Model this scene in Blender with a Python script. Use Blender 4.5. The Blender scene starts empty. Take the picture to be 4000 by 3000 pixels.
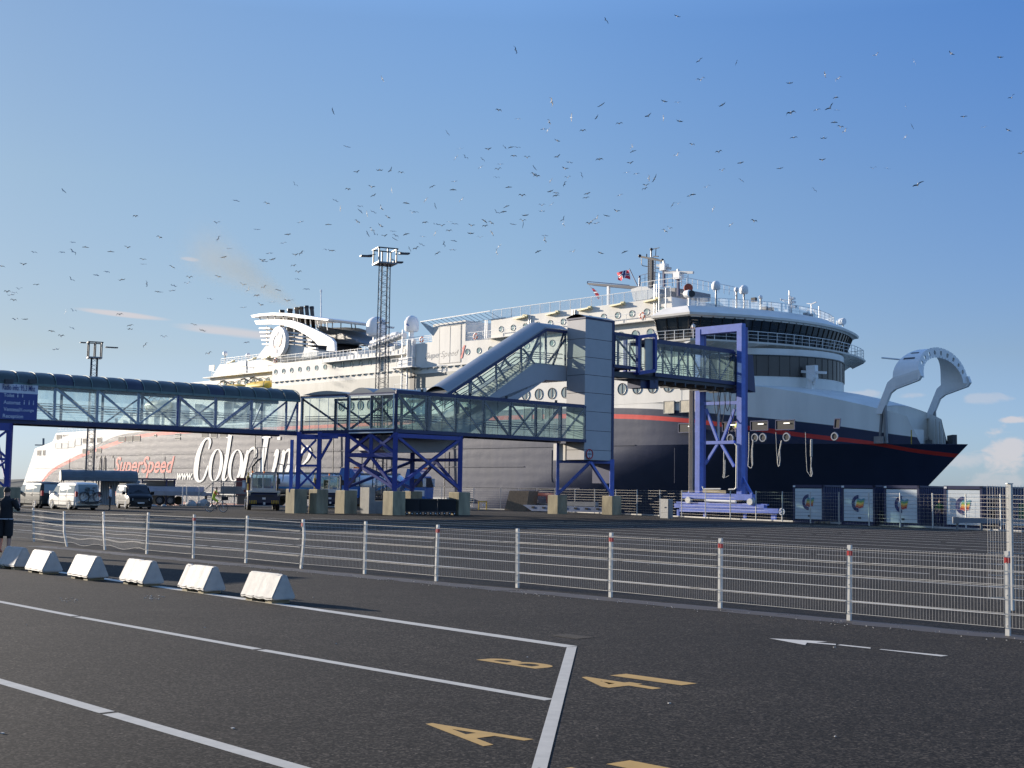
import bpy, bmesh, math, random
from mathutils import Vector, Matrix
random.seed(7)
R=math.radians
sc=bpy.context.scene
COL=sc.collection
# ------------------------------------------------------------------ camera
F=5100.0; CX,CY=2000.0,1500.0; CAMH=1.9
PITCH=math.atan(415/F); ROLL=R(.9)
cd=bpy.data.cameras.new('camera'); cam=bpy.data.objects.new('camera',cd); COL.objects.link(cam)
_cp,_sp=math.cos(PITCH),math.sin(PITCH)
FW=Vector((0,_cp,_sp)); _u0=Vector((0,-_sp,_cp)); _r0=Vector((1,0,0))
RT=_r0*math.cos(ROLL)+_u0*math.sin(ROLL); UP=_u0*math.cos(ROLL)-_r0*math.sin(ROLL)
cam.matrix_world=Matrix(((RT.x,UP.x,-FW.x,0),(RT.y,UP.y,-FW.y,0),(RT.z,UP.z,-FW.z,CAMH),(0,0,0,1)))
cd.sensor_width=36; cd.lens=36*F/4000; cd.clip_start=.1; cd.clip_end=60000
sc.camera=cam
sc.render.resolution_x=1024; sc.render.resolution_y=768
# ------------------------------------------------------------------ light
SUN_AZ=57.5; SUN_EL=13.0          # degrees left of the view direction (+Y), and above the horizon
SD=Vector((-math.sin(R(SUN_AZ))*math.cos(R(SUN_EL)),math.cos(R(SUN_AZ))*math.cos(R(SUN_EL)),math.sin(R(SUN_EL))))
sl=bpy.data.lights.new('sun','SUN'); sl.energy=5.0; sl.angle=R(.53); sl.color=(1,.89,.75)
so=bpy.data.objects.new('sun',sl); COL.objects.link(so); so.rotation_euler=SD.to_track_quat('Z','Y').to_euler()
so.location=(-60,40,60)
w=bpy.data.worlds.new('World'); sc.world=w; w.use_nodes=True
wn=w.node_tree; nd=wn.nodes; lk=wn.links; nd.clear()
def N_(t,nt=None,**k):
    n=(nt or wn).nodes.new(t)
    for a,b in k.items(): setattr(n,a,b)
    return n
def wm(op,a,b=None,c=None,nt=None):
    n=N_('ShaderNodeMath',nt,operation=op); t=(nt or wn)
    for i,x in enumerate((a,b,c)):
        if x is None: continue
        if hasattr(x,'is_linked') : t.links.new(x,n.inputs[i])
        else: n.inputs[i].default_value=x
    return n.outputs[0]
out=N_('ShaderNodeOutputWorld'); bg=N_('ShaderNodeBackground')
sky=N_('ShaderNodeTexSky',sky_type='NISHITA'); sky.sun_disc=False
sky.sun_elevation=R(SUN_EL); sky.sun_rotation=R(-SUN_AZ); sky.air_density=1.0; sky.dust_density=.25; sky.ozone_density=2.0; sky.altitude=0
bg.inputs[1].default_value=.146
tc=N_('ShaderNodeTexCoord'); sx=N_('ShaderNodeSeparateXYZ'); lk.new(tc.outputs['Generated'],sx.inputs[0])
az=wm('ARCTAN2',sx.outputs[0],sx.outputs[1]); el=wm('ARCSINE',sx.outputs[2])
def blob(a0,e0,ra,re,tilt=0.0):
    """soft elliptical patch of sky round azimuth a0, elevation e0 (degrees)"""
    da=wm('SUBTRACT',az,R(a0)); de=wm('SUBTRACT',el,R(e0))
    ct,st=math.cos(R(tilt)),math.sin(R(tilt))
    p=wm('ADD',wm('MULTIPLY',da,ct),wm('MULTIPLY',de,st)); q=wm('SUBTRACT',wm('MULTIPLY',de,ct),wm('MULTIPLY',da,st))
    d=wm('ADD',wm('POWER',wm('ABSOLUTE',wm('DIVIDE',p,R(ra))),2),wm('POWER',wm('ABSOLUTE',wm('DIVIDE',q,R(re))),2))
    return d
cv=N_('ShaderNodeCombineXYZ'); lk.new(az,cv.inputs[0]); lk.new(wm('MULTIPLY',el,1.8),cv.inputs[1])
def noise(scale,det,rough,vec,dist=0):
    n=N_('ShaderNodeTexNoise'); n.inputs['Scale'].default_value=scale; n.inputs['Detail'].default_value=det
    n.inputs['Roughness'].default_value=rough; n.inputs['Distortion'].default_value=dist; lk.new(vec,n.inputs['Vector']); return n.outputs[0]
n1=noise(48,8,.62,cv.outputs[0],.35)
cv2=N_('ShaderNodeCombineXYZ'); lk.new(wm('MULTIPLY',az,.35),cv2.inputs[0]); lk.new(wm('MULTIPLY',el,3.5),cv2.inputs[1])
n2=noise(22,5,.6,cv2.outputs[0],.2)
def sm(x,a,b):
    n=N_('ShaderNodeMapRange',interpolation_type='SMOOTHSTEP'); lk.new(x,n.inputs[0]); n.inputs[1].default_value=a; n.inputs[2].default_value=b; return n.outputs[0]
def pxdir(x,y):
    v=FW*1+RT*((x-CX)/F)-UP*((y-CY)/F); v.normalize(); return math.degrees(math.atan2(v.x,v.y)),math.degrees(math.asin(v.z))
mask=None
for (x,y,ra,re,tl,wt) in ((3920,1770,1.0,1.1,0,.72),(3975,1640,.75,.17,0,.75),(3740,1800,1.5,.45,8,.40),(3560,1545,.8,.16,0,.35),(3850,1560,1.1,.28,0,.32),(3900,1880,1.6,.4,0,.35),(3380,1540,1.0,.22,0,.35)):
    a0,e0=pxdir(x,y); d=blob(a0,e0,ra,re,tl)
    v=wm('MULTIPLY',sm(wm('ADD',wm('MULTIPLY',d,-.30),n1),.22,.50),wt)
    mask=v if mask is None else wm('MAXIMUM',mask,v)
for (x0,y0,x1,y1,re,wt) in ((300,1206,660,1250,.13,.8),(680,1272,1180,1325,.22,.72),(705,1008,780,1018,.09,.5)):
    a0,e0=pxdir((x0+x1)/2,(y0+y1)/2); a1,e1=pxdir(x1,y1); d=blob(a0,e0,abs(a1-a0)*1.02,re,math.degrees(math.atan2(e1-e0,a1-a0)))
    v=wm('MULTIPLY',sm(wm('ADD',wm('MULTIPLY',d,-.5),n2),-.15,.45),wt)
    mask=wm('MAXIMUM',mask,v)
KE=1.27*1.3
def ramp(stops):
    n=N_('ShaderNodeValToRGB'); cr=n.color_ramp; e=cr.elements
    for i,(p,c) in enumerate(stops):
        q=e[i] if i<2 else e.new(p)
        q.position=p; q.color=(*[v/KE for v in c],1)
    lk.new(wm('DIVIDE',el,R(30)),n.inputs[0]); return n.outputs[0]
# the clear air of that evening: less yellow at the horizon, deeper blue away from the sun
ra=ramp([(0.0,(.34,.49,1.02)),(.023,(.36,.50,.977)),(.19,(.527,.50,.573)),(.43,(.671,.643,.658)),(.67,(.717,.727,.786)),(1.0,(1.35,1.55,1.95))])
rc=ramp([(0.0,(.42,.56,1.15)),(.10,(.56,.60,.90)),(.28,(.659,.665,.764)),(.43,(.718,.741,.834)),(.67,(.705,.827,1.03)),(1.0,(1.35,1.55,1.95))])
rb=ramp([(0.0,(.44,.64,1.40)),(.023,(.453,.645,1.292)),(.20,(.553,.604,.847)),(.43,(.571,.685,.956)),(.67,(.501,.73,1.126)),(1.0,(1.35,1.55,1.95))])
def mixc(f,a,b):
    n=N_('ShaderNodeMix',data_type='RGBA'); lk.new(f,n.inputs[0]); lk.new(a,n.inputs[6]); lk.new(b,n.inputs[7]); return n.outputs[2]
def clampr(x,a,b):
    n=N_('ShaderNodeMapRange'); lk.new(x,n.inputs[0]); n.inputs[1].default_value=a; n.inputs[2].default_value=b; return n.outputs[0]
tint=mixc(clampr(az,0,R(21)),mixc(clampr(az,R(-21),0),ra,rc),rb)
graded=N_('ShaderNodeMix',data_type='RGBA',blend_type='MULTIPLY'); graded.inputs[0].default_value=1; lk.new(sky.outputs[0],graded.inputs[6]); lk.new(tint,graded.inputs[7])
mx=N_('ShaderNodeMix',data_type='RGBA'); lk.new(mask,mx.inputs[0]); lk.new(graded.outputs[2],mx.inputs[6]); mx.inputs[7].default_value=(2.35,2.2,2.25,1)
lk.new(mx.outputs[2],bg.inputs[0]); lk.new(bg.outputs[0],out.inputs[0])
sc.view_settings.view_transform='Standard'; sc.view_settings.look='None'; sc.view_settings.gamma=1; sc.view_settings.exposure=1.02
sc.cycles.transparent_max_bounces=24; sc.cycles.max_bounces=8; sc.cycles.volume_bounces=0; sc.cycles.glossy_bounces=3; sc.cycles.diffuse_bounces=3; sc.cycles.transmission_bounces=4
sc.cycles.caustics_reflective=False; sc.cycles.caustics_refractive=False
# ------------------------------------------------------------------ measuring helpers (a photo pixel to a point in the place)
def ray(x,y): return FW+RT*((x-CX)/F)-UP*((y-CY)/F)
def G(x,y,z=0.0):
    r=ray(x,y); t=(z-CAMH)/r.z; return Vector((r.x*t,r.y*t,z))
def D(x,y,Y):
    r=ray(x,y); t=Y/r.y; return Vector((r.x*t,Y,CAMH+r.z*t))
def PL(p,d,x,y):
    """point of the vertical plane through ground point p with direction d"""
    n=Vector((-d[1],d[0])); r=ray(x,y); t=(n.x*p[0]+n.y*p[1])/(n.x*r.x+n.y*r.y)
    return Vector((r.x*t,r.y*t,CAMH+r.z*t))
# ------------------------------------------------------------------ materials
MT={}
def mat(name,col,rough=.6,metal=0,var=.12,scale=1.5,bump=0,spec=.5,streak=0,coat=0,detail=4):
    if name in MT: return MT[name]
    m=bpy.data.materials.new(name); m.use_nodes=True; nt=m.node_tree; b=nt.nodes['Principled BSDF']
    b.inputs['Base Color'].default_value=(*col,1); b.inputs['Roughness'].default_value=rough; b.inputs['Metallic'].default_value=metal
    b.inputs['Specular IOR Level'].default_value=spec; b.inputs['Coat Weight'].default_value=coat
    if var>0:
        t=N_('ShaderNodeTexCoord',nt); mp=N_('ShaderNodeMapping',nt); nt.links.new(t.outputs['Object'],mp.inputs[0])
        if streak: mp.inputs['Scale'].default_value=(1,1,streak)
        n=N_('ShaderNodeTexNoise',nt); n.inputs['Scale'].default_value=scale; n.inputs['Detail'].default_value=detail; n.inputs['Roughness'].default_value=.65
        nt.links.new(mp.outputs[0],n.inputs['Vector'])
        r=N_('ShaderNodeMapRange',nt); nt.links.new(n.outputs[0],r.inputs[0]); r.inputs[1].default_value=.3; r.inputs[2].default_value=.7
        r.inputs[3].default_value=1-var; r.inputs[4].default_value=1+var*.6
        mm=N_('ShaderNodeMix',nt,data_type='RGBA',blend_type='MULTIPLY'); mm.inputs[0].default_value=1; mm.inputs[6].default_value=(*col,1)
        nt.links.new(r.outputs[0],mm.inputs[7]); nt.links.new(mm.outputs[2],b.inputs['Base Color'])
        if bump:
            bp=N_('ShaderNodeBump',nt); bp.inputs['Strength'].default_value=bump; bp.inputs['Distance'].default_value=.05
            nt.links.new(n.outputs[0],bp.inputs['Height']); nt.links.new(bp.outputs[0],b.inputs['Normal'])
    MT[name]=m; return m
def glassmat(name,tint,refl=.12,milk=.06,milkcol=(.7,.78,.78)):
    if name in MT: return MT[name]
    m=bpy.data.materials.new(name); m.use_nodes=True; nt=m.node_tree; nt.nodes.clear(); L=nt.links
    o=N_('ShaderNodeOutputMaterial',nt); tr=N_('ShaderNodeBsdfTransparent',nt); tr.inputs[0].default_value=(*tint,1)
    gl=N_('ShaderNodeBsdfGlossy',nt); gl.inputs['Roughness'].default_value=.03
    di=N_('ShaderNodeBsdfDiffuse',nt); di.inputs[0].default_value=(*milkcol,1)
    tl=N_('ShaderNodeBsdfTranslucent',nt); tl.inputs[0].default_value=(*milkcol,1)
    ms=N_('ShaderNodeMixShader',nt); ms.inputs[0].default_value=.5; L.new(di.outputs[0],ms.inputs[1]); L.new(tl.outputs[0],ms.inputs[2])
    t=N_('ShaderNodeTexCoord',nt); n=N_('ShaderNodeTexNoise',nt); mp=N_('ShaderNodeMapping',nt); mp.inputs['Scale'].default_value=(1,1,.25)
    L.new(t.outputs['Object'],mp.inputs[0]); L.new(mp.outputs[0],n.inputs['Vector']); n.inputs['Scale'].default_value=2.2; n.inputs['Detail'].default_value=4
    mr=N_('ShaderNodeMapRange',nt); L.new(n.outputs[0],mr.inputs[0]); mr.inputs[1].default_value=.3; mr.inputs[2].default_value=.7; mr.inputs[3].default_value=milk*.4; mr.inputs[4].default_value=milk*1.7
    a=N_('ShaderNodeMixShader',nt); L.new(mr.outputs[0],a.inputs[0]); L.new(tr.outputs[0],a.inputs[1]); L.new(ms.outputs[0],a.inputs[2])
    fr=N_('ShaderNodeLayerWeight',nt); fr.inputs[0].default_value=.5; f3=wm('MINIMUM',wm('ADD',wm('MULTIPLY',wm('POWER',fr.outputs[1],4,nt=nt),.8,nt=nt),refl*.5,nt=nt),.9,nt=nt)
    b=N_('ShaderNodeMixShader',nt); L.new(f3,b.inputs[0]); L.new(a.outputs[0],b.inputs[1]); L.new(gl.outputs[0],b.inputs[2]); L.new(b.outputs[0],o.inputs[0])
    MT[name]=m; return m
# ------------------------------------------------------------------ mesh builder
class MB:
    def __init__(s): s.v=[]; s.f=[]; s.m=[]
    def add(s,vs,fs,mi=0):
        o=len(s.v); s.v+= [tuple(p) for p in vs]; s.f+=[tuple(o+i for i in f) for f in fs]; s.m+=[mi]*len(fs); return s
    def obox(s,o,a,b,c,mi=0):
        o,a,b,c=map(Vector,(o,a,b,c)); P=[o,o+a,o+a+b,o+b,o+c,o+a+c,o+a+b+c,o+b+c]
        fs=[(0,3,2,1),(4,5,6,7),(0,1,5,4),(1,2,6,5),(2,3,7,6),(3,0,4,7)]
        if a.cross(b).dot(c)<0: fs=[f[::-1] for f in fs]
        return s.add(P,fs,mi)
    def box(s,x0,x1,y0,y1,z0,z1,mi=0): return s.obox((x0,y0,z0),(x1-x0,0,0),(0,y1-y0,0),(0,0,z1-z0),mi)
    def beam(s,p,q,w,h=None,mi=0,up=(0,0,1)):
        h=h or w; p,q=Vector(p),Vector(q); d=q-p
        if d.length<1e-6: return s
        u=Vector(up); a=d.cross(u)
        if a.length<1e-4*d.length: a=d.cross(Vector((1,0,0)))
        a.normalize(); b=a.cross(d).normalized()
        return s.obox(p-a*w/2-b*h/2,d,a*w,b*h,mi)
    def tube(s,p,q,r,n=8,r2=None,mi=0,cap=True):
        r2=r if r2 is None else r2; p,q=Vector(p),Vector(q); d=(q-p)
        if d.length<1e-6: return s
        a=d.orthogonal().normalized(); b=d.cross(a).normalized(); P=[]
        for c,rr in ((p,r),(q,r2)):
            for i in range(n):
                t=2*math.pi*i/n; P.append(c+a*math.cos(t)*rr+b*math.sin(t)*rr)
        fs=[(i,(i+1)%n,n+(i+1)%n,n+i) for i in range(n)]
        if cap: fs+=[tuple(range(n))[::-1],tuple(range(n,2*n))]
        return s.add(P,fs,mi)
    def path(s,pts,r,n=6,mi=0):
        for a,b in zip(pts,pts[1:]): s.tube(a,b,r,n,mi=mi)
        return s
    def prism(s,pts,vec,mi=0,side=None):
        n=len(pts); vec=Vector(vec); P=[Vector(p) for p in pts]; Q=[p+vec for p in P]
        nn=Vector((0,0,0))
        for i in range(n): nn+=(P[i]-P[0]).cross(P[(i+1)%n]-P[0])
        fl=nn.dot(vec)>0
        fs=[tuple(range(n))[::-1] if fl else tuple(range(n)),tuple(range(n,2*n)) if fl else tuple(range(n,2*n))[::-1]]
        s.add(P+Q,fs,mi); o=len(s.v)-2*n
        for i in range(n):
            j=(i+1)%n; f=(o+i,o+j,o+n+j,o+n+i); s.f.append(f if fl else f[::-1]); s.m.append(mi if side is None else side)
        return s
    def rows(s,rows,closed=False,mi=0,flip=False):
        o=len(s.v); n=len(rows[0])
        for r in rows: s.v+=[tuple(p) for p in r]
        for i in range(len(rows)-1):
            for j in range(n if closed else n-1):
                k=(j+1)%n; f=(o+i*n+j,o+i*n+k,o+(i+1)*n+k,o+(i+1)*n+j); s.f.append(f[::-1] if flip else f); s.m.append(mi)
        return s
    def sphere(s,c,r,nu=14,nv=9,mi=0,zmin=-1,sc_=(1,1,1)):
        c=Vector(c); rows=[]
        for i in range(nv+1):
            ph=math.asin(zmin)+(math.pi/2-math.asin(zmin))*i/nv if zmin>-1 else -math.pi/2+math.pi*i/nv
            rows.append([(c.x+r*sc_[0]*math.cos(ph)*math.cos(2*math.pi*j/nu),c.y+r*sc_[1]*math.cos(ph)*math.sin(2*math.pi*j/nu),c.z+r*sc_[2]*math.sin(ph)) for j in range(nu)])
        s.rows(rows,True,mi)
        o=len(s.v)-nu*(nv+1)
        if zmin>-1: s.f.append(tuple(range(o,o+nu))[::-1]); s.m.append(mi)
        return s
    def torus(s,c,ax,R_,r,n=20,m=6,mi=0,a0=0,a1=2*math.pi):
        c=Vector(c); ax=Vector(ax).normalized(); a=ax.orthogonal().normalized(); b=ax.cross(a); full=abs(a1-a0-2*math.pi)<1e-6
        rows=[]
        for i in range(n if full else n+1):
            t=a0+(a1-a0)*i/n; d=a*math.cos(t)+b*math.sin(t)
            rows.append([c+d*(R_+r*math.cos(2*math.pi*j/m))+ax*r*math.sin(2*math.pi*j/m) for j in range(m)])
        if full: rows.append(rows[0])
        return s.rows(rows,True,mi)
    def disc(s,c,ax,r,th,n=20,mi=0,sx=1.0):
        ax=Vector(ax).normalized(); return s.tube(Vector(c)-ax*th/2,Vector(c)+ax*th/2,r,n,mi=mi)
    def build(s,name,m,parent=None,world=False,smooth=False,label=None):
        vs=s.v
        if world and parent is not None:
            M_=parent.matrix_basis.copy(); q_=parent.parent
            while q_ is not None: M_=q_.matrix_basis@M_; q_=q_.parent
            iv=M_.inverted(); vs=[tuple(iv@Vector(p)) for p in vs]
        me=bpy.data.meshes.new(name); me.from_pydata(vs,[],s.f)
        ms=m if isinstance(m,(list,tuple)) else [m]
        for x in ms: me.materials.append(x)
        if len(ms)>1: me.polygons.foreach_set('material_index',s.m)
        if smooth:
            me.polygons.foreach_set('use_smooth',[True]*len(me.polygons))
            if smooth!='all':
                try: me.set_sharp_from_angle(angle=R(35))
                except Exception: pass
        me.update(); o=bpy.data.objects.new(name,me); COL.objects.link(o)
        if parent is not None: o.parent=parent
        if label: o['label']=label
        return o
def tag(o,label=None,cat=None,group=None,kind=None):
    if label: o['label']=label
    if cat: o['category']=cat
    if group: o['group']=group
    if kind: o['kind']=kind
    return o
def thing(name,label,cat,loc=(0,0,0),rotz=0,group=None):
    o=bpy.data.objects.new(name,None); COL.objects.link(o)
    o.matrix_basis=Matrix.Translation(Vector(loc))@Matrix.Rotation(rotz,4,'Z'); o.empty_display_size=.3
    return tag(o,label,cat,group)
def struct(name,mb,m,label=None,kind='structure',smooth=False):
    o=mb.build(name,m,smooth=smooth); o['kind']=kind
    if label: o['label']=label
    return o
def dup(root,loc,rotz,label,group=None):
    r=root.copy(); COL.objects.link(r); r.matrix_basis=Matrix.Translation(Vector(loc))@Matrix.Rotation(rotz,4,'Z')
    r['label']=label
    if group: r['group']=group
    def kids(a): return [x for x in bpy.data.objects if x.parent==a]
    def rec2(a,b):
        for ch in kids(a):
            c=ch.copy(); COL.objects.link(c); c.parent=b; rec2(ch,c)
    rec2(root,r); return r
def glyphs(txt,shear=0,spacing=1.0,bold=0.0):
    """flat outlines of text: verts (x,y), faces; normalised so the first capital is 1 high"""
    c=bpy.data.curves.new('lettering','FONT'); c.body=txt; c.size=1/.729*1.0; c.shear=shear; c.space_character=spacing; c.offset=bold; c.resolution_u=6
    o=bpy.data.objects.new('lettering',c); COL.objects.link(o); dg=bpy.context.evaluated_depsgraph_get(); e=o.evaluated_get(dg); me=e.to_mesh()
    vs=[(v.co.x,v.co.y) for v in me.vertices]; fs=[tuple(p.vertices) for p in me.polygons]; e.to_mesh_clear()
    bpy.data.objects.remove(o); bpy.data.curves.remove(c); return vs,fs
def textmesh(mb,txt,fn,x0,x1,z0,z1,shear=0,bold=0.0,fitcaps=None,mi=0,spacing=1.0):
    """writes text so its outline fills x0..x1 by z0..z1 and maps every point through fn(x,z)"""
    vs,fs=glyphs(txt,shear,spacing,bold); xs=[v[0] for v in vs]; ys=[v[1] for v in vs]
    a,b=min(xs),max(xs); lo,hi=(min(ys),max(ys)) if fitcaps is None else fitcaps
    mb.add([fn(x0+(x-a)/(b-a)*(x1-x0),z0+(y-lo)/(hi-lo)*(z1-z0)) for x,y in vs],fs,mi); return mb
# ------------------------------------------------------------------ palette
def asphalt(name,base,seed,spk=1.0):
    m=bpy.data.materials.new(name); m.use_nodes=True; nt=m.node_tree; L=nt.links; b=nt.nodes['Principled BSDF']
    t=N_('ShaderNodeTexCoord',nt); O=t.outputs['Object']
    def no(sc_,det,ro=.6,mapsc=None):
        n=N_('ShaderNodeTexNoise',nt); n.inputs['Scale'].default_value=sc_; n.inputs['Detail'].default_value=det; n.inputs['Roughness'].default_value=ro
        mp=N_('ShaderNodeMapping',nt); mp.inputs['Location'].default_value=(seed,seed*2,0)
        if mapsc: mp.inputs['Rotation'].default_value=(0,0,R(-48)); mp.inputs['Scale'].default_value=mapsc
        L.new(O,mp.inputs[0]); L.new(mp.outputs[0],n.inputs['Vector']); return n.outputs[0]
    def mr(x,a,b_,c,d):
        n=N_('ShaderNodeMapRange',nt); L.new(x,n.inputs[0])
        for i,v in enumerate((a,b_,c,d)): n.inputs[1+i].default_value=v
        return n.outputs[0]
    v=N_('ShaderNodeTexVoronoi',nt); v.inputs['Scale'].default_value=52; L.new(O,v.inputs['Vector'])
    sep=N_('ShaderNodeSeparateColor',nt); L.new(v.outputs['Color'],sep.inputs[0])
    stone=mr(wm('POWER',sep.outputs[0],2.2,nt=nt),0,1,1-.80*spk,1+2.3*spk); bright=mr(sep.outputs[1],.985,.995,0,4.0*spk)
    big=mr(no(.22,5),.3,.7,.72,1.28); mid=mr(no(2.2,4),.3,.7,.84,1.18); drag=mr(no(.9,4,.6,(.12,1.4,1)),.55,.8,0,.22); fine=mr(no(30,2),.3,.7,.86,1.14)
    k=wm('MULTIPLY',wm('MULTIPLY',stone,big,nt=nt),wm('MULTIPLY',mid,fine,nt=nt),nt=nt); k=wm('ADD',wm('ADD',k,bright,nt=nt),drag,nt=nt)
    cr=N_('ShaderNodeMix',nt,data_type='RGBA',blend_type='MULTIPLY'); cr.inputs[0].default_value=1; cr.inputs[6].default_value=(*base,1); L.new(k,cr.inputs[7])
    L.new(cr.outputs[2],b.inputs['Base Color']); b.inputs['Roughness'].default_value=.85; b.inputs['Specular IOR Level'].default_value=.15
    bp=N_('ShaderNodeBump',nt); bp.inputs['Strength'].default_value=.35; bp.inputs['Distance'].default_value=.006; L.new(stone,bp.inputs['Height']); L.new(bp.outputs[0],b.inputs['Normal'])
    MT[name]=m; return m
ASP=asphalt('asphalt',(.0205,.0168,.0128),0); ASP2=asphalt('old_asphalt',(.062,.057,.052),9,.8)
def wornpaint(name,col,wear=.5):
    m=mat(name,col,.6,var=.12,scale=6); nt=m.node_tree; L=nt.links; b=nt.nodes['Principled BSDF']; o=nt.nodes['Material Output']
    t=N_('ShaderNodeTexCoord',nt); n=N_('ShaderNodeTexNoise',nt); n.inputs['Scale'].default_value=38; n.inputs['Detail'].default_value=6; n.inputs['Roughness'].default_value=.7; L.new(t.outputs['Object'],n.inputs['Vector'])
    n2=N_('ShaderNodeTexNoise',nt); n2.inputs['Scale'].default_value=1.7; n2.inputs['Detail'].default_value=4; L.new(t.outputs['Object'],n2.inputs['Vector'])
    s_=wm('ADD',wm('MULTIPLY',n.outputs[0],.45,nt=nt),wm('MULTIPLY',n2.outputs[0],.55,nt=nt),nt=nt)
    r=N_('ShaderNodeMapRange',nt); L.new(s_,r.inputs[0]); r.inputs[1].default_value=wear; r.inputs[2].default_value=wear+.05; r.inputs[3].default_value=0; r.inputs[4].default_value=1
    tr=N_('ShaderNodeBsdfTransparent',nt); ms=N_('ShaderNodeMixShader',nt); L.new(r.outputs[0],ms.inputs[0]); L.new(b.outputs[0],ms.inputs[1]); L.new(tr.outputs[0],ms.inputs[2]); L.new(ms.outputs[0],o.inputs[0]); return m
LINE=wornpaint('road_paint',(.48,.44,.36),.655); LINEW=wornpaint('worn_road_paint',(.54,.50,.42),.61); YEL=wornpaint('yellow_road_paint',(.46,.27,.06),.645)
CONCW=mat('painted_concrete',(.42,.40,.36),.7,var=.16,scale=7,bump=.2,detail=8)
GALV=mat('galvanised_paint',(.60,.58,.52),.5,metal=0,var=.1,scale=6); WIRE=mat('fence_wire',(.46,.44,.40),.45,metal=.1,var=.12,scale=9)
REDT=mat('red_tape',(.45,.02,.02),.5,var=.05); RUST=mat('rust',(.12,.05,.03),.8,var=.3,scale=8)
CONC=mat('mossy_concrete',(.30,.255,.16),.85,var=.4,scale=1.6,streak=.35,bump=.3); CONC2=mat('grey_concrete',(.36,.35,.32),.85,var=.2,scale=2,bump=.2)
BLUE=mat('blue_steel',(.030,.050,.26),.42,var=.16,scale=2.5); BLUED=mat('dark_blue_steel',(.014,.022,.085),.45,var=.15,scale=2.5); BLUEL=mat('faded_blue_steel',(.10,.16,.50),.45,var=.2,scale=2)
CLAD=mat('grey_cladding',(.40,.39,.385),.5,var=.05,scale=1.2); CLADL=mat('cream_cladding',(.62,.59,.53),.5,var=.05,scale=1.5)
WHT=mat('white_paint',(.80,.78,.74),.4,var=.05,scale=2); WHTF=mat('white_frame',(.74,.73,.70),.35,var=.05)
BLK=mat('black_paint',(.012,.012,.014),.4,var=.1); BLKC=mat('black_tarpaulin',(.010,.010,.012),.7,var=.2,scale=1.5)
RUB=mat('tyre_rubber',(.018,.018,.018),.8,var=.1); RIM=mat('wheel_rim',(.55,.55,.55),.3,metal=.8,var=.05); DGLASS=mat('dark_glass',(.012,.014,.016),.06,var=0,spec=.8)
GREYM=mat('grey_metal',(.22,.22,.22),.45,metal=.3,var=.15); DGREY=mat('dark_grey_metal',(.05,.05,.055),.5,metal=.2,var=.15)
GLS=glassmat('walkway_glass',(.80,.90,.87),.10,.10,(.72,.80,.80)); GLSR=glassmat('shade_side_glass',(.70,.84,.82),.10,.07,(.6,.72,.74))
ROOFG=mat('green_roof_plastic',(.05,.066,.06),.45,var=.22,scale=1.2); ROOFB=mat('blue_roof_plastic',(.03,.035,.06),.45,var=.2,scale=1.2); ROOFM=mat('roof_metal',(.30,.30,.29),.35,metal=.4,var=.06)
YELP=mat('yellow_paint',(.72,.47,.04),.5,var=.15); HIVIS=mat('hi_vis_yellow',(.70,.80,.05),.6,var=.1,scale=9); SKIN=mat('skin',(.48,.27,.19),.55,var=.08,scale=12); HAIR=mat('dark_hair',(.03,.02,.015),.8,var=.2,scale=20)
REDP=mat('red_paint',(.55,.03,.025),.45,var=.1); ORG=mat('orange_lens',(.9,.22,.02),.3,var=0); CLOTHB=mat('black_cloth',(.012,.012,.014),.85,var=.25,scale=7); CLOTHW=mat('white_cloth',(.75,.75,.75),.8,var=.1,scale=9)
# ------------------------------------------------------------------ ground, water, markings
U2=Vector((-.665,.747,0)); V2=Vector((.747,.665,0))     # along the lanes / across them
edge=[G(3990,2080)+Vector((28,-44,0)),G(4000,2079),G(3400,2053)+Vector((.6,.8,0)),G(2758,2026)+Vector((.6,.8,0)),G(2485,2013)+Vector((.6,.8,0)),G(2096,1996.5)+Vector((.6,.8,0)),G(1850,1989)+Vector((.4,1,0)),G(1300,1981),G(700,1974),Vector((-62,138,0)),Vector((-150,220,0)),Vector((-420,560,0)),Vector((-900,900,0))]
mb=MB(); low=[Vector((-900,-60,0)),Vector((300,-60,0)),Vector((300,-40,0))]
outer=[Vector(p) for p in [(60,-60,0)]]+edge+[Vector((-900,-60,0))]
mb.add(outer,[tuple(range(len(outer)))]); g=struct('ground',mb,ASP,'dark grainy asphalt of the harbour yard')
mb=MB()
for a,b in zip(edge,edge[1:]): mb.add([a,b,b-Vector((0,0,2.6)),a-Vector((0,0,2.6))],[(0,1,2,3)])
for a,b in zip(edge[1:8],edge[2:9]): mb.beam(a+Vector((0,0,.02)),b+Vector((0,0,.02)),.35,.16)
struct('quay_edge',mb,CONC2,'concrete edge of the quay')
wm_=bpy.data.materials.new('sea_water'); wm_.use_nodes=True; b=wm_.node_tree.nodes['Principled BSDF']; b.inputs['Base Color'].default_value=(.02,.045,.06,1); b.inputs['Roughness'].default_value=.12
t=N_('ShaderNodeTexCoord',wm_.node_tree); n=N_('ShaderNodeTexNoise',wm_.node_tree); n.inputs['Scale'].default_value=.6; n.inputs['Detail'].default_value=6; wm_.node_tree.links.new(t.outputs['Object'],n.inputs['Vector'])
bp=N_('ShaderNodeBump',wm_.node_tree); bp.inputs['Strength'].default_value=.6; bp.inputs['Distance'].default_value=.3; wm_.node_tree.links.new(n.outputs[0],bp.inputs['Height']); wm_.node_tree.links.new(bp.outputs[0],b.inputs['Normal'])
mb=MB(); mb.add([(-20000,-500,-2),(20000,-500,-2),(20000,30000,-2),(-20000,30000,-2)],[(0,1,2,3)]); struct('sea_water',mb,wm_,'calm dark harbour water')
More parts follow.
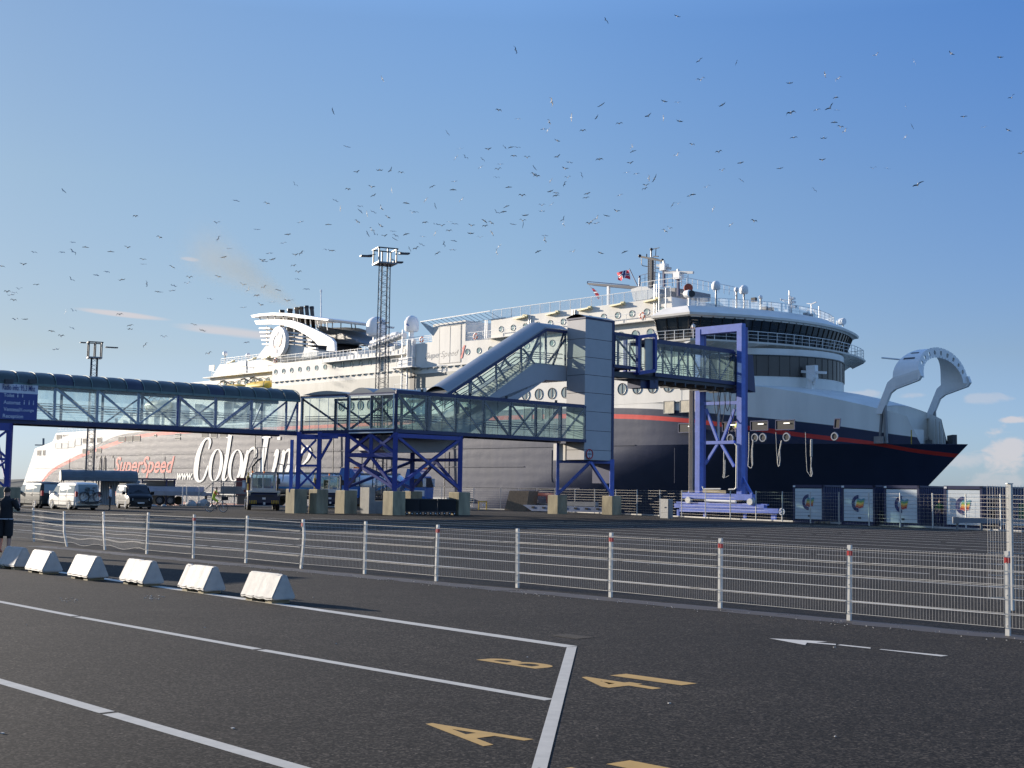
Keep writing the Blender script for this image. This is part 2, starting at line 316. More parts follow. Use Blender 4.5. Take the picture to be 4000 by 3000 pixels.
# low far shore on the left
mb=MB(); rr=random.Random(3); rows=[[],[],[]]
for i in range(120):
    x=-900+i*7.5; y=900+(i*3.0); h=3.2+1.8*rr.random()+1.2*math.sin(i*.3)
    rows[0].append((x-200,y-120,-2)); rows[1].append((x-200,y,h)); rows[2].append((x-200,y+160,-2))
mb.rows(rows); struct('far_shore',mb,mat('shore_scrub',(.045,.05,.035),.9,var=.4,scale=.05),'low dark scrubby shore on the horizon')
mb=MB()
def strip(mb,p,q,wd,z=.004,wob=0):
    p,q=Vector(p),Vector(q); d=(q-p).normalized(); n=Vector((-d.y,d.x,0))*wd/2; zz=Vector((0,0,z)); mb.add([p-n+zz,q-n+zz,q+n+zz,p+n+zz],[(0,1,2,3)]); return mb
def marking(name,pts,m,label,z=.004):
    mb=MB(); 
    for poly in pts: mb.add([Vector((p.x,p.y,z)) for p in poly],[tuple(range(len(poly)))])
    return struct(name,mb,m,label)
P1=G(2232,2527); P2=G(2152,2736)
def lline(px0,px1,wd,m,label,off=0):
    mb=MB(); strip(mb,G(*px0),G(*px1),wd,.0025+off); struct('lane_line',mb,m,label)
mb=MB(); a=G(1148,2369); dd=(P1-a).normalized(); strip(mb,a+dd*.9,P1,.21); struct('lane_line',mb,LINE,'white lane line running from the last block to the stop line')
mb=MB(); strip(mb,a-dd*22,a+dd*.9,.19); struct('lane_line',mb,LINEW,'worn white lane line under the concrete blocks')
lline((-300,2293),(292,2407),.13,LINE,'thin white line, far piece'); lline((302,2409.5),(1005,2536),.13,LINE,'thin white line, middle piece'); lline((1020,2539),(2146,2734),.13,LINE,'thin white line, near piece')
lline((-300,2575),(418,2783),.14,LINE,'near white line, left piece'); lline((430,2788),(1250,3026),.14,LINE,'near white line, right piece')
mb=MB(); mb.add([G(2214,2529)+Vector((0,0,.0048)),G(2078,2997)+Vector((0,0,.0048)),G(2020,3200)+Vector((0,0,.0048)),G(2088,3200)+Vector((0,0,.0048)),G(2138,2997)+Vector((0,0,.0048)),G(2253,2527)+Vector((0,0,.0048))],[tuple(range(6))]); struct('stop_line',mb,LINE,'broad white stop line across the lane ends')
# yellow characters: BL, TL, BR corner pixels
def gchar(txt,bl,tl,br,label,shift=Vector((0,0,0))):
    a,b,c=G(*bl)+shift,G(*tl)+shift,G(*br)+shift; mb=MB()
    textmesh(mb,txt,lambda x,z:tuple(a+(c-a)*x+(b-a)*z+Vector((0,0,.003))),0,1,0,1,bold=.028); struct('lane_character',mb,YEL,label)
def ghalf(p,q,k): return (p[0]+(q[0]-p[0])*k,p[1]+(q[1]-p[1])*k)
A0,A1,At=(1888,2916),(2085,2889),(1677,2827)
gA,gB,gT=G(*A0),G(*A1),G(*At); md=(gA+gB)/2; up=gT-md
def gchar3(txt,a,c,upv,label):
    mb=MB(); textmesh(mb,txt,lambda x,z:tuple(a+(c-a)*x+upv*z+Vector((0,0,.003))),0,1,0,1,bold=.028); struct('lane_character',mb,YEL,label)
gchar3('A',gA,gB,up,'yellow painted letter A beside the stop line')
b0=G(2091,2613); b1=G(1860,2578); b2=G(2164,2600); gchar3('B',b0,b0+(gB-gA).normalized()*(b2-b0).length*1.0,b1-b0,'yellow painted letter B beside the stop line')
f0=G(2350,2693); f1=G(2594,2686); ft=G(2282,2645); fb=G(2594,2688)
upv=(G(2284,2645)-G(2575,2690)); rg=(gB-gA).normalized()
def four_one(sh,l1,l2):
    foot=G(2578,2690)+sh; top=G(2284,2645)+sh; uv=top-foot; hgt=uv.length; W=hgt*.46
    o=foot-rg*W*.80; mb=MB(); textmesh(mb,'4',lambda x,z:tuple(o+rg*W*x+uv*z+Vector((0,0,.003))),0,1,0,1,bold=.028); struct('lane_character',mb,YEL,l1)
    foot=G(2711,2672)+sh; top=G(2433,2634)+sh; uv=top-foot; o=foot-rg*W*.40; mb=MB(); textmesh(mb,'1',lambda x,z:tuple(o+rg*W*.50*x+uv*z+Vector((0,0,.003))),0,1,0,1,bold=.028); struct('lane_character',mb,YEL,l2)
four_one(Vector((0,0,0)),'yellow painted digit 4 right of the stop line','yellow painted digit 1 right of the stop line')
sh=G(2442,2974)-G(2433,2634); four_one(sh,'yellow painted digit 4 cut by the lower picture edge','yellow painted digit 1 cut by the lower picture edge')
def zz(x,y): return G(2600+x/1.58,2000+y/1.58)
marking('arrow_marking',[[zz(640,781),zz(862,823),zz(872,808),zz(930,806),zz(1000,801)],[zz(872,808),zz(1050,823),zz(1052,816),zz(930,806)],[zz(1060,823),zz(1265,845),zz(1265,838),zz(1080,819)],[zz(1318,850),zz(1700,893),zz(1745,888),zz(1480,862),zz(1330,848)]],LINEW,'white painted arrow pointing left, its shaft worn')
mb=MB(); c=G(2236,2487); 
for i in range(9): mb.obox(c-U2*.25+V2*(-.15+i*.035)+Vector((0,0,.002)),U2*.5,V2*.017,(0,0,.005))
struct('drain_grate',mb,mat('drain_iron',(.008,.007,.007),.8,var=.2),'dark drain grate sunk in the asphalt')
mb=MB(); strip(mb,G(-200,2268-30),G(700,2210),0.01)
# yard lane lines behind the fence
k=0
for i,pd in enumerate([20.4,23.4,26.4,29.4,32.4,35.4,38.4,41.4,44.4,47.4,50.4,53.4,56.4,59.4,62.4,65.4,68.4,71.4]):
    o=V2*pd; mb=MB()
    # keep lines on the quay
    L0=-34 if pd<50 else -34+(pd-50)*.2; L1=86-(pd-20)*.72
    t0=L0
    while t0<L1:
        t1=min(L1,t0+11.8+4*((i*7+int(t0))%3)); strip(mb,o+U2*t0,o+U2*(t1-.25),.13,.004); t0=t1
    struct('lane_line',mb,LINEW,'thin white parallel lane lines of the yard')
fa0,fb0=G(900,2200),G(4200,2508); nn0=Vector((-(fb0-fa0).y,(fb0-fa0).x,0)).normalized(); mb=MB()
for i in range(230):
    x,y=rr.choice([(rr.gauss(600,22),rr.gauss(2338,5)),(rr.gauss(270,30),rr.gauss(2345,5)),(rr.uniform(0,3900),2200+rr.uniform(0,1)**2*750)]) ; 
    if i>60:
        q_=fa0+(fb0-fa0)*rr.random()+nn0*rr.uniform(-.75,-.15); x,y=None,q_
    c=G(x,y) if x is not None else y; s_=rr.uniform(.008,.03)*(1 if i<45 else .6); a=rr.uniform(0,6); mb.obox(c+Vector((0,0,.003)),(s_*math.cos(a),s_*math.sin(a),0),(-s_*.6*math.sin(a),s_*.6*math.cos(a),0),(0,0,.008))
struct('paint_chips',mb,CONCW,'scattered white chips and droppings on the asphalt','stuff')
# dirt strip and moss along the near fence foot
mb=MB(); fa,fb=G(150,2132),G(4200,2508); dirv=(fb-fa).normalized(); nn=Vector((-dirv.y,dirv.x,0)); rws=[[],[]]
for i in range(80):
    p=fa+(fb-fa)*i/79; rws[0].append(p-nn*(.34+.16*rr.random())+Vector((0,0,.003))); rws[1].append(p+nn*(.16+.1*rr.random())+Vector((0,0,.003)))
mb.rows(rws); struct('dirt_strip',mb,wornpaint('dirt',(.055,.040,.026),.57),'brown dirt gathered along the fence foot','stuff')
# ------------------------------------------------------------------ concrete blocks
mb0=None
def block(seed,label):
    r_=random.Random(seed); t=thing('concrete_block',label,'concrete block',(0,0,0),0,'white concrete blocks along the lane line')
    L,Wd,H0,H1=1.02,.46,.045,.475; bm=bmesh.new()
    prof=[(0,H0+.03),(.03,H0),(Wd-.03,H0),(Wd,H0+.03),(Wd/2+.05,H1),(Wd/2-.05,H1)]
    n=15; V=[]
    for i in range(n):
        x=L*i/(n-1); V.append([bm.verts.new((x,y,z)) for y,z in prof])
    for i in range(n-1):
        for j in range(6): bm.faces.new((V[i][j],V[i+1][j],V[i+1][(j+1)%6],V[i][(j+1)%6]))
    bm.faces.new(V[0]); bm.faces.new(V[-1][::-1]); bmesh.ops.recalc_face_normals(bm,faces=bm.faces)
    sharp=[e for e in bm.edges if len(e.link_faces)==2 and e.calc_face_angle(0)>.4]
    bmesh.ops.bevel(bm,geom=sharp,offset=.018,segments=2,affect='EDGES')
    ch=r_.choice([.97,.6,.2])
    for v in bm.verts:
        a=math.sin(v.co.x*23+seed)*math.cos(v.co.y*31+seed*2)
        v.co+=Vector((r_.uniform(-1,1),r_.uniform(-1,1),r_.uniform(-1,1)))*.0022
        if v.co.z<.11: v.co.z+=max(0,a)*.022
        if abs(v.co.x-ch*L)<.09 and v.co.z>.30: v.co+=Vector((-.012,0,-.022))*r_.random()
    me=bpy.data.meshes.new('body'); bm.to_mesh(me); bm.free(); me.materials.append(CONCW); me.polygons.foreach_set('use_smooth',[True]*len(me.polygons)); me.set_sharp_from_angle(angle=R(32))
    o=bpy.data.objects.new('body',me); COL.objects.link(o); o.parent=t
    f=MB(); f.box(.1,.3,.06,Wd-.06,.0,H0+.01); f.box(L-.3,L-.1,.06,Wd-.06,.0,H0+.01); f.build('foot',CONC,t)
    return t
BL=[((942,2344),(1061,2361),'smooth white block at the right end of the row'),((688,2304),(792,2322),'white block with grey stained face, second from the right end'),((463,2279),(554,2293),'white block with its corner broken off at the bottom'),((255,2255),(338,2270),'white block standing just outside the cast shadow'),((96,2232),(162,2245),'bluish shaded block with one sunlit streak'),((-25,2213),(52,2227),'bluish shaded block cut by the left picture edge')]
for i,(a,b,lab) in enumerate(BL):
    t=block(i*5+1,lab); pb=G(*b); pa=G(*a); dx=(pb-pa).normalized(); dx=(dx+(-U2)*2).normalized(); t.matrix_basis=Matrix.Translation(pb-dx*1.02)@Matrix.Rotation(math.atan2(dx.y,dx.x),4,'Z')
# ------------------------------------------------------------------ near fence
fposts=[(-60,2105,-40,1962),(132,2116,135,1984),(262,2135,246,1998),(410,2148,398,2000),(573,2164,580,2002),(755,2181,759,2010),(960,2199,967,2015),(1176,2221,1184,2029),(1424,2242,1429,2037),(1704,2270,1711,2050),(2021,2296,2022,2065),(2385,2333,2388,2081),(2813,2376,2815,2103),(3317,2424,3319,2129),(3938,2484,3934,2153)]
fence=thing('mesh_fence','low light metal mesh fence crossing the whole yard, leaning posts at its left end','fence',G(2021,2296),0)
tops=[];bots=[]
for i,(bx,by,tx,ty) in enumerate(fposts):
    b=G(bx,by); t=D(tx,ty,b.y); 
    if i in (1,2,3): t.y=b.y+{1:-.12,2:.1,3:.15}[i]
    bots.append(b); tops.append(t); mb=MB(); d=dirv
    if i in (2,3):
        mid=b*.6+t*.4+nn*(-.03)+dirv*(-.05 if i==2 else .04); mb.beam(b-Vector((0,0,.02)),mid,.05,.06,up=d); mb.beam(mid,t,.05,.06,up=d)
    elif i==7:
        mid=b*.35+t*.65+dirv*.07; mb.beam(b,mid,.05,.06,up=d); mb.beam(mid,t,.05,.06,up=d)
    else: mb.beam(b-Vector((0,0,.02)),t,.05,.06,up=d)
    for k in (.12,.48,.86): 
        p=b+(t-b)*k; mb.beam(p-nn*.04,p-nn*.02,.012)
    po=mb.build('post',GALV,fence,world=True)
    if i in (5,7,9,11,12,13,14):
        mb=MB(); p=b+(t-b)*.86; q=b+(t-b)*.925; mb.beam(p,q,.056,.066,up=d); 
        rb=mb.build('tape_band',REDT,po,world=True)
def fpanel(b0,t0,b1,t1,root,name='mesh_panel',nr=6,z0=.10,z1=.94,bent=0,step=.05,wr=.0028,off=-.04,lift=.03,double=(1,3,4)):
    mb=MB(); L=(b1-b0).length; nv=max(2,int(L/step)); n_=Vector((-(b1-b0).y,(b1-b0).x,0)).normalized()*off
    g0,g1=.035/L,1-.035/L
    def P(u,k):
        a=b0+(t0-b0)*k; c=b1+(t1-b1)*k; p=a+(c-a)*u+n_
        if bent: p=p+Vector((0,0,bent*.045*math.sin(u*9+k*4)*max(0,.55-k)*2))
        return p
    for j in range(nr):
        k=z0+(z1-z0)*j/(nr-1); seg=8 if bent else 1
        for q in range(seg):
            u0,u1=g0+(g1-g0)*q/seg,g0+(g1-g0)*(q+1)/seg
            mb.beam(P(u0,k),P(u1,k),wr*2.2,wr*2.2)
            if j in double and nr==6: mb.beam(P(u0,k)+n_*.6-Vector((0,0,.018)),P(u1,k)+n_*.6-Vector((0,0,.018)),wr*2,wr*2)
    for i in range(nv+1):
        u=g0+(g1-g0)*i/nv; mb.beam(P(u,z0),P(u,z1)+Vector((0,0,lift)),wr,wr)
    return mb.build(name,WIRE,root,world=True)
for i in range(len(fposts)-1): fpanel(bots[i],tops[i],bots[i+1],tops[i+1],fence,bent=1 if i in (2,3) else 0)
b14,t14=bots[-1],tops[-1]; fpanel(b14,t14,b14+dirv*2.5,t14+dirv*2.5,fence)
# tall fence post and panels at the right edge
tb=G(3950,2384); tall=thing('tall_mesh_fence','tall light mesh fence with one thick post at the right picture edge','fence',tb,0)
mb=MB(); tt=Vector((tb.x,tb.y,2.14)); mb.beam(tb-Vector((0,0,.02)),tt,.075,.085,up=dirv); mb.box(tb.x-.05,tb.x+.05,tb.y-.05,tb.y+.05,2.14,2.155); mb.build('post',GALV,tall,world=True)
l0=tb-Vector((.43,0.0,0)); fpanel(l0,l0+Vector((0,0,2.15)),tb,tt,tall,nr=11,z0=.1,z1=.975,step=.05,lift=.03,wr=.0045)
r0_=tb+Vector((2.5,-.25,0)); fpanel(tb,tt,r0_,r0_+Vector((0,0,2.14)),tall,nr=11,z0=.1,z1=.975,step=.05,lift=.03,wr=.0045)
mb=MB(); mb.beam(r0_,r0_+Vector((0,0,2.14)),.075,.085); mb.build('post',GALV,tall,world=True)
# ------------------------------------------------------------------ far fence along the quay
ff=thing('quay_fence','tall thin mesh fence along the edge of the quay','fence',G(2488,2012.5),0)
fx=[(1565,1979),(1636,1981),(1724,1984),(1787,1986),(1850,1989),(1955,1992),(2025,1994),(2096,1996.5),(2167,1999.5),(2245,2002.5),(2322,2006),(2405,2009.5),(2488,2013),(2577,2017),(2663,2021),(2756,2025.5),(2853,2030),(2953,2034.5),(3056,2039),(3166,2044),(3278,2049),(3395,2054),(3517,2059.5),(3644,2063.5),(3774,2068.5),(3910,2075),(4060,2082)]
fp=[G(x-.0,y-.6) for x,y in fx]
for i,p in enumerate(fp):
    mb=MB(); mb.beam(p,p+Vector((0,0,2.12)),.07,.07); mb.build('post',GALV,ff,world=True)
    if i: fpanel(fp[i-1],fp[i-1]+Vector((0,0,2.05)),p,p+Vector((0,0,2.05)),ff,nr=10,z0=.03,z1=1,step=.25,wr=.0035,lift=0)
# five poles at the left part of the quay
for i,(x,l) in enumerate([(712,'thin steel pole on the quay, leftmost of four behind the cyclist'),(728,'thin steel pole on the quay, close beside the leftmost one'),(776,'thin steel pole on the quay, left of the platform steps'),(827,'thin steel pole on the quay just behind the cyclist')]):
    p=G(x,1976); mb=MB(); mb.tube(p,p+Vector((0,0,1.72)),.05,8); mb.tube(p+Vector((0,0,1.72)),p+Vector((0,0,1.76)),.06,8); o=mb.build('steel_pole',GALV); tag(o,l,'pole','steel poles on the quay')
# ------------------------------------------------------------------ the ferry: local x = along the ship to the bow, y = across (0 is the near side, 26 the far side), z up
SU=Vector((.67889753,-.73423303,0)); SN=Vector((.73423303,.67889753,0)); SP0=Vector((-39.0113,211.646,0))
ship=thing('ferry','huge white and navy passenger ferry with a red stripe lying behind the quay','ferry',SP0,math.atan2(SU.y,SU.x))
def sp(x,y,t=0.0):
    r=ray(x,y); d=(t+SN.dot(SP0))/SN.dot(r); p=Vector((r.x*d,r.y*d,CAMH+r.z*d)); q=p-SP0; return Vector((q.dot(SU),t,p.z))
def mv(fn,*a): return [fn(*p) for p in a]
r3=lambda x,y,t=0: sp(600+x/2.074,1100+y/2.074,t)
r1=lambda x,y,t=0: sp(x/2.074,1200+y/2.074,t)
r5=lambda x,y,t=0: sp(1300+x/2.765,1200+y/2.765,t)
q2=lambda x,y,t=0: sp(2000+x/2.765,1100+y/2.765,t)
q4=lambda x,y,t=0: sp(2500+x/2.212,900+y/2.212,t)
q5=lambda x,y,t=0: sp(2700+x/2.766,1500+y/2.766,t)
q7=lambda x,y,t=0: sp(2250+x/4.022,900+y/4.022,t)
Bm=26.0
def tu(s): return 0.0 if s<80 else 13*min(1.0,((s-80)/33.6))**2.1
def pl(tab,x):
    if x<=tab[0][0]: return tab[0][1]
    for (a,b),(c,d) in zip(tab,tab[1:]):
        if x<=c: return b+(d-b)*(x-a)/(c-a)
    return tab[-1][1]
ZTOP=[(-93.7,7.4),(-92.4,9.2),(-83.7,10.5),(-82.1,12.3),(-60,12.45),(80,12.4),(85,14.6),(90,14.4),(93,13.97),(96,13.6),(99.4,13.0),(101.9,12.45),(105,11.64),(107.7,10.84),(108.9,10.39),(109.2,9.54),(109.8,8.17),(110.1,7.47),(113.6,7.46)]
def shippaint(name,sheer,bumpy=True):
    m=bpy.data.materials.new(name); m.use_nodes=True; nt=m.node_tree; L=nt.links; b=nt.nodes['Principled BSDF']
    t=N_('ShaderNodeTexCoord',nt); sx=N_('ShaderNodeSeparateXYZ',nt); L.new(t.outputs['Object'],sx.inputs[0]); X,Z=sx.outputs[0],sx.outputs[2]
    white=(.78,.745,.67,1)
    def noise_(s_,det,scl=(1,1,1)):
        mp=N_('ShaderNodeMapping',nt); mp.inputs['Scale'].default_value=scl; L.new(t.outputs['Object'],mp.inputs[0]); n=N_('ShaderNodeTexNoise',nt); n.inputs['Scale'].default_value=s_; n.inputs['Detail'].default_value=det; L.new(mp.outputs[0],n.inputs['Vector']); return n.outputs[0]
    def rng(x,a,b_,c,d):
        n=N_('ShaderNodeMapRange',nt); L.new(x,n.inputs[0])
        for i,v in enumerate((a,b_,c,d)): n.inputs[1+i].default_value=v
        return n.outputs[0]
    streaks=rng(noise_(.5,5,(1,1,.18)),.35,.75,1.02,.86)
    c0=N_('ShaderNodeMix',nt,data_type='RGBA',blend_type='MULTIPLY'); c0.inputs[0].default_value=1
    col=None
    if sheer:
        u=wm('DIVIDE',wm('ADD',X,100,nt=nt),220,nt=nt)
        def curve(pts):
            n=N_('ShaderNodeFloatCurve',nt); cm=n.mapping; cv_=cm.curves[0]
            pts=[((s+100)/220,(z+4)/20) for s,z in pts]
            cv_.points[0].location=pts[0]; cv_.points[1].location=pts[-1]
            for p in pts[1:-1]: cv_.points.new(*p)
            for p in cv_.points: p.handle_type='AUTO'
            cm.extend='EXTRAPOLATED'; cm.update(); L.new(u,n.inputs[1]); return wm('SUBTRACT',wm('MULTIPLY',n.outputs[0],20,nt=nt),4,nt=nt)
        top=curve([(-99,-2.6),(-95,-.7),(-89.3,2.0),(-83.4,4.1),(-75.3,6.6),(-69.7,7.9),(-60.5,10.1),(-53.7,11.2),(-46.7,11.7),(-30,12.1),(0,12.2),(45,12.5),(66,12.2),(80,11.7),(93,10.5),(101.6,9.5),(109.8,8.15),(116,7.4)])
        rt_=curve([(-99,-3.0),(-90,1.3),(-82.8,4.95),(-75.3,6.75),(-70.2,7.8),(-59.4,9.45),(-54.2,10.2),(-46.6,11.1),(-32.4,11.6),(0,11.5),(33,11.5),(62,11.55),(75.3,11.2),(84,10.6),(94.7,9.3),(100.3,8.47),(105.8,7.72),(109.8,6.87),(116,6.1)])
        rb_=curve([(-99,-3.8),(-90,.4),(-82.8,4.2),(-75.2,6.05),(-70.1,7.05),(-59.3,8.8),(-54.1,9.5),(-46.6,10.5),(-32.4,11.0),(0,10.95),(33,11.0),(62,11.0),(75.3,10.65),(84,10.1),(94.7,8.8),(100.3,8.0),(105.8,7.3),(109.8,6.45),(116,5.7)])
        def sw(a,b_): return rng(wm('SUBTRACT',a,b_,nt=nt),-.03,.03,0,1)
        above=sw(Z,top); inred=wm('MULTIPLY',sw(rt_,Z),sw(Z,rb_),nt=nt); boot=sw(wm('ADD',wm('MULTIPLY',X,0,nt=nt),-1.05,nt=nt),Z)
        k1=N_('ShaderNodeMix',nt,data_type='RGBA'); L.new(above,k1.inputs[0]); k1.inputs[6].default_value=(.026,.034,.070,1); k1.inputs[7].default_value=white
        k2=N_('ShaderNodeMix',nt,data_type='RGBA'); L.new(inred,k2.inputs[0]); L.new(k1.outputs[2],k2.inputs[6]); k2.inputs[7].default_value=(.62,.045,.035,1)
        k3=N_('ShaderNodeMix',nt,data_type='RGBA'); L.new(boot,k3.inputs[0]); L.new(k2.outputs[2],k3.inputs[6]); k3.inputs[7].default_value=(.20,.02,.015,1); L.new(k3.outputs[2],c0.inputs[6])
    else: c0.inputs[6].default_value=white
    L.new(streaks,c0.inputs[7]); L.new(c0.outputs[2],b.inputs['Base Color'])
    b.inputs['Roughness'].default_value=.40 if sheer else .45; b.inputs['Specular IOR Level'].default_value=.36 if sheer else .12
    # plate seams and dents
    wv=N_('ShaderNodeTexWave',nt,wave_type='BANDS',bands_direction='Z',wave_profile='SIN'); wv.inputs['Scale'].default_value=.26; wv.inputs['Distortion'].default_value=1.6; wv.inputs['Detail'].default_value=1; L.new(t.outputs['Object'],wv.inputs['Vector'])
    dent=noise_(.55,4,(1,1,1.2)); fr=noise_(.9,3,(1,1,.12))
    h=wm('ADD',wm('ADD',wm('MULTIPLY',wv.outputs[0],.020 if sheer else .002,nt=nt),wm('MULTIPLY',dent,.08 if sheer else .05,nt=nt),nt=nt),wm('MULTIPLY',fr,.03,nt=nt),nt=nt)
    bp=N_('ShaderNodeBump',nt); bp.inputs['Strength'].default_value=.24 if sheer else .2; bp.inputs['Distance'].default_value=1.0; L.new(h,bp.inputs['Height']); L.new(bp.outputs[0],b.inputs['Normal'])
    MT[name]=m; return m
HULL=shippaint('hull_paint',True); SUP=shippaint('superstructure_paint',False)
# hull shell: lower sides, knuckle, upper sides, bulwark
def stern_s(z): return pl([(-4,-101.5),(1.9,-97.65),(7.4,-93.7)],z)
def bow_s(z): return pl([(-4,101.0),(0,105.5),(2.27,108.5),(4.65,111.0),(7.4,113.9)],z)
def side_t(s,z):
    s0=pl([(-4,36),(7.4,80)],z); s1=bow_s(z); p=pl([(-4,1.7),(7.4,2.1)],z)
    return 0.0 if s<s0 else 13*min(1,(s-s0)/(s1-s0))**p
NS=110; mb=MB(); near=[];far=[]
for k in range(13):
    z=-4+11.4*k/12; a,b_=stern_s(z),bow_s(z); rn=[];rf=[]
    for i in range(NS+1):
        u=i/NS; s=a+(b_-a)*(1-(1-u)**1.0); t=side_t(s,z); rn.append((s,t,z)); rf.append((s,Bm-t,z))
    near.append(rn); far.append(rf)
mb.rows(near); mb.rows(far,flip=True)
a,b_=stern_s(7.4),bow_s(7.4); cols=sorted(set([a+(b_-a)*i/NS for i in range(NS+1)]+[z[0] for z in ZTOP if a<z[0]<b_]+[109.05]))
un=[[],[],[]];uf=[[],[],[]]
for s in cols:
    zt=pl(ZTOP,s); t=13*max(0,min(1,(s-80)/(b_-80)))**2.1 if s>80 else 0.0; t=min(t,13)
    for k in range(3):
        z=7.4+(zt-7.4)*k/2; un[k].append((s,t,z)); uf[k].append((s,Bm-t,z))
mb.rows(un); mb.rows(uf,flip=True)
mb.rows([near[k][:1]+far[k][:1] for k in range(13)],flip=True)
hull=mb.build('hull',HULL,ship,smooth=True)
hp=lambda s: (13*max(0,min(1,(s-80)/(b_-80)))**2.1)
# decks
mb=MB(); n=26; rws=[]
for s in [x for x in cols if x>=-82.1 and x<=107.5]:
    zt=pl(ZTOP,s)-.02; t=hp(s); cm=.0 if s<86 else .55; rws.append([(s,t+(Bm-2*t)*j/8,zt+cm*math.sin(math.pi*j/8)) for j in range(9)])
mb.rows(rws,flip=True); d_=mb.build('weather_deck',SUP,ship,smooth=True)
mb=MB(); rws=[[(s,hp(s)+.01,7.40),(s,Bm-hp(s)-.01,7.40)] for s in cols if s>=100]; mb.rows(rws,flip=True); mb.build('bow_deck',mat('deck_grey',(.10,.13,.13),.7,var=.2),ship)
mb=MB(); s=max(x for x in cols if x<=107.5)+.05; t=hp(s); mb.prism([(s,t+.1,7.4),(s,Bm-t-.1,7.4)]+[(s,t+.1+(Bm-2*t-.2)*(1-j/8),pl(ZTOP,s)-.03+.55*math.sin(math.pi*j/8)) for j in range(9)],(-.2,0,0)); mb.box(107.55,107.7,11,15,7.45,9.2); mb.build('bow_bulkhead',SUP,ship)
# bulwark thickness and stiffeners (inner skin of both sides)
mb=MB(); rws=[[],[]];rw2=[[],[]]
for s in [x for x in cols if x>=100 and x<110.1]:
    t=hp(s)+.18
    rws[0].append((s,t,7.4)); rws[1].append((s,t,pl(ZTOP,s)-.01)); rw2[0].append((s,Bm-t,7.4)); rw2[1].append((s,Bm-t,pl(ZTOP,s)-.01))
mb.rows(rws,flip=True); mb.rows(rw2)
for s in (107.9,108.6,109.3): 
    for y in (hp(s)+.25,Bm-hp(s)-.25): mb.beam((s,y,7.4),(s,y,pl(ZTOP,s)-.3),.12)
mb.build('bulwark_lining',SUP,ship)
mb=MB(); mb.obox((109.8,16.2,7.42),(1.6,-1.7,0),(.3,.35,0),(0,0,1.15)); mb.build('bow_locker',DGREY,ship)
mb=MB(); mb.obox((108.7,9.4,7.42),(.7,.2,0),(-.1,.35,0),(0,0,1.5)); mb.build('striped_post',mat('warning_stripe',(.5,.33,.03),.5,var=.5,scale=4),ship)
# superstructure blocks: outline in (s,z), from t0 to t1
def blk(name,pts,t0,t1,m=None,root=ship):
    mb=MB(); mb.prism([(s,t0,z) for s,z in pts],(0,t1-t0,0)); return mb.build(name,m or SUP,root)
sup=blk('superstructure',[(0,12.3),(0,21.75),(32,21.75),(32.3,22.4),(41,22.4),(41,24.88),(48,24.88),(48,22.0),(53.2,21.9),(53.2,24.5),(84.4,24.5),(84.6,22.2),(86,15),(86,12.3)],-.02,26.02)
blk('deckhouse',[(-62,12.35),(-56,15.6),(-40,15.6),(-36.5,20.35),(-23.8,20.4),(-20.6,23.1),(0.0,23.1),(0,12.35)],2.2,23.8)
mb=MB(); mb.box(-24,0.05,.9,25.1,20.75,20.9); mb.box(-23.8,0.05,.2,2.3,17.9,18.05); mb.box(-22.5,0.03,1.5,2.3,18.05,20.75); mb.build('side_gallery',SUP,ship)
blk('upper_deckhouse',[(1,21.7),(1,23.0),(13.5,23.0),(28,23.0),(30,21.9)],3.5,22.5)
# dark painted side band, rubbing rail with lamps
mb=MB(); mb.box(.0,49.5,-.06,-.03,16.05,18.05); bd=mb.build('dark_band',mat('band_grey',(.185,.195,.18),.45,var=.3,scale=.6,streak=.1),ship)
mb=MB(); mb.box(0,52,-.22,-.02,18.78,18.86); 
for i in range(34): mb.box(.8+i*1.5,1.15+i*1.5,-.2,-.02,18.62,18.78)
mb.build('rubbing_rail',mat('rail_grey',(.35,.36,.34),.5),ship)
mb=MB()
for i in range(9): mb.box(-75+i*20,-75+i*20+.05,-.05,0,.2 if i<6 else 3,7.0)
for a,b_,z in ((-92,60,4.9),(-88,70,2.2),(-70,79,7.38)): mb.box(a,b_,-.07,.02,z,z+.09)
mb.build('hull_weld',HULL,ship)
mb=MB(); mb.box(-96,50,-.35,.02,.35,.75); mb.build('belting',mat('belting_paint',(.45,.44,.40),.5,var=.2),ship)
mb=MB()
for x in (-3.9,18.2,30.5,44.5): mb.tube((x-.0,-.4,11.0),(x+.3,-.5,.6),.07,6)
mb.build('fender_rope',BLK,ship)
# portholes
PG=mat('porthole_glass',(.30,.40,.38),.12,var=.05); PD=mat('porthole_glass_dark',(.30,.36,.35),.15,var=.08)
def porthole(x,z,r,bar,t=-.03,sq=1.0):
    mb=MB(); n=20; ring=[(x+r*sq*math.cos(2*math.pi*i/n),z+r*math.sin(2*math.pi*i/n)) for i in range(n)]
    mb.add([(a,t-.012,b) for a,b in ring],[tuple(range(n))[::-1]]); o=mb.build('porthole',PD if bar else PG,ship)
    m2=MB(); m2.torus((x,t-.01,z),(0,1,0),r,.045 if not bar else .06,18,5,); 
    if bar: m2.box(x-.05,x+.05,t-.05,t-.01,z-r,z+r)
    m2.build('porthole_frame',DGREY if bar else GREYM,o)
for i in range(14): porthole(1+i*2.32,20.42,.37,False)
for i in range(15): porthole(48.5+i*2.335,20.5,.40 if i<9 else .52,False)
for i in range(13): porthole(55.2+i*2.31 if i<12 else 82.9,23.06,.38,False)
for i in range(8): porthole(-17.3+i*2.27,19.42,.40,False,1.46)
for i in range(28): porthole(19.6+i*2.385,14.13,.67,True)
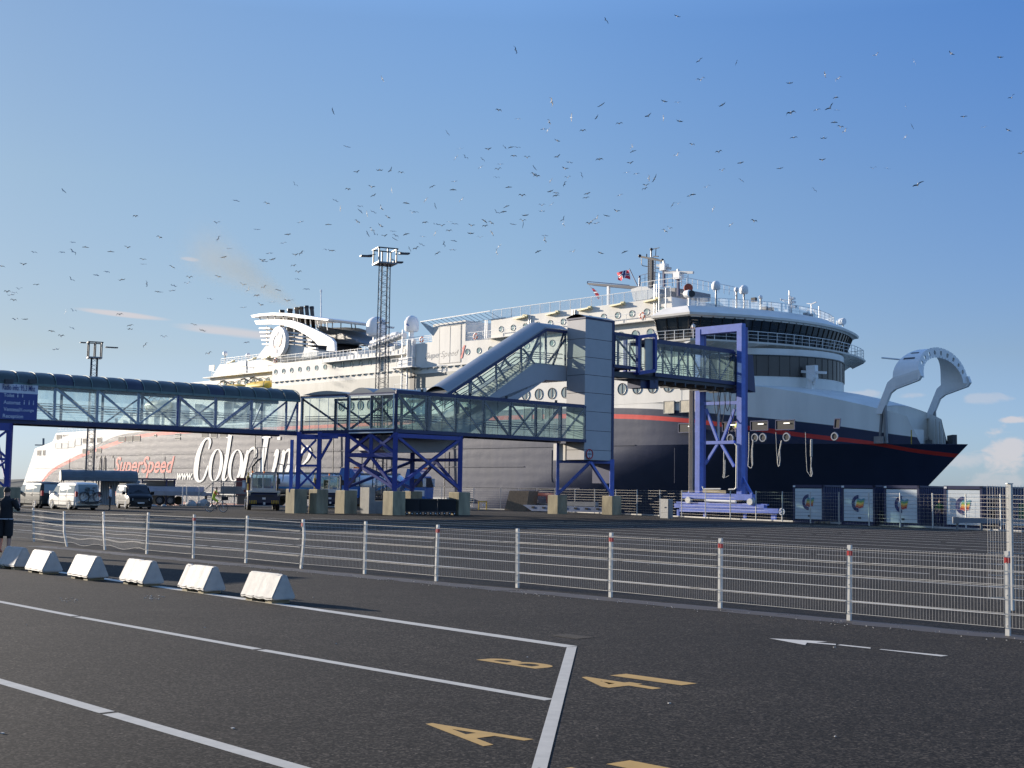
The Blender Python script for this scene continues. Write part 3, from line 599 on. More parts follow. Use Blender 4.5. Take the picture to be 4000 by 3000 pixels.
# big square mooring and deck windows
WIN=mat('opening_dark',(.012,.012,.013),.7,var=0); TAN=mat('aged_panel',(.50,.44,.32),.5,var=.25,scale=1.5)
def window(x0,x1,z0,z1,m=WIN,t=-.03,name='window',pts=None):
    mb=MB(); P=pts or [(x0,z0),(x1,z0),(x1,z1),(x0,z1)]; mb.prism([(a,t-.01,b) for a,b in P],(0,.03,0)); o=mb.build(name,m,ship)
    m2=MB(); 
    for (a,b),(c,d) in zip(P,P[1:]+P[:1]): m2.beam((a,t-.01,b),(c,t-.01,d),.07,.05,up=(0,1,0))
    m2.build('window_frame',GREYM,o); return o
GP=mat('grey_panel',(.42,.43,.41),.4,var=.08)
for a in ((-91,-89.3,7.7,8.76,WIN),(-88.2,-87.2,7.7,8.76,WIN),(-82.2,-79.2,9.12,10.15,GP),(-78.9,-76.1,9.12,10.1,GP),(-75.9,-72.9,9.25,10.6,GP),(-72.7,-70,9.6,10.95,GP),(-69.2,-67.2,9.98,10.9,WIN),(-65.7,-64,10,10.9,WIN),(-62.8,-60.8,10,10.95,WIN),(-69.1,-67.1,7.9,8.83,WIN),(-65.9,-63.8,7.9,8.86,WIN),(-62.8,-60.8,7.94,8.87,WIN),(-53.6,-51,10,10.96,WIN),(-50.5,-47.9,10,11,WIN),(-47.5,-44.8,10,11,WIN),(-39.4,-38.5,10.7,11.1,WIN),(-31.4,-29.6,10.72,11.1,WIN),(-31.4,-29.6,10.0,10.4,WIN),(-22,-20,10.14,11.02,WIN),(-18.8,-16.9,10.14,11,WIN),(-15.7,-13.7,10.14,11,WIN),(59.8,61.2,10.8,12.4,WIN),(61.8,63.1,10.8,12.3,WIN),(63.7,65.1,10.8,12.3,WIN),(83.35,84.9,11.0,12.4,TAN),(85.8,88.8,11.05,12.4,TAN)): window(*a)
window(0,0,0,0,pts=[(-81.8,11.9),(-81.6,10.9),(-79.4,11.2),(-79.3,11.9)]); window(0,0,0,0,pts=[(-78.7,11.87),(-78.6,11.5),(-76.1,11.85)])
for x in (-67.8,-65.4,-62.9,-61,-59.3,-55.9): mb=MB(); mb.disc((x,-.03,7.14),(0,1,0),.26,.06,14); mb.build('fairlead',BLK,ship)
mb=MB()
for x in (-61,-59.2): 
    for d in (0,.35): mb.tube((x+d*.6,-.1,7.0),(x-.3+d,-.3,1.0),.05,5)
mb.build('stern_line',BLK,ship)
# door and lettering on the upper side
mb=MB()
for x0,x1 in ((42.6,44.78),(44.85,47)): mb.prism([(x0,-.05,19.25),(x1,-.05,19.25),(x1,-.05,24.3),(x0,-.05,24.3)],(0,.03,0))
mb.build('side_door',SUP,ship); mb=MB()
for (a,b),(c,d) in zip([(42.5,19.2),(47.1,19.2),(47.1,24.38),(42.5,24.38)],[(47.1,19.2),(47.1,24.38),(42.5,24.38),(42.5,19.2)]): mb.beam((a,-.05,b),(c,-.05,d),.05,.03,up=(0,1,0))
mb.beam((44.8,-.06,19.2),(44.8,-.06,24.3),.04,.03,up=(0,1,0)); mb.build('door_seal',GREYM,ship)
def hullmap(off=-.05): return lambda x,z:(x,off,z)
caps=(0,1.0)
GT=mat('grey_lettering',(.20,.21,.24),.4,var=.05); RT_=mat('red_lettering',(.62,.06,.045),.4,var=.08,scale=.8); WT=mat('white_lettering',(.78,.76,.70),.45,var=.06,scale=.8)
mb=textmesh(MB(),'SuperSpeed',hullmap(),39.4,46.7,20.14,21.0,shear=.35,fitcaps=(0,1)); mb.build('lettering',GT,ship)
mb=MB(); mb.prism([(47.1,-.07,19.7),(47.45,-.07,19.7),(48.05,-.07,21.45),(47.75,-.07,21.45)],(0,.02,0)); mb.prism([(47.75,-.075,21.45),(48.0,-.075,21.3),(47.5,-.075,20.9),(47.4,-.075,21.0)],(0,.02,0)); mb.build('lettering',RT_,ship)
mb=textmesh(MB(),'SuperSpeed',hullmap(),-55,-31.3,4.15,7.2,shear=.35,bold=.022,fitcaps=(0,1)); mb.build('lettering',RT_,ship)
mb=textmesh(MB(),'www.',hullmap(-.09),-30.1,-24.6,2.9,4.15,shear=.35,bold=.03,fitcaps=(0,.74)); mb.build('lettering',WT,ship)
# the tall swash lettering, drawn stroke by stroke: (x, y, width) in metres-like units of a zoomed view
def stroke(mb,pts,k=6):
    P=[]
    n=len(pts)
    for i in range(n-1):
        p0,p1,p2,p3=pts[max(0,i-1)],pts[i],pts[i+1],pts[min(n-1,i+2)]
        for j in range(k):
            t=j/k; P.append(tuple(.5*((2*b)+(c-a)*t+(2*a-5*b+4*c-d)*t*t+(3*b-a-3*c+d)*t**3) for a,b,c,d in zip(p0,p1,p2,p3)))
    P.append(pts[-1]); Lr=[]
    for i,(x,y,wd) in enumerate(P):
        a=P[max(0,i-1)]; b=P[min(len(P)-1,i+1)]; dx,dy=b[0]-a[0],b[1]-a[1]; l=math.hypot(dx,dy) or 1
        nx,ny=-dy/l,dx/l; Lr.append((r3(x-nx*wd/2,y-ny*wd/2,-.09-.00001*i),r3(x+nx*wd/2,y+ny*wd/2,-.09-.00001*i)))
    o=len(mb.v)
    for a,b in Lr: mb.v+=[tuple(a),tuple(b)]
    for i in range(len(Lr)-1): mb.f.append((o+2*i,o+2*i+1,o+2*i+3,o+2*i+2)); mb.m.append(0)
def letter(*sts):
    mb=MB()
    for s in sts: stroke(mb,s)
    mb.build('lettering',WT,ship)
def oval(cx,cy,rx,ry,sl=.13,thick=26,thin=7):
    P=[]
    for i in range(21):
        t=2*math.pi*i/20; x=cx+rx*math.cos(t)-sl*(ry*math.sin(t)); y=cy+ry*math.sin(t); P.append((x,y,thin+(thick-thin)*abs(math.cos(t))**1.2))
    return P
letter([(446,1358,9),(458,1300,18),(447,1272,19),(420,1278,14),(392,1320,22),(362,1400,34),(346,1490,38),(342,1560,36),(355,1608,26),(380,1617,16),(405,1595,14),(425,1545,16),(440,1490,8)])
letter(oval(503,1488,44,128)); letter([(585,1262,4),(606,1262,12),(622,1244,24)],[(622,1244,26),(600,1380,28),(575,1520,28),(563,1590,26),(572,1612,14),(597,1580,4)])
letter(oval(664,1490,46,126)); letter([(765,1368,20),(745,1450,30),(722,1560,30),(712,1612,28)],[(745,1440,6),(775,1375,14),(806,1348,20),(824,1366,20),(824,1410,20),(814,1432,8)])
letter([(872,1264,10),(910,1262,22),(948,1258,10)],[(914,1264,38),(893,1400,36),(870,1530,36),(862,1612,34)],[(832,1612,10),(880,1614,20),(925,1604,18),(943,1572,10),(948,1545,3)])
letter([(1015,1255,24),(1013,1282,26)],[(975,1415,5),(990,1380,16),(1004,1372,24),(985,1470,28),(962,1575,26),(968,1605,14),(988,1580,4)])
letter([(1038,1400,6),(1056,1375,24),(1040,1480,28),(1014,1612,28)],[(1040,1440,6),(1070,1385,12),(1098,1362,22),(1108,1400,28),(1092,1490,28),(1074,1580,26),(1082,1610,12),(1100,1585,4)])
letter([(1178,1500,8),(1215,1475,12),(1252,1430,22),(1268,1375,22),(1246,1336,16),(1212,1355,12),(1180,1430,22),(1162,1520,30),(1168,1590,26),(1196,1614,14),(1228,1590,8),(1248,1545,4)])
# ------------------------------------------------------------------ rails (open steel rails with mesh panels)
RAIL=mat('rail_white',(.62,.63,.62),.4,var=.05); SCR=glassmat('rail_screen',(.86,.90,.92),.06,.22,(.75,.78,.8))
def rail(pts,h=1.1,step=2.4,bars=3,r=.04,screen=False,m=None,name='railing'):
    mb=MB(); g_=MB()
    for a,b in zip(pts,pts[1:]):
        a,b=Vector(a),Vector(b); L=(b-a).length; n=max(1,round(L/step))
        for i in range(n+1): p=a+(b-a)*i/n; mb.beam(p,p+Vector((0,0,h)),r*1.4)
        for k in range(bars): z=Vector((0,0,h*(1-k/bars))); mb.beam(a+z,b+z,r*(1.6 if k==0 else .9))
        if screen: g_.add([a+Vector((0,0,.08)),b+Vector((0,0,.08)),b+Vector((0,0,h-.05)),a+Vector((0,0,h-.05))],[(0,1,2,3)])
    o=mb.build(name,m or RAIL,ship)
    if screen: g_.build('rail_screen',SCR,o)
    return o
rail([(-20.3,2.3,23.1),(-6.4,2.3,23.1)],1.0,1.2,screen=True); rail([(-21.1,1.0,20.9),(-.6,1.0,20.9)],.85,2.3,2)
rail([(0,.1,21.75),(13,.1,21.75)],1.25,2,screen=True); rail([(13,.1,21.75),(31.8,.1,21.75)],.9,1.9,2); rail([(16.8,5,23.0),(39.5,5,23.0)],1.1,1.9,4); rail([(32.5,.1,22.4),(40.8,.1,22.4)],1.0,2,3)
rail([(53.3,.1,24.5),(57,.1,24.5),(84.2,.1,24.5)],1.25,1.8,1,screen=True); rail([(48,.1,22.0),(53.2,.1,22.0)],1.1,1.7,2,screen=True)
rail([(53.5,-.6,21.95),(84,-.6,21.95)],1.0,3.2,2); mb=MB(); mb.box(53.2,84,-.7,0,21.87,21.95); mb.build('side_walkway',SUP,ship)
rail([(-82,.3,12.4),(-64,.3,12.4)],1.2,1.5,3)
rail([(78,2,26.0),(84.2,2,26.0),(84.2,12,26)],1.1,1.0,2)
for i in range(1): pass
# slatted wing screen over the door block
mb=MB(); mb.beam((39.3,-.9,25.3),(54,-.9,25.5),.12); mb.beam((41.1,0,24.3),(56,0,24.55),.08)
for i in range(15): mb.beam((39.6+i*1.02,-.9,25.32),(41.0+i*1.02,.0,24.4),.07)
mb.prism([(39.2,-.9,25.3),(41.1,-.03,24.3),(41.1,-.03,23.2)],(.1,.1,0)); mb.build('wing_screen',RAIL,ship)
# ------------------------------------------------------------------ lifeboats
LBM=mat('lifeboat_yellow',(.78,.52,.06),.4,var=.12,scale=2)
def lifeboat(x,z,L,t=-.4,lab=None,col=None):
    mb=MB(); rws=[]
    for i in range(13):
        u=i/12; wd=1.6*(1-abs(2*u-1)**3.2)**.6+.02; hh=1.0*(1-.35*abs(2*u-1)**3); rws.append([(x+L*u,t+1.5+wd*math.cos(a)*1.0,z+hh*(math.sin(a)*(1.25 if math.sin(a)<0 else .95)))for a in [2*math.pi*j/14 for j in range(14)]])
    mb.rows(rws,True); mb.f.append(tuple(range(14))); mb.m.append(0); mb.f.append(tuple(range(12*14,13*14))[::-1]); mb.m.append(0)
    o=mb.build('lifeboat',col or LBM,ship,smooth=True,label=lab); m2=MB()
    for k in (.18,.5,.8): m2.torus((x+L*k,t+1.5,z),(1,0,0),1.5,.05,16,5)
    m2.box(x+L*.3,x+L*.7,t-.05,t+.1,z+.05,z+.1); m2.build('grab_line',GREYM,o)
    m3=MB(); 
    for k in (.12,.88): m3.beam((x+L*k,2.2,z+2.0),(x+L*k,t+1.2,z+1.6),.25); m3.beam((x+L*k,t+1.2,z+1.6),(x+L*k,t+1.2,z+.8),.1)
    m3.build('davit',GREYM,ship)
lifeboat(-9.2,18.35,9,lab='bright yellow covered lifeboat, the larger one'); lifeboat(-18.8,18.25,8.8,lab='yellow covered lifeboat behind the larger one')
CRM=mat('lifeboat_cream',(.70,.58,.36),.4,var=.15)
lifeboat(-44.5,16.6,8.5,lab='cream coloured tender boat seen through the walkway glass',col=CRM)
mb=MB()
for i in range(7): mb.box(-33+i*5,-31.2+i*5,.8,2.2,13+(i%3)*.9,15+(i%2)*1.3)
for i in range(9): mb.tube((-58+i*6.3,1.5,12.4),(-58+i*6.3,1.5,14.8+(i%4)*.8),.3,8)
mb.build('deck_gear',GP,ship)
# ------------------------------------------------------------------ funnel
FW_=WHT
def slabpx(name,fn,pts,t0,th,m,root=ship,smooth=False):
    mb=MB(); mb.prism([Vector((p.x,t0,p.z)) for p in [fn(*q,t0) for q in pts]],(0,th,0)); return mb.build(name,m,root)
fun=slabpx('funnel',r3,[(835,618),(905,525),(960,515),(1100,508),(1200,525),(1325,560),(1325,600),(1240,612)],1.2,14,SUP)
slabpx('funnel_fin',r3,[(815,318),(900,310),(1010,306),(1110,312),(1200,340),(1300,385),(1380,425),(1440,460),(1462,490),(1465,560),(1400,560),(1405,520),(1330,515),(1300,480),(1230,430),(1150,385),(1060,355),(960,345),(832,347)],1.0,.5,WHT,fun)
slabpx('funnel_fin',r3,[(815,318),(900,310),(1010,306),(1110,312),(1200,340),(1300,385),(1380,425),(1440,460),(1462,490),(1465,560),(1400,560),(1405,520),(1330,515),(1300,480),(1230,430),(1150,385),(1060,355),(960,345),(832,347)],1.0,.5,WHT,fun).location.y=13.5
slabpx('funnel_canopy',r3,[(787,272),(870,258),(960,252),(1060,254),(1150,262),(1240,276),(1330,292),(1420,303),(1410,318),(1300,306),(1180,294),(1080,278),(960,272),(860,280),(800,292)],1.5,13,WHT,fun)
mb=MB()
for x in (862,925,985,1052,1130,1160,1330,1400):
    a=r3(x,268 if x<1200 else 300,2); b=r3(x+(10 if x>1100 else 0),330 if x<1200 else 395,2); mb.beam(a,b,.12); mb.beam(a+Vector((0,11.5,0)),b+Vector((0,11.5,0)),.12)
mb.build('funnel_strut',GREYM,fun)
mb=MB()
for i,y in enumerate((378,410,442,474,506)):
    a=r3(862+i*6,y,1.6); b=r3(950,y+2,1.6); mb.beam(a,b,.42,.22); mb.beam(a+Vector((0,12,0)),b+Vector((0,12,0)),.42,.22); mb.beam(a,a+Vector((0,12,0)),.42,.22)
    if i<4: x1=(1170,1235,1290,1310)[i]
    else: x1=1325
    y2=(415,442,470,502,532)[i]; a=r3(1055,y2-12,1.6); b=r3(x1,y2+8,1.6); mb.beam(a,b,.42,.22)
    a=r3(1055,y2-36,1.6); b=r3(x1-45,y2-22,1.6)
    if i>0: mb.beam(a,b,.36,.2)
mb.build('louvre',WHT,fun)
mb=MB(); 
for x in (918,1080,1140,1212,1275): a=r3(x,360+max(0,x-1060)*.36,2.0); b=r3(x,545,2.0); mb.beam(a,b,.14)
mb.build('louvre_post',WHT,fun)
slabpx('funnel_casing',r3,[(1040,365),(1100,372),(1180,400),(1260,440),(1320,500),(1325,545),(1040,520)],3.0,9,DGREY,fun)
# emblem disc: white oval, grey C, small wave flag
def c_arc(cx,cz,r0,r1,a0,a1,t,n=18,asp=1.0):
    P=[(cx+r1*asp*math.cos(a0+(a1-a0)*i/n),t,cz+r1*math.sin(a0+(a1-a0)*i/n)) for i in range(n+1)]+[(cx+r0*asp*math.cos(a1-(a1-a0)*i/n),t,cz+r0*math.sin(a1-(a1-a0)*i/n)) for i in range(n+1)]
    return P
WAVES=[mat('wave_teal',(.10,.30,.34),.45,var=0),mat('wave_green',(.18,.38,.14),.45,var=0),mat('wave_yellow',(.72,.50,.08),.45,var=0),mat('wave_orange',(.70,.22,.05),.45,var=0),mat('wave_red',(.45,.03,.03),.45,var=0)]
def emblem(root,fx,m,s):
    """grey or navy half ring with a five coloured wave flag; fx maps (x,z) in emblem radii"""
    mb=MB(); P=[fx(*q) for q in [(math.cos(a)*1.0,math.sin(a)*1.0) for a in [R(88)+R(184)*i/16 for i in range(17)]]]+[fx(*q) for q in [(math.cos(a)*.58,math.sin(a)*.58) for a in [R(272)-R(184)*i/16 for i in range(17)]]]
    for i in range(16): mb.add([P[i],P[i+1],P[32-i],P[33-i]],[(0,1,2,3)])
    e=mb.build('emblem',m,root)
    for k in range(5):
        mb=MB(); z=.42-k*.21; up=[];dn=[]
        for i in range(9):
            x=-.18+1.12*i/8-k*.06; wv=.055*math.sin(i/8*2*math.pi*1.4)+.05*(i/8)*(1-k*.25); up.append(fx(x,z+.105+wv)); dn.append(fx(x,z-.105+wv))
        for i in range(8): mb.add([dn[i],dn[i+1],up[i+1],up[i]],[(0,1,2,3)])
        mb.build('emblem_wave',WAVES[k],root if root.parent is None else root)
    return e
mb=MB(); n=28; mb.prism([(.95+2.35*math.cos(2*math.pi*i/n),.15,25.4+2.45*math.sin(2*math.pi*i/n)) for i in range(n)],(0,.75,0)); disc=mb.build('emblem_disc',WHT,fun,smooth=True)
EMG=mat('emblem_grey',(.13,.15,.23),.4,var=0)
def fx_f(x,z): return (.75+x*1.5,.10,25.3+z*1.75)
mbE=MB(); P=[fx_f(math.cos(a),math.sin(a)) for a in [R(75)+R(205)*i/16 for i in range(17)]]+[fx_f(math.cos(a)*.62,math.sin(a)*.62) for a in [R(280)-R(205)*i/16 for i in range(17)]]
for i in range(16): mbE.add([P[i],P[i+1],P[32-i],P[33-i]],[(0,1,2,3)])
mbE.build('emblem_letter',EMG,disc)
for k in range(5):
    mb=MB(); z=.38-k*.2
    for i in range(8):
        x=-.1+1.25*i/8-k*.06; x2=x+1.25/8; wv=.1*math.sin(i/8*8)+.18*i/8; w2=.1*math.sin((i+1)/8*8)+.18*(i+1)/8
        mb.add([fx_f(x,z-.1+wv),fx_f(x2,z-.1+w2),fx_f(x2,z+.1+w2),fx_f(x,z+.1+wv)],[(0,1,2,3)])
    mb.build('emblem_wave',[mat('f_teal',(.35,.5,.6),.5,var=0),mat('f_green',(.45,.6,.5),.5,var=0),mat('f_yel',(.8,.6,.3),.5,var=0),mat('f_or',(.8,.42,.25),.5,var=0),mat('f_red',(.65,.28,.22),.5,var=0)][k],disc)
for i,(x,yt,yb,rr_) in enumerate([(1040,248,300,.62),(1105,238,335,.66),(1160,228,345,.55),(1197,222,350,.55),(1240,214,355,.5),(1282,220,360,.5)]):
    a=r3(x,yt,6+i*.5); b=r3(x+(0 if i<2 else 18),yb+70,6+i*.5); mb=MB(); rr_*=.66; mb.tube(b,a,rr_,14); st=mb.build('exhaust_pipe',mat('sooty_pipe',(.075,.06,.048),.6,var=.3,scale=1.2),fun,smooth=True); mb=MB(); mb.tube(a,a+(a-b).normalized()*.35,rr_+.06,14); mb.build('pipe_lip',BLK,st,smooth=True)
a,b,c,d=r3(1300,360,5),r3(1430,372,5),r3(1700,500,5),r3(1440,470,5)
mb=MB()
for i in range(8):
    k=i/7; p=Vector((a.x,4,a.z))*(1-k)+Vector((r3(1460,510,4).x,4,r3(1460,510,4).z))*k
    q0=r3(1330+i*14,358+i*13,6); q1=r3(1440+i*34,378+i*17,6); mb=MB(); mb.beam(q0,q1,.35,.12); mb.build('vent_louvre',GREYM,fun)
slabpx('vent_casing',r3,[(1310,362),(1430,380),(1560,440),(1690,498),(1480,500),(1380,440)],7,10,mat('vent_grey',(.26,.28,.31),.5,var=.2),fun)
# funnel mast
mb=MB(); a=r3(1357,85,13);b=r3(1357,400,13); mb.tube(b,a,.16,8,.09); mb.tube(a,a+Vector((0,0,.4)),.18,8); mb.beam(a-Vector((.6,0,6)),a-Vector((-.6,0,6)),.06); mb.tube(a-Vector((0,0,5)),r3(1315,285,13),.02,4); mb.tube(a-Vector((0,0,5)),r3(1540,420,13),.02,4); mb.build('signal_mast',WHT,ship)
# radomes
def radome(p,r,h,lab=None,stand=1.0,emb=False,k=1):
    mb=MB(); p=Vector(p); mb.rows([[(p.x+rr_*math.cos(2*math.pi*j/16),p.y+rr_*math.sin(2*math.pi*j/16),z) for j in range(16)] for rr_,z in [(r*.86,p.z),(r,p.z+.1*h),(r,p.z+.5*h),(r*.93,p.z+.68*h),(r*.76,p.z+.83*h),(r*.45,p.z+.95*h),(.02,p.z+h)]],True); mb.f.append(tuple(range(16))[::-1]); mb.m.append(0)
    o=mb.build('radome',WHT,ship,smooth=True); m2=MB(); m2.tube(p-Vector((0,0,stand)),p,r*.35 if r>.8 else .1,8); m2.build('radome_stand',GREYM if r<.8 else WHT,o); 
    if emb:
        for a in (90,215,330):
            m3=MB(); n=8; P=[]
            for i in range(n+1):
                v=i/n; P.append((v,.16*math.sin(math.pi*v)))
            poly=[(u,w_) for u,w_ in P]+[(u,-w_) for u,w_ in P[::-1][1:-1]]
            ca,sa=math.cos(R(a)),math.sin(R(a)); vv=[]
            for u,w_ in poly:
                x=(u*ca-w_*sa)*r*.7; z=(u*sa+w_*ca)*r*.7; yy=-math.sqrt(max(0,r*r-x*x))-.03; th=R(20); vv.append((p.x+x*math.cos(th)+yy*math.sin(th)*-.0,p.y+yy,p.z+.45*h+z))
            m3.add(vv,[tuple(range(len(vv)))]); m3.build('radome_mark',mat('mark_blue',(.02,.12,.42),.4,var=0),o)
    return o
p=r3(1805,440,7); radome((p.x,7,p.z),1.65,3.05); p=r5(850,262,7); radome((p.x,7,p.z),1.1,2.45,emb=True,stand=1.6)
p=r3(580,598,6); radome((p.x,6,p.z),.42,.8,stand=1.0); p=r3(766,612,6); radome((p.x,6,p.z),.4,.75,stand=.6)
# life raft canisters
mb=MB()
for i in range(8):
    x,y=430+i*46,428-i*17.5; a=r5(x,y,-.5)
    mb.tube((a.x-.55,-.5,a.z),(a.x+.55,-.5,a.z),.42,12); 
    if i<6: b=r5(x+20,y-42,1.0); mb.tube((b.x-.55,.9,b.z),(b.x+.55,.9,b.z),.42,12)
raft=mb.build('life_raft_canister',WHTF,ship,smooth=True)
mb=MB()
for i in range(8):
    a=r5(430+i*46,428-i*17.5,-.5); 
    for d in (-.5,.0,.5): mb.torus((a.x+d*.7,-.5,a.z),(1,0,0),.43,.03,12,4)
mb.build('canister_strap',DGREY,raft)
mb=MB(); mb.box(15,36,-1.0,1.6,20.95,21.05); 
for i in range(12): mb.beam((15.5+i*1.8,-.9,21),(15.5+i*1.8,-.9,22.6),.08)
mb.build('raft_rack',RAIL,ship)
# pilot ladder platform with machinery
mb=MB(); mb.box(33.5,38.5,-1.6,-.02,18.95,19.1)
for x in (33.6,34.8,36.2,37.4,38.4): mb.beam((x,-1.55,19.1),(x,-1.55,20.3),.06)
mb.beam((33.5,-1.55,20.3),(38.4,-1.55,20.3),.06); mb.beam((33.5,-1.55,19.7),(38.4,-1.55,19.7),.05); mb.beam((34,-1.5,18.95),(36,-.05,17.6),.15); mb.beam((38,-1.5,18.95),(36.4,-.05,17.6),.15)
mb.box(35.0,37.2,-1.3,-.1,19.1,20.4); mb.tube((35.2,-.8,12.8),(35.2,-.8,24.5),.12,6); mb.tube((36.4,-.8,12.8),(36.4,-.8,23),.12,6); mb.box(36.0,37.3,-.5,-.05,20.4,23)
for i in range(24): mb.beam((35.2,-.8,13+i*.42),(36.4,-.8,13+i*.42),.05)
for z in (15.6,13.6): mb.box(33.8,36,-1.2,-.1,z,z+.08); mb.beam((33.9,-1.15,z),(33.9,-1.15,z+1.1),.05); mb.beam((33.9,-1.15,z+1.1),(36,-1.15,z+1.1),.05)
pf=mb.build('ladder_platform',WHTF,ship); mb=MB(); mb.box(36.2,37.2,-.12,-.03,15.1,18.2); mb.build('dark_hatch',BLK,ship)
# floodlights, pipes, lifebuoys along the top deck
def flood(p):
    mb=MB(); mb.obox(p,(2.0,-.15,.12),(0,-.4,0),(0,0,.14)); mb.box(p.x+1.7,p.x+2.2,-.35,.0,p.z+.1,p.z+.45); mb.build('side_lamp',mat('lamp_yellow',(.62,.55,.30),.5,var=.1),ship)
for fn,x,y in ((r5,1990,135),(q2,35,408),(q2,385,368),(q2,730,322),(q2,1080,275),(q2,1445,230),(r3,605,664),(r3,775,642),(r3,890,630)): p=fn(x,y,0); flood(Vector((p.x,-.02,p.z)))
def buoy(p,r=.36):
    mb=MB(); mb.torus(p,(0,1,0),r,.085,18,7); o=mb.build('lifebuoy',mat('buoy_orange',(.75,.16,.06),.5,var=.05),ship,smooth=True)
    for k in range(4):
        m2=MB(); m2.torus(p,(0,1,0),r,.095,5,7,a0=k*math.pi/2+.2,a1=k*math.pi/2+.75); m2.build('buoy_band',WHT,o,smooth=True)
p=q2(1405,368,-.75); buoy((p.x,-.75,p.z)); p=r5(1541,315,-.1); buoy((p.x,-.1,p.z)); p=r5(958,350,-.1); buoy((p.x,-.1,p.z)); p=r3(987,640,-.05); buoy((p.x,-.05,p.z))
mb=MB()
for x,z0,z1 in ((68.5,22.2,24.4),(60.6,21,24.4),(81.9,22,26.2),(52.2,22,24.5),(28.9,18.9,21.5)): mb.tube((x,-.12,z0),(x,-.12,z1),.08,6); mb.tube((x+.35,-.12,z0),(x+.35,-.12,z1),.06,6)
mb.tube((83.3,-.9,19),(83.3,-.9,27.3),.05,6); mb.tube((84.3,-.9,19),(84.3,-.9,25.4),.06,6)
for i in range(14): mb.beam((82.6,-.9,17.8+i*.35),(83.3,-.9,17.8+i*.35),.04)
mb.build('side_pipe',WHTF,ship)
for fn,a in ((r3,((450,680),(490,720))),(r3,((682,647),(747,690))),(r3,((680,692),(749,738)))):
    p,q=fn(*a[0],2.1),fn(*a[1],2.1); mb=MB(); mb.box(p.x,q.x,2.1,2.2,q.z,p.z); mb.build('vent_grille',TAN if a[0][0]<500 else GP,ship)
# ------------------------------------------------------------------ bridge
def bfront(t,off=0.0): return 88.9+(t+2.3)/30.6*1.4+4.6*(1-((t-13)/15.3)**2)+off
def bring(off,z,aft=83.9,n=26,lift=0):
    """plan line of the bridge: near aft corner, near front corner, curved front, far side; off grows it outward"""
    P=[(aft-off*.2,-2.3-off,z)]
    for i in range(n+1):
        t=-2.3-off+(30.6+2*off)*i/n; tt=-2.3+30.6*i/n; P.append((bfront(tt)+off,t,z))
    P.append((86-off*.2,28.3+off,z)); return P
def wallrows(name,lv,m,root=ship,smooth=False,cap=None):
    mb=MB(); rws=[bring(o,z) for o,z in lv]; mb.rows(rws,flip=True)
    if cap:
        for i,up_ in cap:
            r_=rws[i]; o=len(mb.v); mb.v+=[tuple(p) for p in r_]; f=tuple(range(o,o+len(r_))); mb.f.append(f if up_ else f[::-1]); mb.m.append(0)
    return mb.build(name,m,root,smooth=smooth)
bridge=wallrows('bridge_roof',[(.15,21.65),(.55,21.75),(.6,22.0),(-1.2,23.05),(-1.6,23.1)],SUP,cap=((0,False),(4,True)))
BG=mat('bridge_glass',(.012,.014,.016),.05,var=0,spec=.9)
gl=wallrows('bridge_window_band',[(-.75,19.15),(.0,21.7)],BG)
mb=MB(); lo,hi=bring(-.72,19.15),bring(.03,21.7)
for i in range(0,len(lo),1): mb.beam(lo[i],hi[i],.10,.12)
for a,b in zip(lo,lo[1:]): mb.beam(Vector(a)+Vector((0,0,.02)),Vector(b)+Vector((0,0,.02)),.14)
for f in (.33,.66): a=Vector(lo[0])*(1-f)+Vector(lo[1])*f; b=Vector(hi[0])*(1-f)+Vector(hi[1])*f; mb.beam(a,b,.12)
mb.build('window_post',BLK,gl)
mb=MB(); 
for i in range(1,27,1): p=Vector(hi[i])*.5+Vector(hi[i+1])*.5; d=(Vector(hi[i+1])-Vector(hi[i]))*.42; mb.beam(p-d+Vector((.12,0,-.05)),p+d+Vector((.12,0,-.05)),.16,.2)
mb.build('wiper_box',WHTF,gl)
wallrows('bridge_deck',[(-1.0,17.3),(-.3,18.0),(1.15,18.75),(1.2,18.95),(-.8,19.0)],SUP,cap=((4,True),))
rail([Vector(p) for p in bring(1.1,18.95)][0::2]+[Vector(bring(1.1,18.95)[-1])],1.15,1.25,3,.035,m=WHT)
mb=MB()
for a in bring(1.0,18.7)[1:-1]: mb.beam((a[0],a[1],18.72),(a[0]-1.7,a[1],18.1),.08,.25)
mb.build('deck_bracket',WHTF,ship)
def ffront(t): return 88.6+8.2*(1-((t-13)/13.0)**2)
def fring(off,z,n=24): return [(ffront(Bm*i/n)+off,Bm*i/n,z) for i in range(n+1)]
mb=MB(); mb.rows([[(85,0,z)]+fring(0,z)+[(85,26,z)] for z in (12.3,14.9,17.4,18.3)],flip=True); mb.build('front_house',SUP,ship)
mb=MB(); mb.rows([fring(.04,z) for z in (15.15,17.45)],flip=True); fb_=mb.build('front_glazing',mat('brown_glazing',(.035,.030,.028),.22,var=.25,scale=1.2,streak=.1,spec=.5),ship)
mb=MB()
for i in range(0,25): mb.beam(fring(.06,15.15)[i],fring(.06,17.45)[i],.05)
mb.beam(fring(.1,15.1)[-1],fring(.1,17.6)[-1],.25); 
for a,b in zip(fring(.08,17.5),fring(.08,17.5)[1:]): mb.beam(a,b,.12)
mb.build('glazing_bar',BLK,fb_)
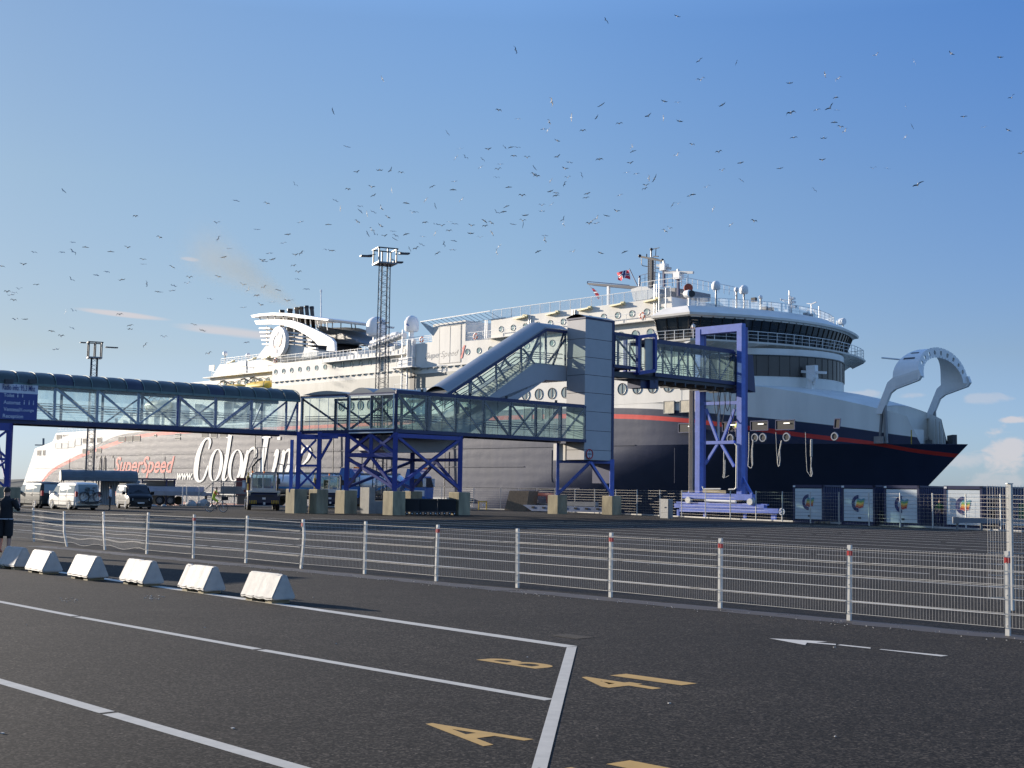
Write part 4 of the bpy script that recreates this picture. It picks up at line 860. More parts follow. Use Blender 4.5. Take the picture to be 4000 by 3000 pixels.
# things on the bridge roof
rail([Vector(p) for p in bring(-1.5,23.1)][1::3],1.0,1.6,3,.03,screen=True)
def onroof(x,y,dy=-2.0): # point over the bridge roof seen at a pixel
    t=2.0; best=None
    for k in range(60):
        t=-1+k*.45; p=q4(x,y,t)
        if best is None or abs(p.x-(bfront(t)-2.4))<abs(best.x-(bfront(best.y)-2.4)): best=p
    return best
def mast(pts,r=.06,m=WHTF,name='roof_mast',n=6):
    mb=MB(); mb.path(pts,r,n); return mb.build(name,m,ship)
for (x,y,yb,r_) in ((657,512,600,.50),(898,548,655,.50),(1043,592,665,.22),(834,528,640,.26)):
    p=onroof(x,yb); s_=(yb-y)/2.212*abs(p.x*0+1)*.0293; q=q4(x,y,p.y); radome((q.x,q.y,q.z),r_,r_*2.05,stand=q.z-23.1)
for (x,y,yb,rr_) in ((1290,520,720,.09),(1480,640,750,.07),(1546,655,760,.07),(1442,690,740,.04),(1668,768,800,.04),(500,590,640,.05),(1700,780,830,.05)):
    p=onroof(x,yb); q=q4(x,y,p.y); mast([(p.x,p.y,23.0),(q.x,q.y,q.z)],rr_)
p=onroof(1300,720); q=q4(1300,570,p.y); mb=MB(); mb.beam((p.x,p.y,23),(q.x,q.y,q.z),.28); a=q4(1220,597,p.y); mb.beam(a,q4(1300,608,p.y),.12); mb.sphere(a,.14,8,6); mb.beam(q4(1225,605,p.y),q4(1300,640,p.y),.07)
for x,y in ((1325,620),(1335,660),(1320,590)): mb.box(q4(x,y,p.y).x-.25,q4(x,y,p.y).x+.25,p.y-.2,p.y+.2,q4(x,y,p.y).z-.12,q4(x,y,p.y).z+.12)
mb.build('foremast',WHT,ship)
p=onroof(1480,750); mb=MB(); a,b=q4(1443,632,p.y),q4(1525,618,p.y); c=(a+b)/2; mb.beam(a,c-Vector((0,0,.15)),.16,.1); mb.beam(c-Vector((0,0,.15)),b,.16,.1); mb.beam(q4(1540,745,p.y),q4(1490,670,p.y),.05); mb.build('roof_aerial',WHT,ship)
mb=MB()
for x,y in ((1080,678),(1130,684),(1435,730),(1470,738),(985,600)): p=onroof(x,y+10); q=q4(x,y,p.y); mb.box(q.x-.3,q.x+.3,q.y-.2,q.y+.2,q.z-.25,q.z+.25)
mb.build('roof_speaker',DGREY,ship)
mb=MB()
for x,y in ((425,550),(1755,790)): 
    p=onroof(x,y+60); q=q4(x,y,p.y); mb.tube(q-Vector((.35,.2,0)),q+Vector((.35,-.3,0)),.42,12); mb.tube((q.x,q.y,23),(q.x,q.y,q.z),.12,6)
sl_=mb.build('searchlight',WHT,ship); mb=MB(); q=q4(442,550,onroof(425,610).y); mb.tube(q,q+Vector((.25,-.2,0)),.40,12); mb.build('searchlight_lens',BLK,sl_)
q=q4(417,498,2.2); mb=MB(); mb.disc(q,(.75,-.6,0),.52,.3,16); mb.tube(q-Vector((0,0,2.0)),q,.07,6); mb.build('red_fog_lamp',mat('dull_red',(.28,.05,.02),.5,var=.1),ship)
# main mast group, boom, radars (t about 13)
MT_=7.0
boom=MB(); a=q7(180,835,MT_); b=q7(1130,905,MT_); mb=MB(); c=q7(860,905,MT_)
mb.prism([q7(175,822,MT_),q7(850,870,MT_),q7(1120,888,MT_),q7(1240,990,MT_),q7(900,965,MT_),q7(870,915,MT_),q7(180,852,MT_)],(0,1.6,0)); boom=mb.build('mast_boom',mat('navy_paint',(.012,.022,.05),.4,var=.1),ship)
mb=MB(); mb.path([q7(175,830,MT_),q7(180,803,MT_),q7(520,832,MT_),q7(840,862,MT_)],.05,5); mb.build('boom_rail',BLUED,boom)
mb=MB(); mb.beam(q7(512,880,MT_),Vector((q7(512,880,MT_).x,MT_,24.4)),.32); mb.build('boom_post',WHT,boom)
slabpx('mast_base',q7,[(860,925),(1000,880),(1120,888),(1300,990),(1150,1075),(905,1105)],MT_-.1,4,mat('base_grey',(.48,.48,.46),.5,var=.15),ship)
slabpx('mast_base',q7,[(1290,930),(1430,905),(1560,900),(1710,930),(1710,1045),(1300,1100)],MT_+1,5,mat('base_slats',(.20,.20,.21),.5,var=.3,scale=3),ship)
mb=MB()
for x in (1135,1160,1185,1212): mb.beam(q7(x,900,MT_),q7(x+3,425,MT_),.22 if x==1185 else .12)
for i in range(12):
    y=880-i*38; mb.beam(q7(1135,y,MT_),q7(1185,y-30,MT_),.06); mb.beam(q7(1210,y,MT_),q7(1238,y,MT_),.05)
mb.beam(q7(1240,900,MT_),q7(1245,430,MT_),.07)
mb.prism([q7(1145,430,MT_),q7(1215,430,MT_),q7(1225,460,MT_),q7(1140,455,MT_)],(0,1,0))
mb.path([q7(1180,420,MT_),q7(1182,290,MT_)],.09,6); mb.beam(q7(1000,408,MT_),q7(1360,482,MT_),.24); mb.sphere(q7(1002,402,MT_),.22,8,6); mb.sphere(q7(1358,468,MT_),.2,8,6); mb.sphere(q7(1183,298,MT_),.2,8,6)
mb.path([q7(1030,420,MT_),q7(1030,535,MT_),q7(1050,555,MT_),q7(1140,570,MT_)],.05,5); mb.path([q7(1325,490,MT_),q7(1322,590,MT_),q7(1300,600,MT_),q7(1240,590,MT_)],.05,5)
mb.path([q7(1250,410,MT_),q7(1256,280,MT_)],.05,5); mb.beam(q7(1205,295,MT_),q7(1308,272,MT_),.08); mb.beam(q7(1215,408,MT_),q7(1295,408,MT_),.12); mb.path([q7(1110,420,MT_),q7(1110,370,MT_)],.07,5)
mb.build('main_mast',mat('mast_black',(.014,.018,.03),.45,var=.1),ship)
mb=MB(); mb.path([q7(965,865,MT_),q7(840,605,MT_)],.06,6); mb.path([q7(993,880,MT_),q7(997,740,MT_)],.08,6); mb.sphere(q7(997,728,MT_),.16,8,6); mb.build('flag_staff',BLUED,ship)
# the flag, red with a white edged blue cross
RC,WC,BC=mat('flag_red',(.55,.04,.06),.8,var=.1,scale=3),mat('flag_white',(.75,.73,.70),.8,var=.05),mat('flag_blue',(.02,.035,.14),.8,var=.05)
mb=MB(); nx_,nz_=22,16; A=q7(828,632,MT_); B_=q7(833,770,MT_); C_=q7(625,655,MT_); D_=q7(650,770,MT_)
for i in range(nx_):
    for j in range(nz_):
        def P(u,v):
            p=(A*(1-u)+C_*u)*(1-v)+(B_*(1-u)+D_*u)*v; return p+Vector((0,.25*math.sin(u*7+v*2),.14*math.sin(u*6)))
        u,v=(i+.5)/nx_,(j+.5)/nz_; X=u*22; Y=v*16
        c=2 if (7<=X<9 or 7<=Y<9) else 1 if (6<=X<10 or 6<=Y<10) else 0
        mb.add([P(i/nx_,j/nz_),P((i+1)/nx_,j/nz_),P((i+1)/nx_,(j+1)/nz_),P(i/nx_,(j+1)/nz_)],[(0,1,2,3)],c)
mb.build('flag',[RC,WC,BC],ship,label='red flag with a white edged navy cross streaming left')
mb=MB(); a=q7(232,893,MT_); b=q7(345,1080,MT_); 
for i in range(8):
    p=a+(b-a)*i/8; q=a+(b-a)*(i+1)/8; w0,w1=.12+.45*math.sin(i/8*3),.12+.45*math.sin((i+1)/8*3); mb.add([p,p+Vector((w0,.15*(i%2),0)),q+Vector((w1,.15*((i+1)%2),0)),q],[(0,1,2,3)],0 if i%3 else 1)
mb.build('furled_flag',[RC,WC],ship); mast([q7(205,850,MT_),q7(230,893,MT_)],.02,GREYM,'halyard')
def radar(cx,cy,yb,x0,x1,y0,y1,hw=.5,t=MT_):
    mb=MB(); c=q7(cx,cy,t); mb.beam(q7(cx,yb,t),c,.28); st=mb.build('radar_stand',BLUED,ship); mb=MB(); mb.box(c.x-hw,c.x+hw,t-.4,t+.5,c.z-.1,c.z+.75); mb.tube((c.x,t,c.z+.75),(c.x,t,c.z+1.15),.16,8); mb.build('radar_motor',WHT,st); mb=MB(); mb.beam(q7(x0,y0,t),q7(x1,y1,t),.26,.3); mb.build('radar_scanner',mat('scanner_grey',(.45,.46,.46),.4,var=.05),st)
radar(1605,755,1030,1380,1845,660,663); radar(1382,620,900,1275,1490,548,600,.4)
rail([q7(1010,890,MT_+1),q7(1230,840,MT_+1),q7(1430,890,MT_+2)],1.5,.9,3,.03,m=BLUED); rail([q7(1430,880,MT_+2),q7(1600,870,MT_+2),q7(1760,900,MT_+3)],1.9,.9,4,.03,m=BLUED)
# forward radar pedestal on the whaleback
p=q4(1490,1400,6); 
mb=MB(); a=q4(1478,1400,9); b=q4(1480,1290,9); mb.beam(a,b,.55); mb.beam(b,q4(1500,1250,9),.9,.9); mb.beam(q4(1510,1330,9),q4(1520,1270,9),.35); mb.beam(q4(1398,1220,9),q4(1608,1230,9),.3,.28); mb.box(b.x-.5,b.x+.7,8.7,9.3,b.z+.2,b.z+1.6); mb.build('forward_radar',WHTF,ship)
mb=MB()
for x0,y0,x1,y1 in ((1390,1352,1440,1352),(1440,1325,1440,1385),(1510,1355,1545,1370),(1545,1370,1645,1385),(1645,1385,1645,1410),(1582,1375,1582,1405),(1522,1355,1520,1400)): mb.beam(q4(x0,y0,8),q4(x1,y1,8),.05)
mb.build('railing',WHTF,ship)
# ------------------------------------------------------------------ raised bow hoop
hoop=MB(); N=22
def arch(k,s0,s1,dr=0.0):
    a=math.pi*k/N; y=13-(5.1-dr)*math.cos(a); z=14.3+(3.45-dr)*math.sin(a)**.85; lean=-.5*math.sin(a)
    s0=s0+(1.6*math.sin(a)**1.5 if s0<109 else 0)
    return (s0+lean,y,z),(s1+lean,y,z)
o1=[];o2=[];i1=[];i2=[]
for k in range(N+1):
    a,b=arch(k,108.2,111.3); c,d=arch(k,108.2,111.3,.22); o1.append(a);o2.append(b);i1.append(c);i2.append(d)
hoop.rows([o1,o2,i2,i1,o1],flip=False)
for e in (0,N): hoop.add([o1[e],o2[e],i2[e],i1[e]],[(0,1,2,3)])
hp_=hoop.build('bow_hoop',WHT,ship,smooth=True)
# front flange with round holes
fl=MB(); rad=.0
for k in range(N):
    a0=arch(k,111.3,111.3,-.12)[1]; a1=arch(k+1,111.3,111.3,-.12)[1]; b0=arch(k,111.3,111.3,1.0)[1]; b1=arch(k+1,111.3,111.3,1.0)[1]
    if k%2==1 and 3<=k<=19:
        c=[(p+q+r_+t_)/4 for p,q,r_,t_ in zip(a0,a1,b0,b1)]; C0=Vector(c); n=12; ring=[]
        ex=(Vector(a1)-Vector(a0)).normalized(); ey=(Vector(a0)-Vector(b0)).normalized()
        ring=[C0+ex*.22*math.cos(2*math.pi*j/n)+ey*.30*math.sin(2*math.pi*j/n) for j in range(n)]
        # walk the outline of the quad with 12 points
        q=[Vector(b0),Vector(b1),Vector(a1),Vector(a0)]; outl=[]
        for j in range(n):
            th=2*math.pi*j/n; dx,dy=math.cos(th),math.sin(th); m_=max(abs(dx),abs(dy)); u=(dx/m_+1)/2; v=(dy/m_+1)/2; outl.append(q[0]*(1-u)*(1-v)+q[1]*u*(1-v)+q[2]*u*v+q[3]*(1-u)*v)
        o=len(fl.v); fl.v+=[tuple(p) for p in ring]+[tuple(p) for p in outl]
        for j in range(n): fl.f.append((o+j,o+(j+1)%n,o+n+(j+1)%n,o+n+j)); fl.m.append(0)
        fl2=[tuple(p+Vector((-.12,0,0))) for p in ring]; o3=len(fl.v); fl.v+=fl2
        for j in range(n): fl.f.append((o+j,o3+j,o3+(j+1)%n,o+(j+1)%n)); fl.m.append(0)
    else: fl.add([a0,b0,b1,a1],[(0,1,2,3)])
fl.build('hoop_flange',WHT,hp_)
# slots let into the outer skin
mb=MB()
for k in (4,6): 
    a,b=arch(k,108.6,110.6,-.03); a2,b2=arch(k+.45,108.6,110.6,-.03); mb.add([a,b,b2,a2],[(0,1,2,3)])
mb.build('hoop_slot',DGREY,hp_)
for y,s_ in ((7.9,0),(18.1,0)):
    mb=MB(); pr=[(106.2,10.6),(107.0,10.6),(108.0,12.75),(108.6,13.15),(111.3,13.95),(111.65,14.4),(111.4,15.1),(108.3,14.35),(107.7,13.9)]
    mb.prism([(s,y-.22,z) for s,z in pr],(0,.44,0)); arm=mb.build('hoop_arm',WHT,ship)
    mb=MB(); mb.prism([(108.7,y-.25,13.35),(111.2,y-.25,14.1),(111.2,y-.25,14.75),(108.7,y-.25,14.25)],(0,.03,0)); mb.build('arm_panel',WHTF,arm)
    mb=MB(); mb.tube((106.6,y,7.6),(106.9,y+.1,11.2),.16,8); mb.tube((107.4,y,7.5),(107.2,y,12.4),.22,8); mb.box(106.2,107.3,y-.5,y+.5,7.45,8.2); mb.build('lift_ram',GREYM,ship)
mast([q6a for q6a in (sp(3200+505/2.074,1300+202/2.074,10),sp(3200+770/2.074,1300+228/2.074,11.5))],.09,WHTF,'jack_staff')
# ------------------------------------------------------------------ openings in the bow, bow fairleads and lines
def hullq(x,y,out=.04):
    for i in range(300):
        t=i*.05; p=q5(x,y,t)
        if hp(p.x)>=t: return Vector((p.x,t-out,p.z))
    return q5(x,y,13)
def hullq6(x,y,out=.04):
    for i in range(300):
        t=i*.05; p=sp(3200+x/2.074,1300+y/2.074,t)
        if hp(p.x)>=t: return Vector((p.x,t-out,p.z))
    return p
def opening(s0,s1,z0,z1,m=WIN,slant=0):
    mb=MB(); n=5; lo=[];hi=[]
    for i in range(n+1): s=s0+(s1-s0)*i/n; lo.append((s,hp(s)-.05,z0)); hi.append((s+slant,hp(s+slant)-.05,z1))
    mb.rows([lo,hi],flip=True); o=mb.build('window',m,ship); m2=MB()
    for r_ in (lo,hi):
        for a,b in zip(r_,r_[1:]): m2.beam(a,b,.09)
    m2.beam(lo[0],hi[0],.09); m2.beam(lo[-1],hi[-1],.09); m2.build('window_frame',BLUED,o); return o
LAMP=bpy.data.materials.new('tube_lamp'); LAMP.use_nodes=True; LAMP.node_tree.nodes['Principled BSDF'].inputs['Emission Color'].default_value=(1,.9,.7,1); LAMP.node_tree.nodes['Principled BSDF'].inputs['Emission Strength'].default_value=1.2
for s0,s1 in ((85.6,88.9),(91.9,94.4),(95.7,98.0),(99.0,101.4)):
    o=opening(s0,s1,8.75,9.75); mb=MB(); a=s0+(s1-s0)*.45; mb.beam((a,hp(a)-.12,9.42),(a+.7,hp(a+.7)-.12,9.42),.08); mb.build('tube_lamp',LAMP,o)
opening(106.2,106.85,8.75,9.7,slant=.12)
def fairlead(s,z,r=.40):
    mb=MB(); c=Vector((s,hp(s)-.08,z)); nrm=Vector(((hp(s+.5)-hp(s-.5)),-1,0)).normalized(); mb.torus(c,nrm,r,.10,18,6); o=mb.build('bow_fairlead',mat('chafed_steel',(.30,.31,.34),.35,metal=.5,var=.3,scale=3),ship,smooth=True); m2=MB(); m2.disc(c,nrm,r-.04,.06,16); m2.build('fairlead_hole',BLK,o)
for s in (93.0,94.4,96.3,97.35,100.4): fairlead(s,7.95)
fairlead(106.3,7.9,.36)
ROPE=mat('pale_rope',(.40,.39,.36),.8,var=.3,scale=6)
def line(pts,r=.055,knots=0,m=ROPE):
    mb=MB(); mb.path(pts,r,6)
    for i in range(knots): p=Vector(pts[0])*(1-i/12)+Vector(pts[1])*(i/12); mb.sphere(p,.14,7,5)
    mb.build('mooring_line',m,ship)
def rope(px,kn=0,yoff=-.15,t0=None,m=ROPE,r=.055):
    t=t0 if t0 is not None else hullq(*px[0]).y+yoff; line([q5(x,y,t) for x,y in px],r,kn,m)
rope([(670,600),(655,700),(652,800),(660,880),(655,905),(640,908),(615,885),(618,850),(625,700),(625,520)],r=.05); rope([(672,610),(663,700),(665,880)],r=.05)
rope([(975,610),(955,700),(935,820),(935,860),(945,893),(955,880),(962,820),(958,720),(978,610)],r=.05); rope([(915,520),(922,700),(932,850)],r=.03)
rope([(1300,610),(1298,830)],10,r=.07); rope([(1298,820),(1292,960),(1300,1000),(1310,970),(1300,900)],r=.05); rope([(1235,520),(1240,740),(1252,940),(1290,1000)],r=.03)
rope([(355,710),(352,960),(345,1010),(358,1015),(366,960),(368,820)],t0=.3,r=.06); rope([(370,1010),(408,990)],t0=.3,r=.03)
# ------------------------------------------------------------------ boarding walkways
gd=Vector((.727,.686,0)).normalized()
A_=Vector((-8.3,93.8,0)); Mq=Vector((-12.1,96.7,0)); Bq=Vector((-15.9,99.0,0)); LW0=Vector((-45.0,75.6,0)); LWe=Vector((-16.1,98.5,0))
zl,zh=5.9,8.85
def truss(name_root,P,Q,z0,z1,nb,pattern,depth,steel,glass,ch=.26,side_far=True,posts=.2,rails=True,mull=1.3,names=('frame','glass_wall','handrail'),ceil=None,steel2=None,x0=0):
    """glazed bridge: near face P..Q, depth vector to the far face, lattice in both faces"""
    P,Q=Vector(P),Vector(Q); d=Q-P; L=d.length; u=d/L
    nfar=Vector(depth); mb=MB(); 
    def pt(s,z,far=False): p=P+u*s+(nfar if far else Vector((0,0,0))); return Vector((p.x,p.y,z))
    for far in (False,True) if side_far else (False,):
        mb.beam(pt(-.1,z0+ch/2,far),pt(L+.1,z0+ch/2,far),ch,ch); mb.beam(pt(-.1,z1-ch*.35,far),pt(L+.1,z1-ch*.35,far),ch*.7,ch*.7)
        for i in range(nb+1): mb.beam(pt(L*i/nb,z0+ch,far),pt(L*i/nb,z1-ch*.7,far),posts,posts)
        for i in range(nb):
            a,b=L*i/nb,L*(i+1)/nb; c=pattern[i%len(pattern)]
            if c=='\\': mb.beam(pt(a,z1-.2,far),pt(b,z0+.2,far),posts*.6,posts*.6)
            elif c=='/': mb.beam(pt(a,z0+.2,far),pt(b,z1-.2,far),posts*.6,posts*.6)
            elif c=='X': mb.beam(pt(a,z1-.2,far),pt(b,z0+.2,far),posts*.5); mb.beam(pt(a,z0+.2,far),pt(b,z1-.2,far),posts*.5)
    fr=mb.build(names[0],steel,name_root,world=True)
    mb=MB(); 
    sgn=-1 if nfar.dot(Vector((-u.y,u.x,0)))>0 else 1; nrm=Vector((-u.y,u.x,0))*(.14*sgn)
    for off in (nrm,nfar-nrm):
        mb.add([pt(.05,z0+ch,0)+off,pt(L-.05,z0+ch,0)+off,pt(L-.05,z1-ch*.7,0)+off,pt(.05,z1-ch*.7,0)+off],[(0,1,2,3)])
    g_=mb.build(names[1],glass,name_root,world=True)
    mb=MB(); k=int(L/mull)
    for i in range(1,k): mb.beam(pt(L*i/k,z0+ch)+nrm*1.15,pt(L*i/k,z1-ch*.7)+nrm*1.15,.045,.03)
    mb.build('mullion',steel2 or GREYM,g_,world=True)
    mb=MB(); n2=nfar.normalized(); mb.prism([pt(0,z0+.12)+n2*.1,pt(L,z0+.12)+n2*.1,pt(L,z0+.12)+nfar-n2*.1,pt(0,z0+.12)+nfar-n2*.1],(0,0,.1)); mb.build('floor',DGREY,name_root,world=True)
    if rails:
        mb=MB()
        for o in (.3,1-.3/nfar.length*1):
            off=n2*.3 if o==.3 else nfar-n2*.3
            for z in (.75,.95,1.12): mb.beam(pt(0,z0+.2+z)+off,pt(L,z0+.2+z)+off,.05)
        mb.build(names[2],BLUED,name_root,world=True)
    return fr
hdir=Vector((-.686,.727,0))
# left covered walkway
lw=thing('covered_walkway','long glazed walkway with a curved green roof entering from the left edge','walkway',LWe,0)
LWd=(LWe-LW0); LWl=LWd.length; lu=LWd.normalized(); ln=Vector((-lu.y,lu.x,0)); 
zb,zt=5.75,8.35
def lpx(x): # distance along the walkway of a pixel column
    p=PL(LW0,lu,x,1600); return (p-Vector((LW0.x,LW0.y,p.z))).dot(lu)
def lp(s,z,far=0): p=LW0+lu*s+ln*far; return Vector((p.x,p.y,z))
mb=MB(); W3=3.0
for f in (0,W3):
    mb.beam(lp(0,zb+.15,f),lp(LWl,zb+.15,f),.3,.3); 
mb.build('bottom_chord',BLUED,lw,world=True)
near=[lpx(x) for x in (45,212,379,540,694,841,983,1118)]; pat='\\\\\\/\\///'
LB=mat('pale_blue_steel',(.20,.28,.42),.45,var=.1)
mb=MB(); m2=MB()
for f in (0,W3):
    ps=near+[LWl-.1]; sh=0 if f==0 else -(near[2]-near[1])*.48
    for i,s in enumerate(ps):
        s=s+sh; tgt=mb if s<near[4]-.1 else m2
        tgt.beam(lp(s,zb+.3,f),lp(s,zt,f),.22 if i==4 else .15,.15)
        if i<len(ps)-1:
            b=ps[i+1]+sh
            if f==W3 and i in (3,5): c='X'
            else: c=pat[i]
            if c in '\\X': tgt.beam(lp(s,zt-.1,f),lp(b,zb+.3,f),.11)
            if c in '/X': tgt.beam(lp(s,zb+.3,f),lp(b,zt-.1,f),.11)
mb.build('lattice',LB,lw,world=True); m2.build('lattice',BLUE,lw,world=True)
mb=MB(); mb.add([lp(0,zb+.3,-.1),lp(LWl-.1,zb+.3,-.1),lp(LWl-.1,zt,-.1),lp(0,zt,-.1)],[(0,1,2,3)]); mb.add([lp(0,zb+.3,W3+.1),lp(LWl-.1,zb+.3,W3+.1),lp(LWl-.1,zt,W3+.1),lp(0,zt,W3+.1)],[(0,1,2,3)])
GLW=glassmat('milky_glass',(.74,.84,.86),.10,.17,(.66,.76,.80)); gw=mb.build('glass_wall',GLW,lw,world=True)
mb=MB(); mb.prism([lp(0,zb+.3,.1),lp(LWl,zb+.3,.1),lp(LWl,zb+.3,W3-.1),lp(0,zb+.3,W3-.1)],(0,0,.06)); mb.build('floor',DGREY,lw,world=True)
mb=MB()
for f in (.3,W3-.3):
    for z in (.75,.95,1.12): mb.beam(lp(0,zb+.3+z,f),lp(LWl,zb+.3+z,f),.045)
mb.build('handrail',BLUED,lw,world=True)
nR=30; seg=LWl/nR
for i in range(nR):
    for_=MB(); a0,a1=seg*i+.01,seg*(i+1)-.01; rws=[]
    for s,bul in ((a0,0),(a0+.10,.07),(a0+(a1-a0)*.5,.09),(a1-.10,.07),(a1,0)):
        rws.append([lp(s,zt-.05+ (.92+bul)*math.sin(math.pi*k/12)**.8,W3/2-(W3/2+.22)*math.cos(math.pi*k/12)) for k in range(13)])
    for_.rows(rws); for_.build('roof_panel',ROOFB if i in (3,15,19,24) else ROOFG,lw,world=True,smooth='all')
mb=MB()
for i in range(nR+1):
    s=seg*i; pr=[lp(s,zt-.03+ .98*math.sin(math.pi*k/12)**.8,W3/2-(W3/2+.26)*math.cos(math.pi*k/12)) for k in range(13)]; mb.path(pr,.035,5)
for f in (-.2,W3+.2): mb.beam(lp(0,zt,f),lp(LWl,zt,f),.1,.16)
mb.build('roof_rib',mat('rib_green',(.13,.19,.17),.5,var=.2),lw,world=True)
# information sign hung on the walkway
s0,s1=lpx(-170),lpx(139); z_t,z_m,z_b=PL(LW0,lu,60,1502).z,PL(LW0,lu,60,1537).z,PL(LW0,lu,60,1640).z
sg=thing('information_sign','blue and white information sign hung on the covered walkway','sign',lp((s0+s1)/2,z_b,-.3),0)
SB=mat('sign_blue',(.020,.045,.22),.4,var=.05); SW=mat('sign_white',(.62,.64,.70),.4,var=.05); SL=mat('sign_lettering',(.55,.58,.66),.4,var=0)
mb=MB(); mb.prism([lp(s0,z_b,-.22),lp(s1,z_b,-.22),lp(s1,z_m,-.22),lp(s0,z_m,-.22)],-ln*.1); mb.build('blue_board',SB,sg,world=True)
mb=MB(); mb.prism([lp(s0,z_m,-.22),lp(s1,z_m,-.22),lp(s1,z_t,-.22),lp(s0,z_t,-.22)],-ln*.1); mb.build('white_board',SW,sg,world=True)
def sgp(x,y,off=-.345): p=PL(LW0,lu,x,y); s=(p-LW0).dot(lu); return s,p.z
def sgtext(txt,x0,y0,x1,y1,m,caps=(0,1)):
    a,zb_=sgp(x0,y0); b_,zt_=sgp(x1,y1); mb=textmesh(MB(),txt,lambda s,z:lp(s,z,-.345),a,b_,zb_,zt_,bold=.02,fitcaps=caps); mb.build('sign_text',m,sg,world=True)
sgtext('Radio info: 95,3 Mhz',3,1522,131,1508.5,SB); sgtext('Toilet',8,1550,50,1538.5,SL); sgtext('Automat',7,1578,74,1566.5,SL); sgtext('Ventesal/',7,1605,76,1593.5,SL); sgtext('Lounge',77,1607,126,1598,SL); sgtext('Reception',4,1631,84,1620,SL)
mb=MB()
for x,y in ((63,1546),(82,1546),(88,1574),(107,1575),(124,1576)):
    a,z=sgp(x,y); mb.beam(lp(a,z-.12,-.34),lp(a,z+.06,-.34),.06,.02,up=ln); mb.disc(lp(a,z+.13,-.34),ln,.035,.02,8)
mb.build('sign_symbol',SL,sg,world=True)
for x in (20,112):
    a,z=sgp(x,1498); mb=MB(); mb.obox(lp(a-.25,z-.05,-.9),lu*.5,ln*.35,(0,0,.28)); mb.beam(lp(a,z+.1,-.7),lp(a,z+.3,-.2),.05); o=mb.build('sign_lamp',DGREY,sg,world=True)
# left trestle
def plinth(p,rot,h,wd,label,grp='mossy concrete plinths of the walkway legs',par=None):
    t=MB(); c,s=math.cos(rot),math.sin(rot); ex,ey=Vector((c,s,0)),Vector((-s,c,0)); b=.05
    rws=[]
    for z,k in ((0,1),(h-.06,.985),(h,.93)): rws.append([Vector((p.x,p.y,z))+ex*a*wd/2*k+ey*b_*wd/2*k for a,b_ in ((-1,-1),(1,-1),(1,1),(-1,1))])
    t.rows(rws,True); o=len(t.v)-4; t.f.append((o,o+1,o+2,o+3)); t.m.append(0); ob=t.build('concrete_plinth',CONC); tag(ob,label,'plinth',grp); return ob
rotg=math.atan2(gd.y,gd.x)
tr=thing('walkway_trestle','blue steel trestle holding up the walkway at the left edge','trestle',lp(lpx(42),0,1.5),0)
mb=MB(); 
for f in (0,W3):
    s=lpx(42); mb.beam(lp(s,1.2,f),lp(s,zb,f),.32,.32); mb.beam(lp(s-2.4,1.2,f),lp(s-2.4,zb,f),.28,.28)
    for za,zb2 in ((1.5,3.4),(3.4,5.4)): mb.beam(lp(s,za,f),lp(s-2.4,zb2,f),.14); mb.beam(lp(s-2.4,za,f),lp(s,zb2,f),.14)
    mb.beam(lp(s,3.4,f),lp(s-2.4,3.4,f),.16); mb.beam(lp(s,5.5,f),lp(s-2.4,5.5,f),.3,.5)
for s in (lpx(42),lpx(42)-2.4): mb.beam(lp(s,5.5,0),lp(s,5.5,W3),.3); mb.beam(lp(s,1.5,0),lp(s,5.4,W3),.12)
mb.build('frame',BLUE,tr,world=True)
plinth(lp(lpx(36),0,.0),math.atan2(lu.y,lu.x),1.6,1.5,'brown mossy plinth beside the dark van at the left edge')
# node box between the walkways
node=thing('glazed_landing','glazed corner landing joining the walkways, its lit side framed in white','walkway',Mq,0)
dep=gd*3.1
NB=MB(); fr=truss(node,Bq,Mq,zl,zh-.08,1,'\\',dep,BLUED,GLS,rails=True,mull=.75,posts=.2,steel2=WHTF)
fr2=truss(node,Mq,A_,zl,zh,1,'/',dep,BLUED,GLS,rails=True,mull=.98,posts=.22,steel2=WHTF)
hd=(A_-Mq).normalized(); nout=Vector((-.5,-.55,0)).normalized()*.2; no_=Vector((hd.y,-hd.x,0)); no_=no_ if no_.y<0 else -no_; no_*=.17
mb=MB(); p,q=Mq+hd*.3+no_,A_+no_-hd*.1
for a,b in (((p,zl+.28),(q,zl+.28)),((p,zh-.18),(q,zh-.18)),((p,zl+.28),(p,zh-.18)),((q,zl+.28),(q,zh-.18)),((p,zl+.03),(q,zl+.03))): mb.beam(Vector((a[0].x,a[0].y,a[1])),Vector((b[0].x,b[0].y,b[1])),.09)
p,q=Bq+hd*.1+no_,Mq-hd*.2+no_
for a,b in (((p,zh-.22),(q,zh-.22)),((p,zl+.28),(p,zh-.22))): mb.beam(Vector((a[0].x,a[0].y,a[1])),Vector((b[0].x,b[0].y,b[1])),.07)
mb.build('lit_trim',WHTF,node,world=True)
mb=MB()
for P0_,Q0_,hh,sk in ((Mq,Mq.lerp(A_,.52),.42,0),(Mq.lerp(A_,.52),A_,.34,0),(Bq,Mq,.28,0)):
    d=(Q0_-P0_); rws=[]
    for j in (0,1):
        rws.append([Vector((P0_.x,P0_.y,zh))+d*(i/10)+dep*j*1.0+Vector((0,0,hh*math.sin(math.pi*i/10))) for i in range(11)])
    mb.rows(rws,flip=True); o=len(mb.v)-22; mb.f.append(tuple(range(o,o+11))); mb.m.append(0)
mb.build('roof_shell',ROOFM,node,world=True,smooth=True)
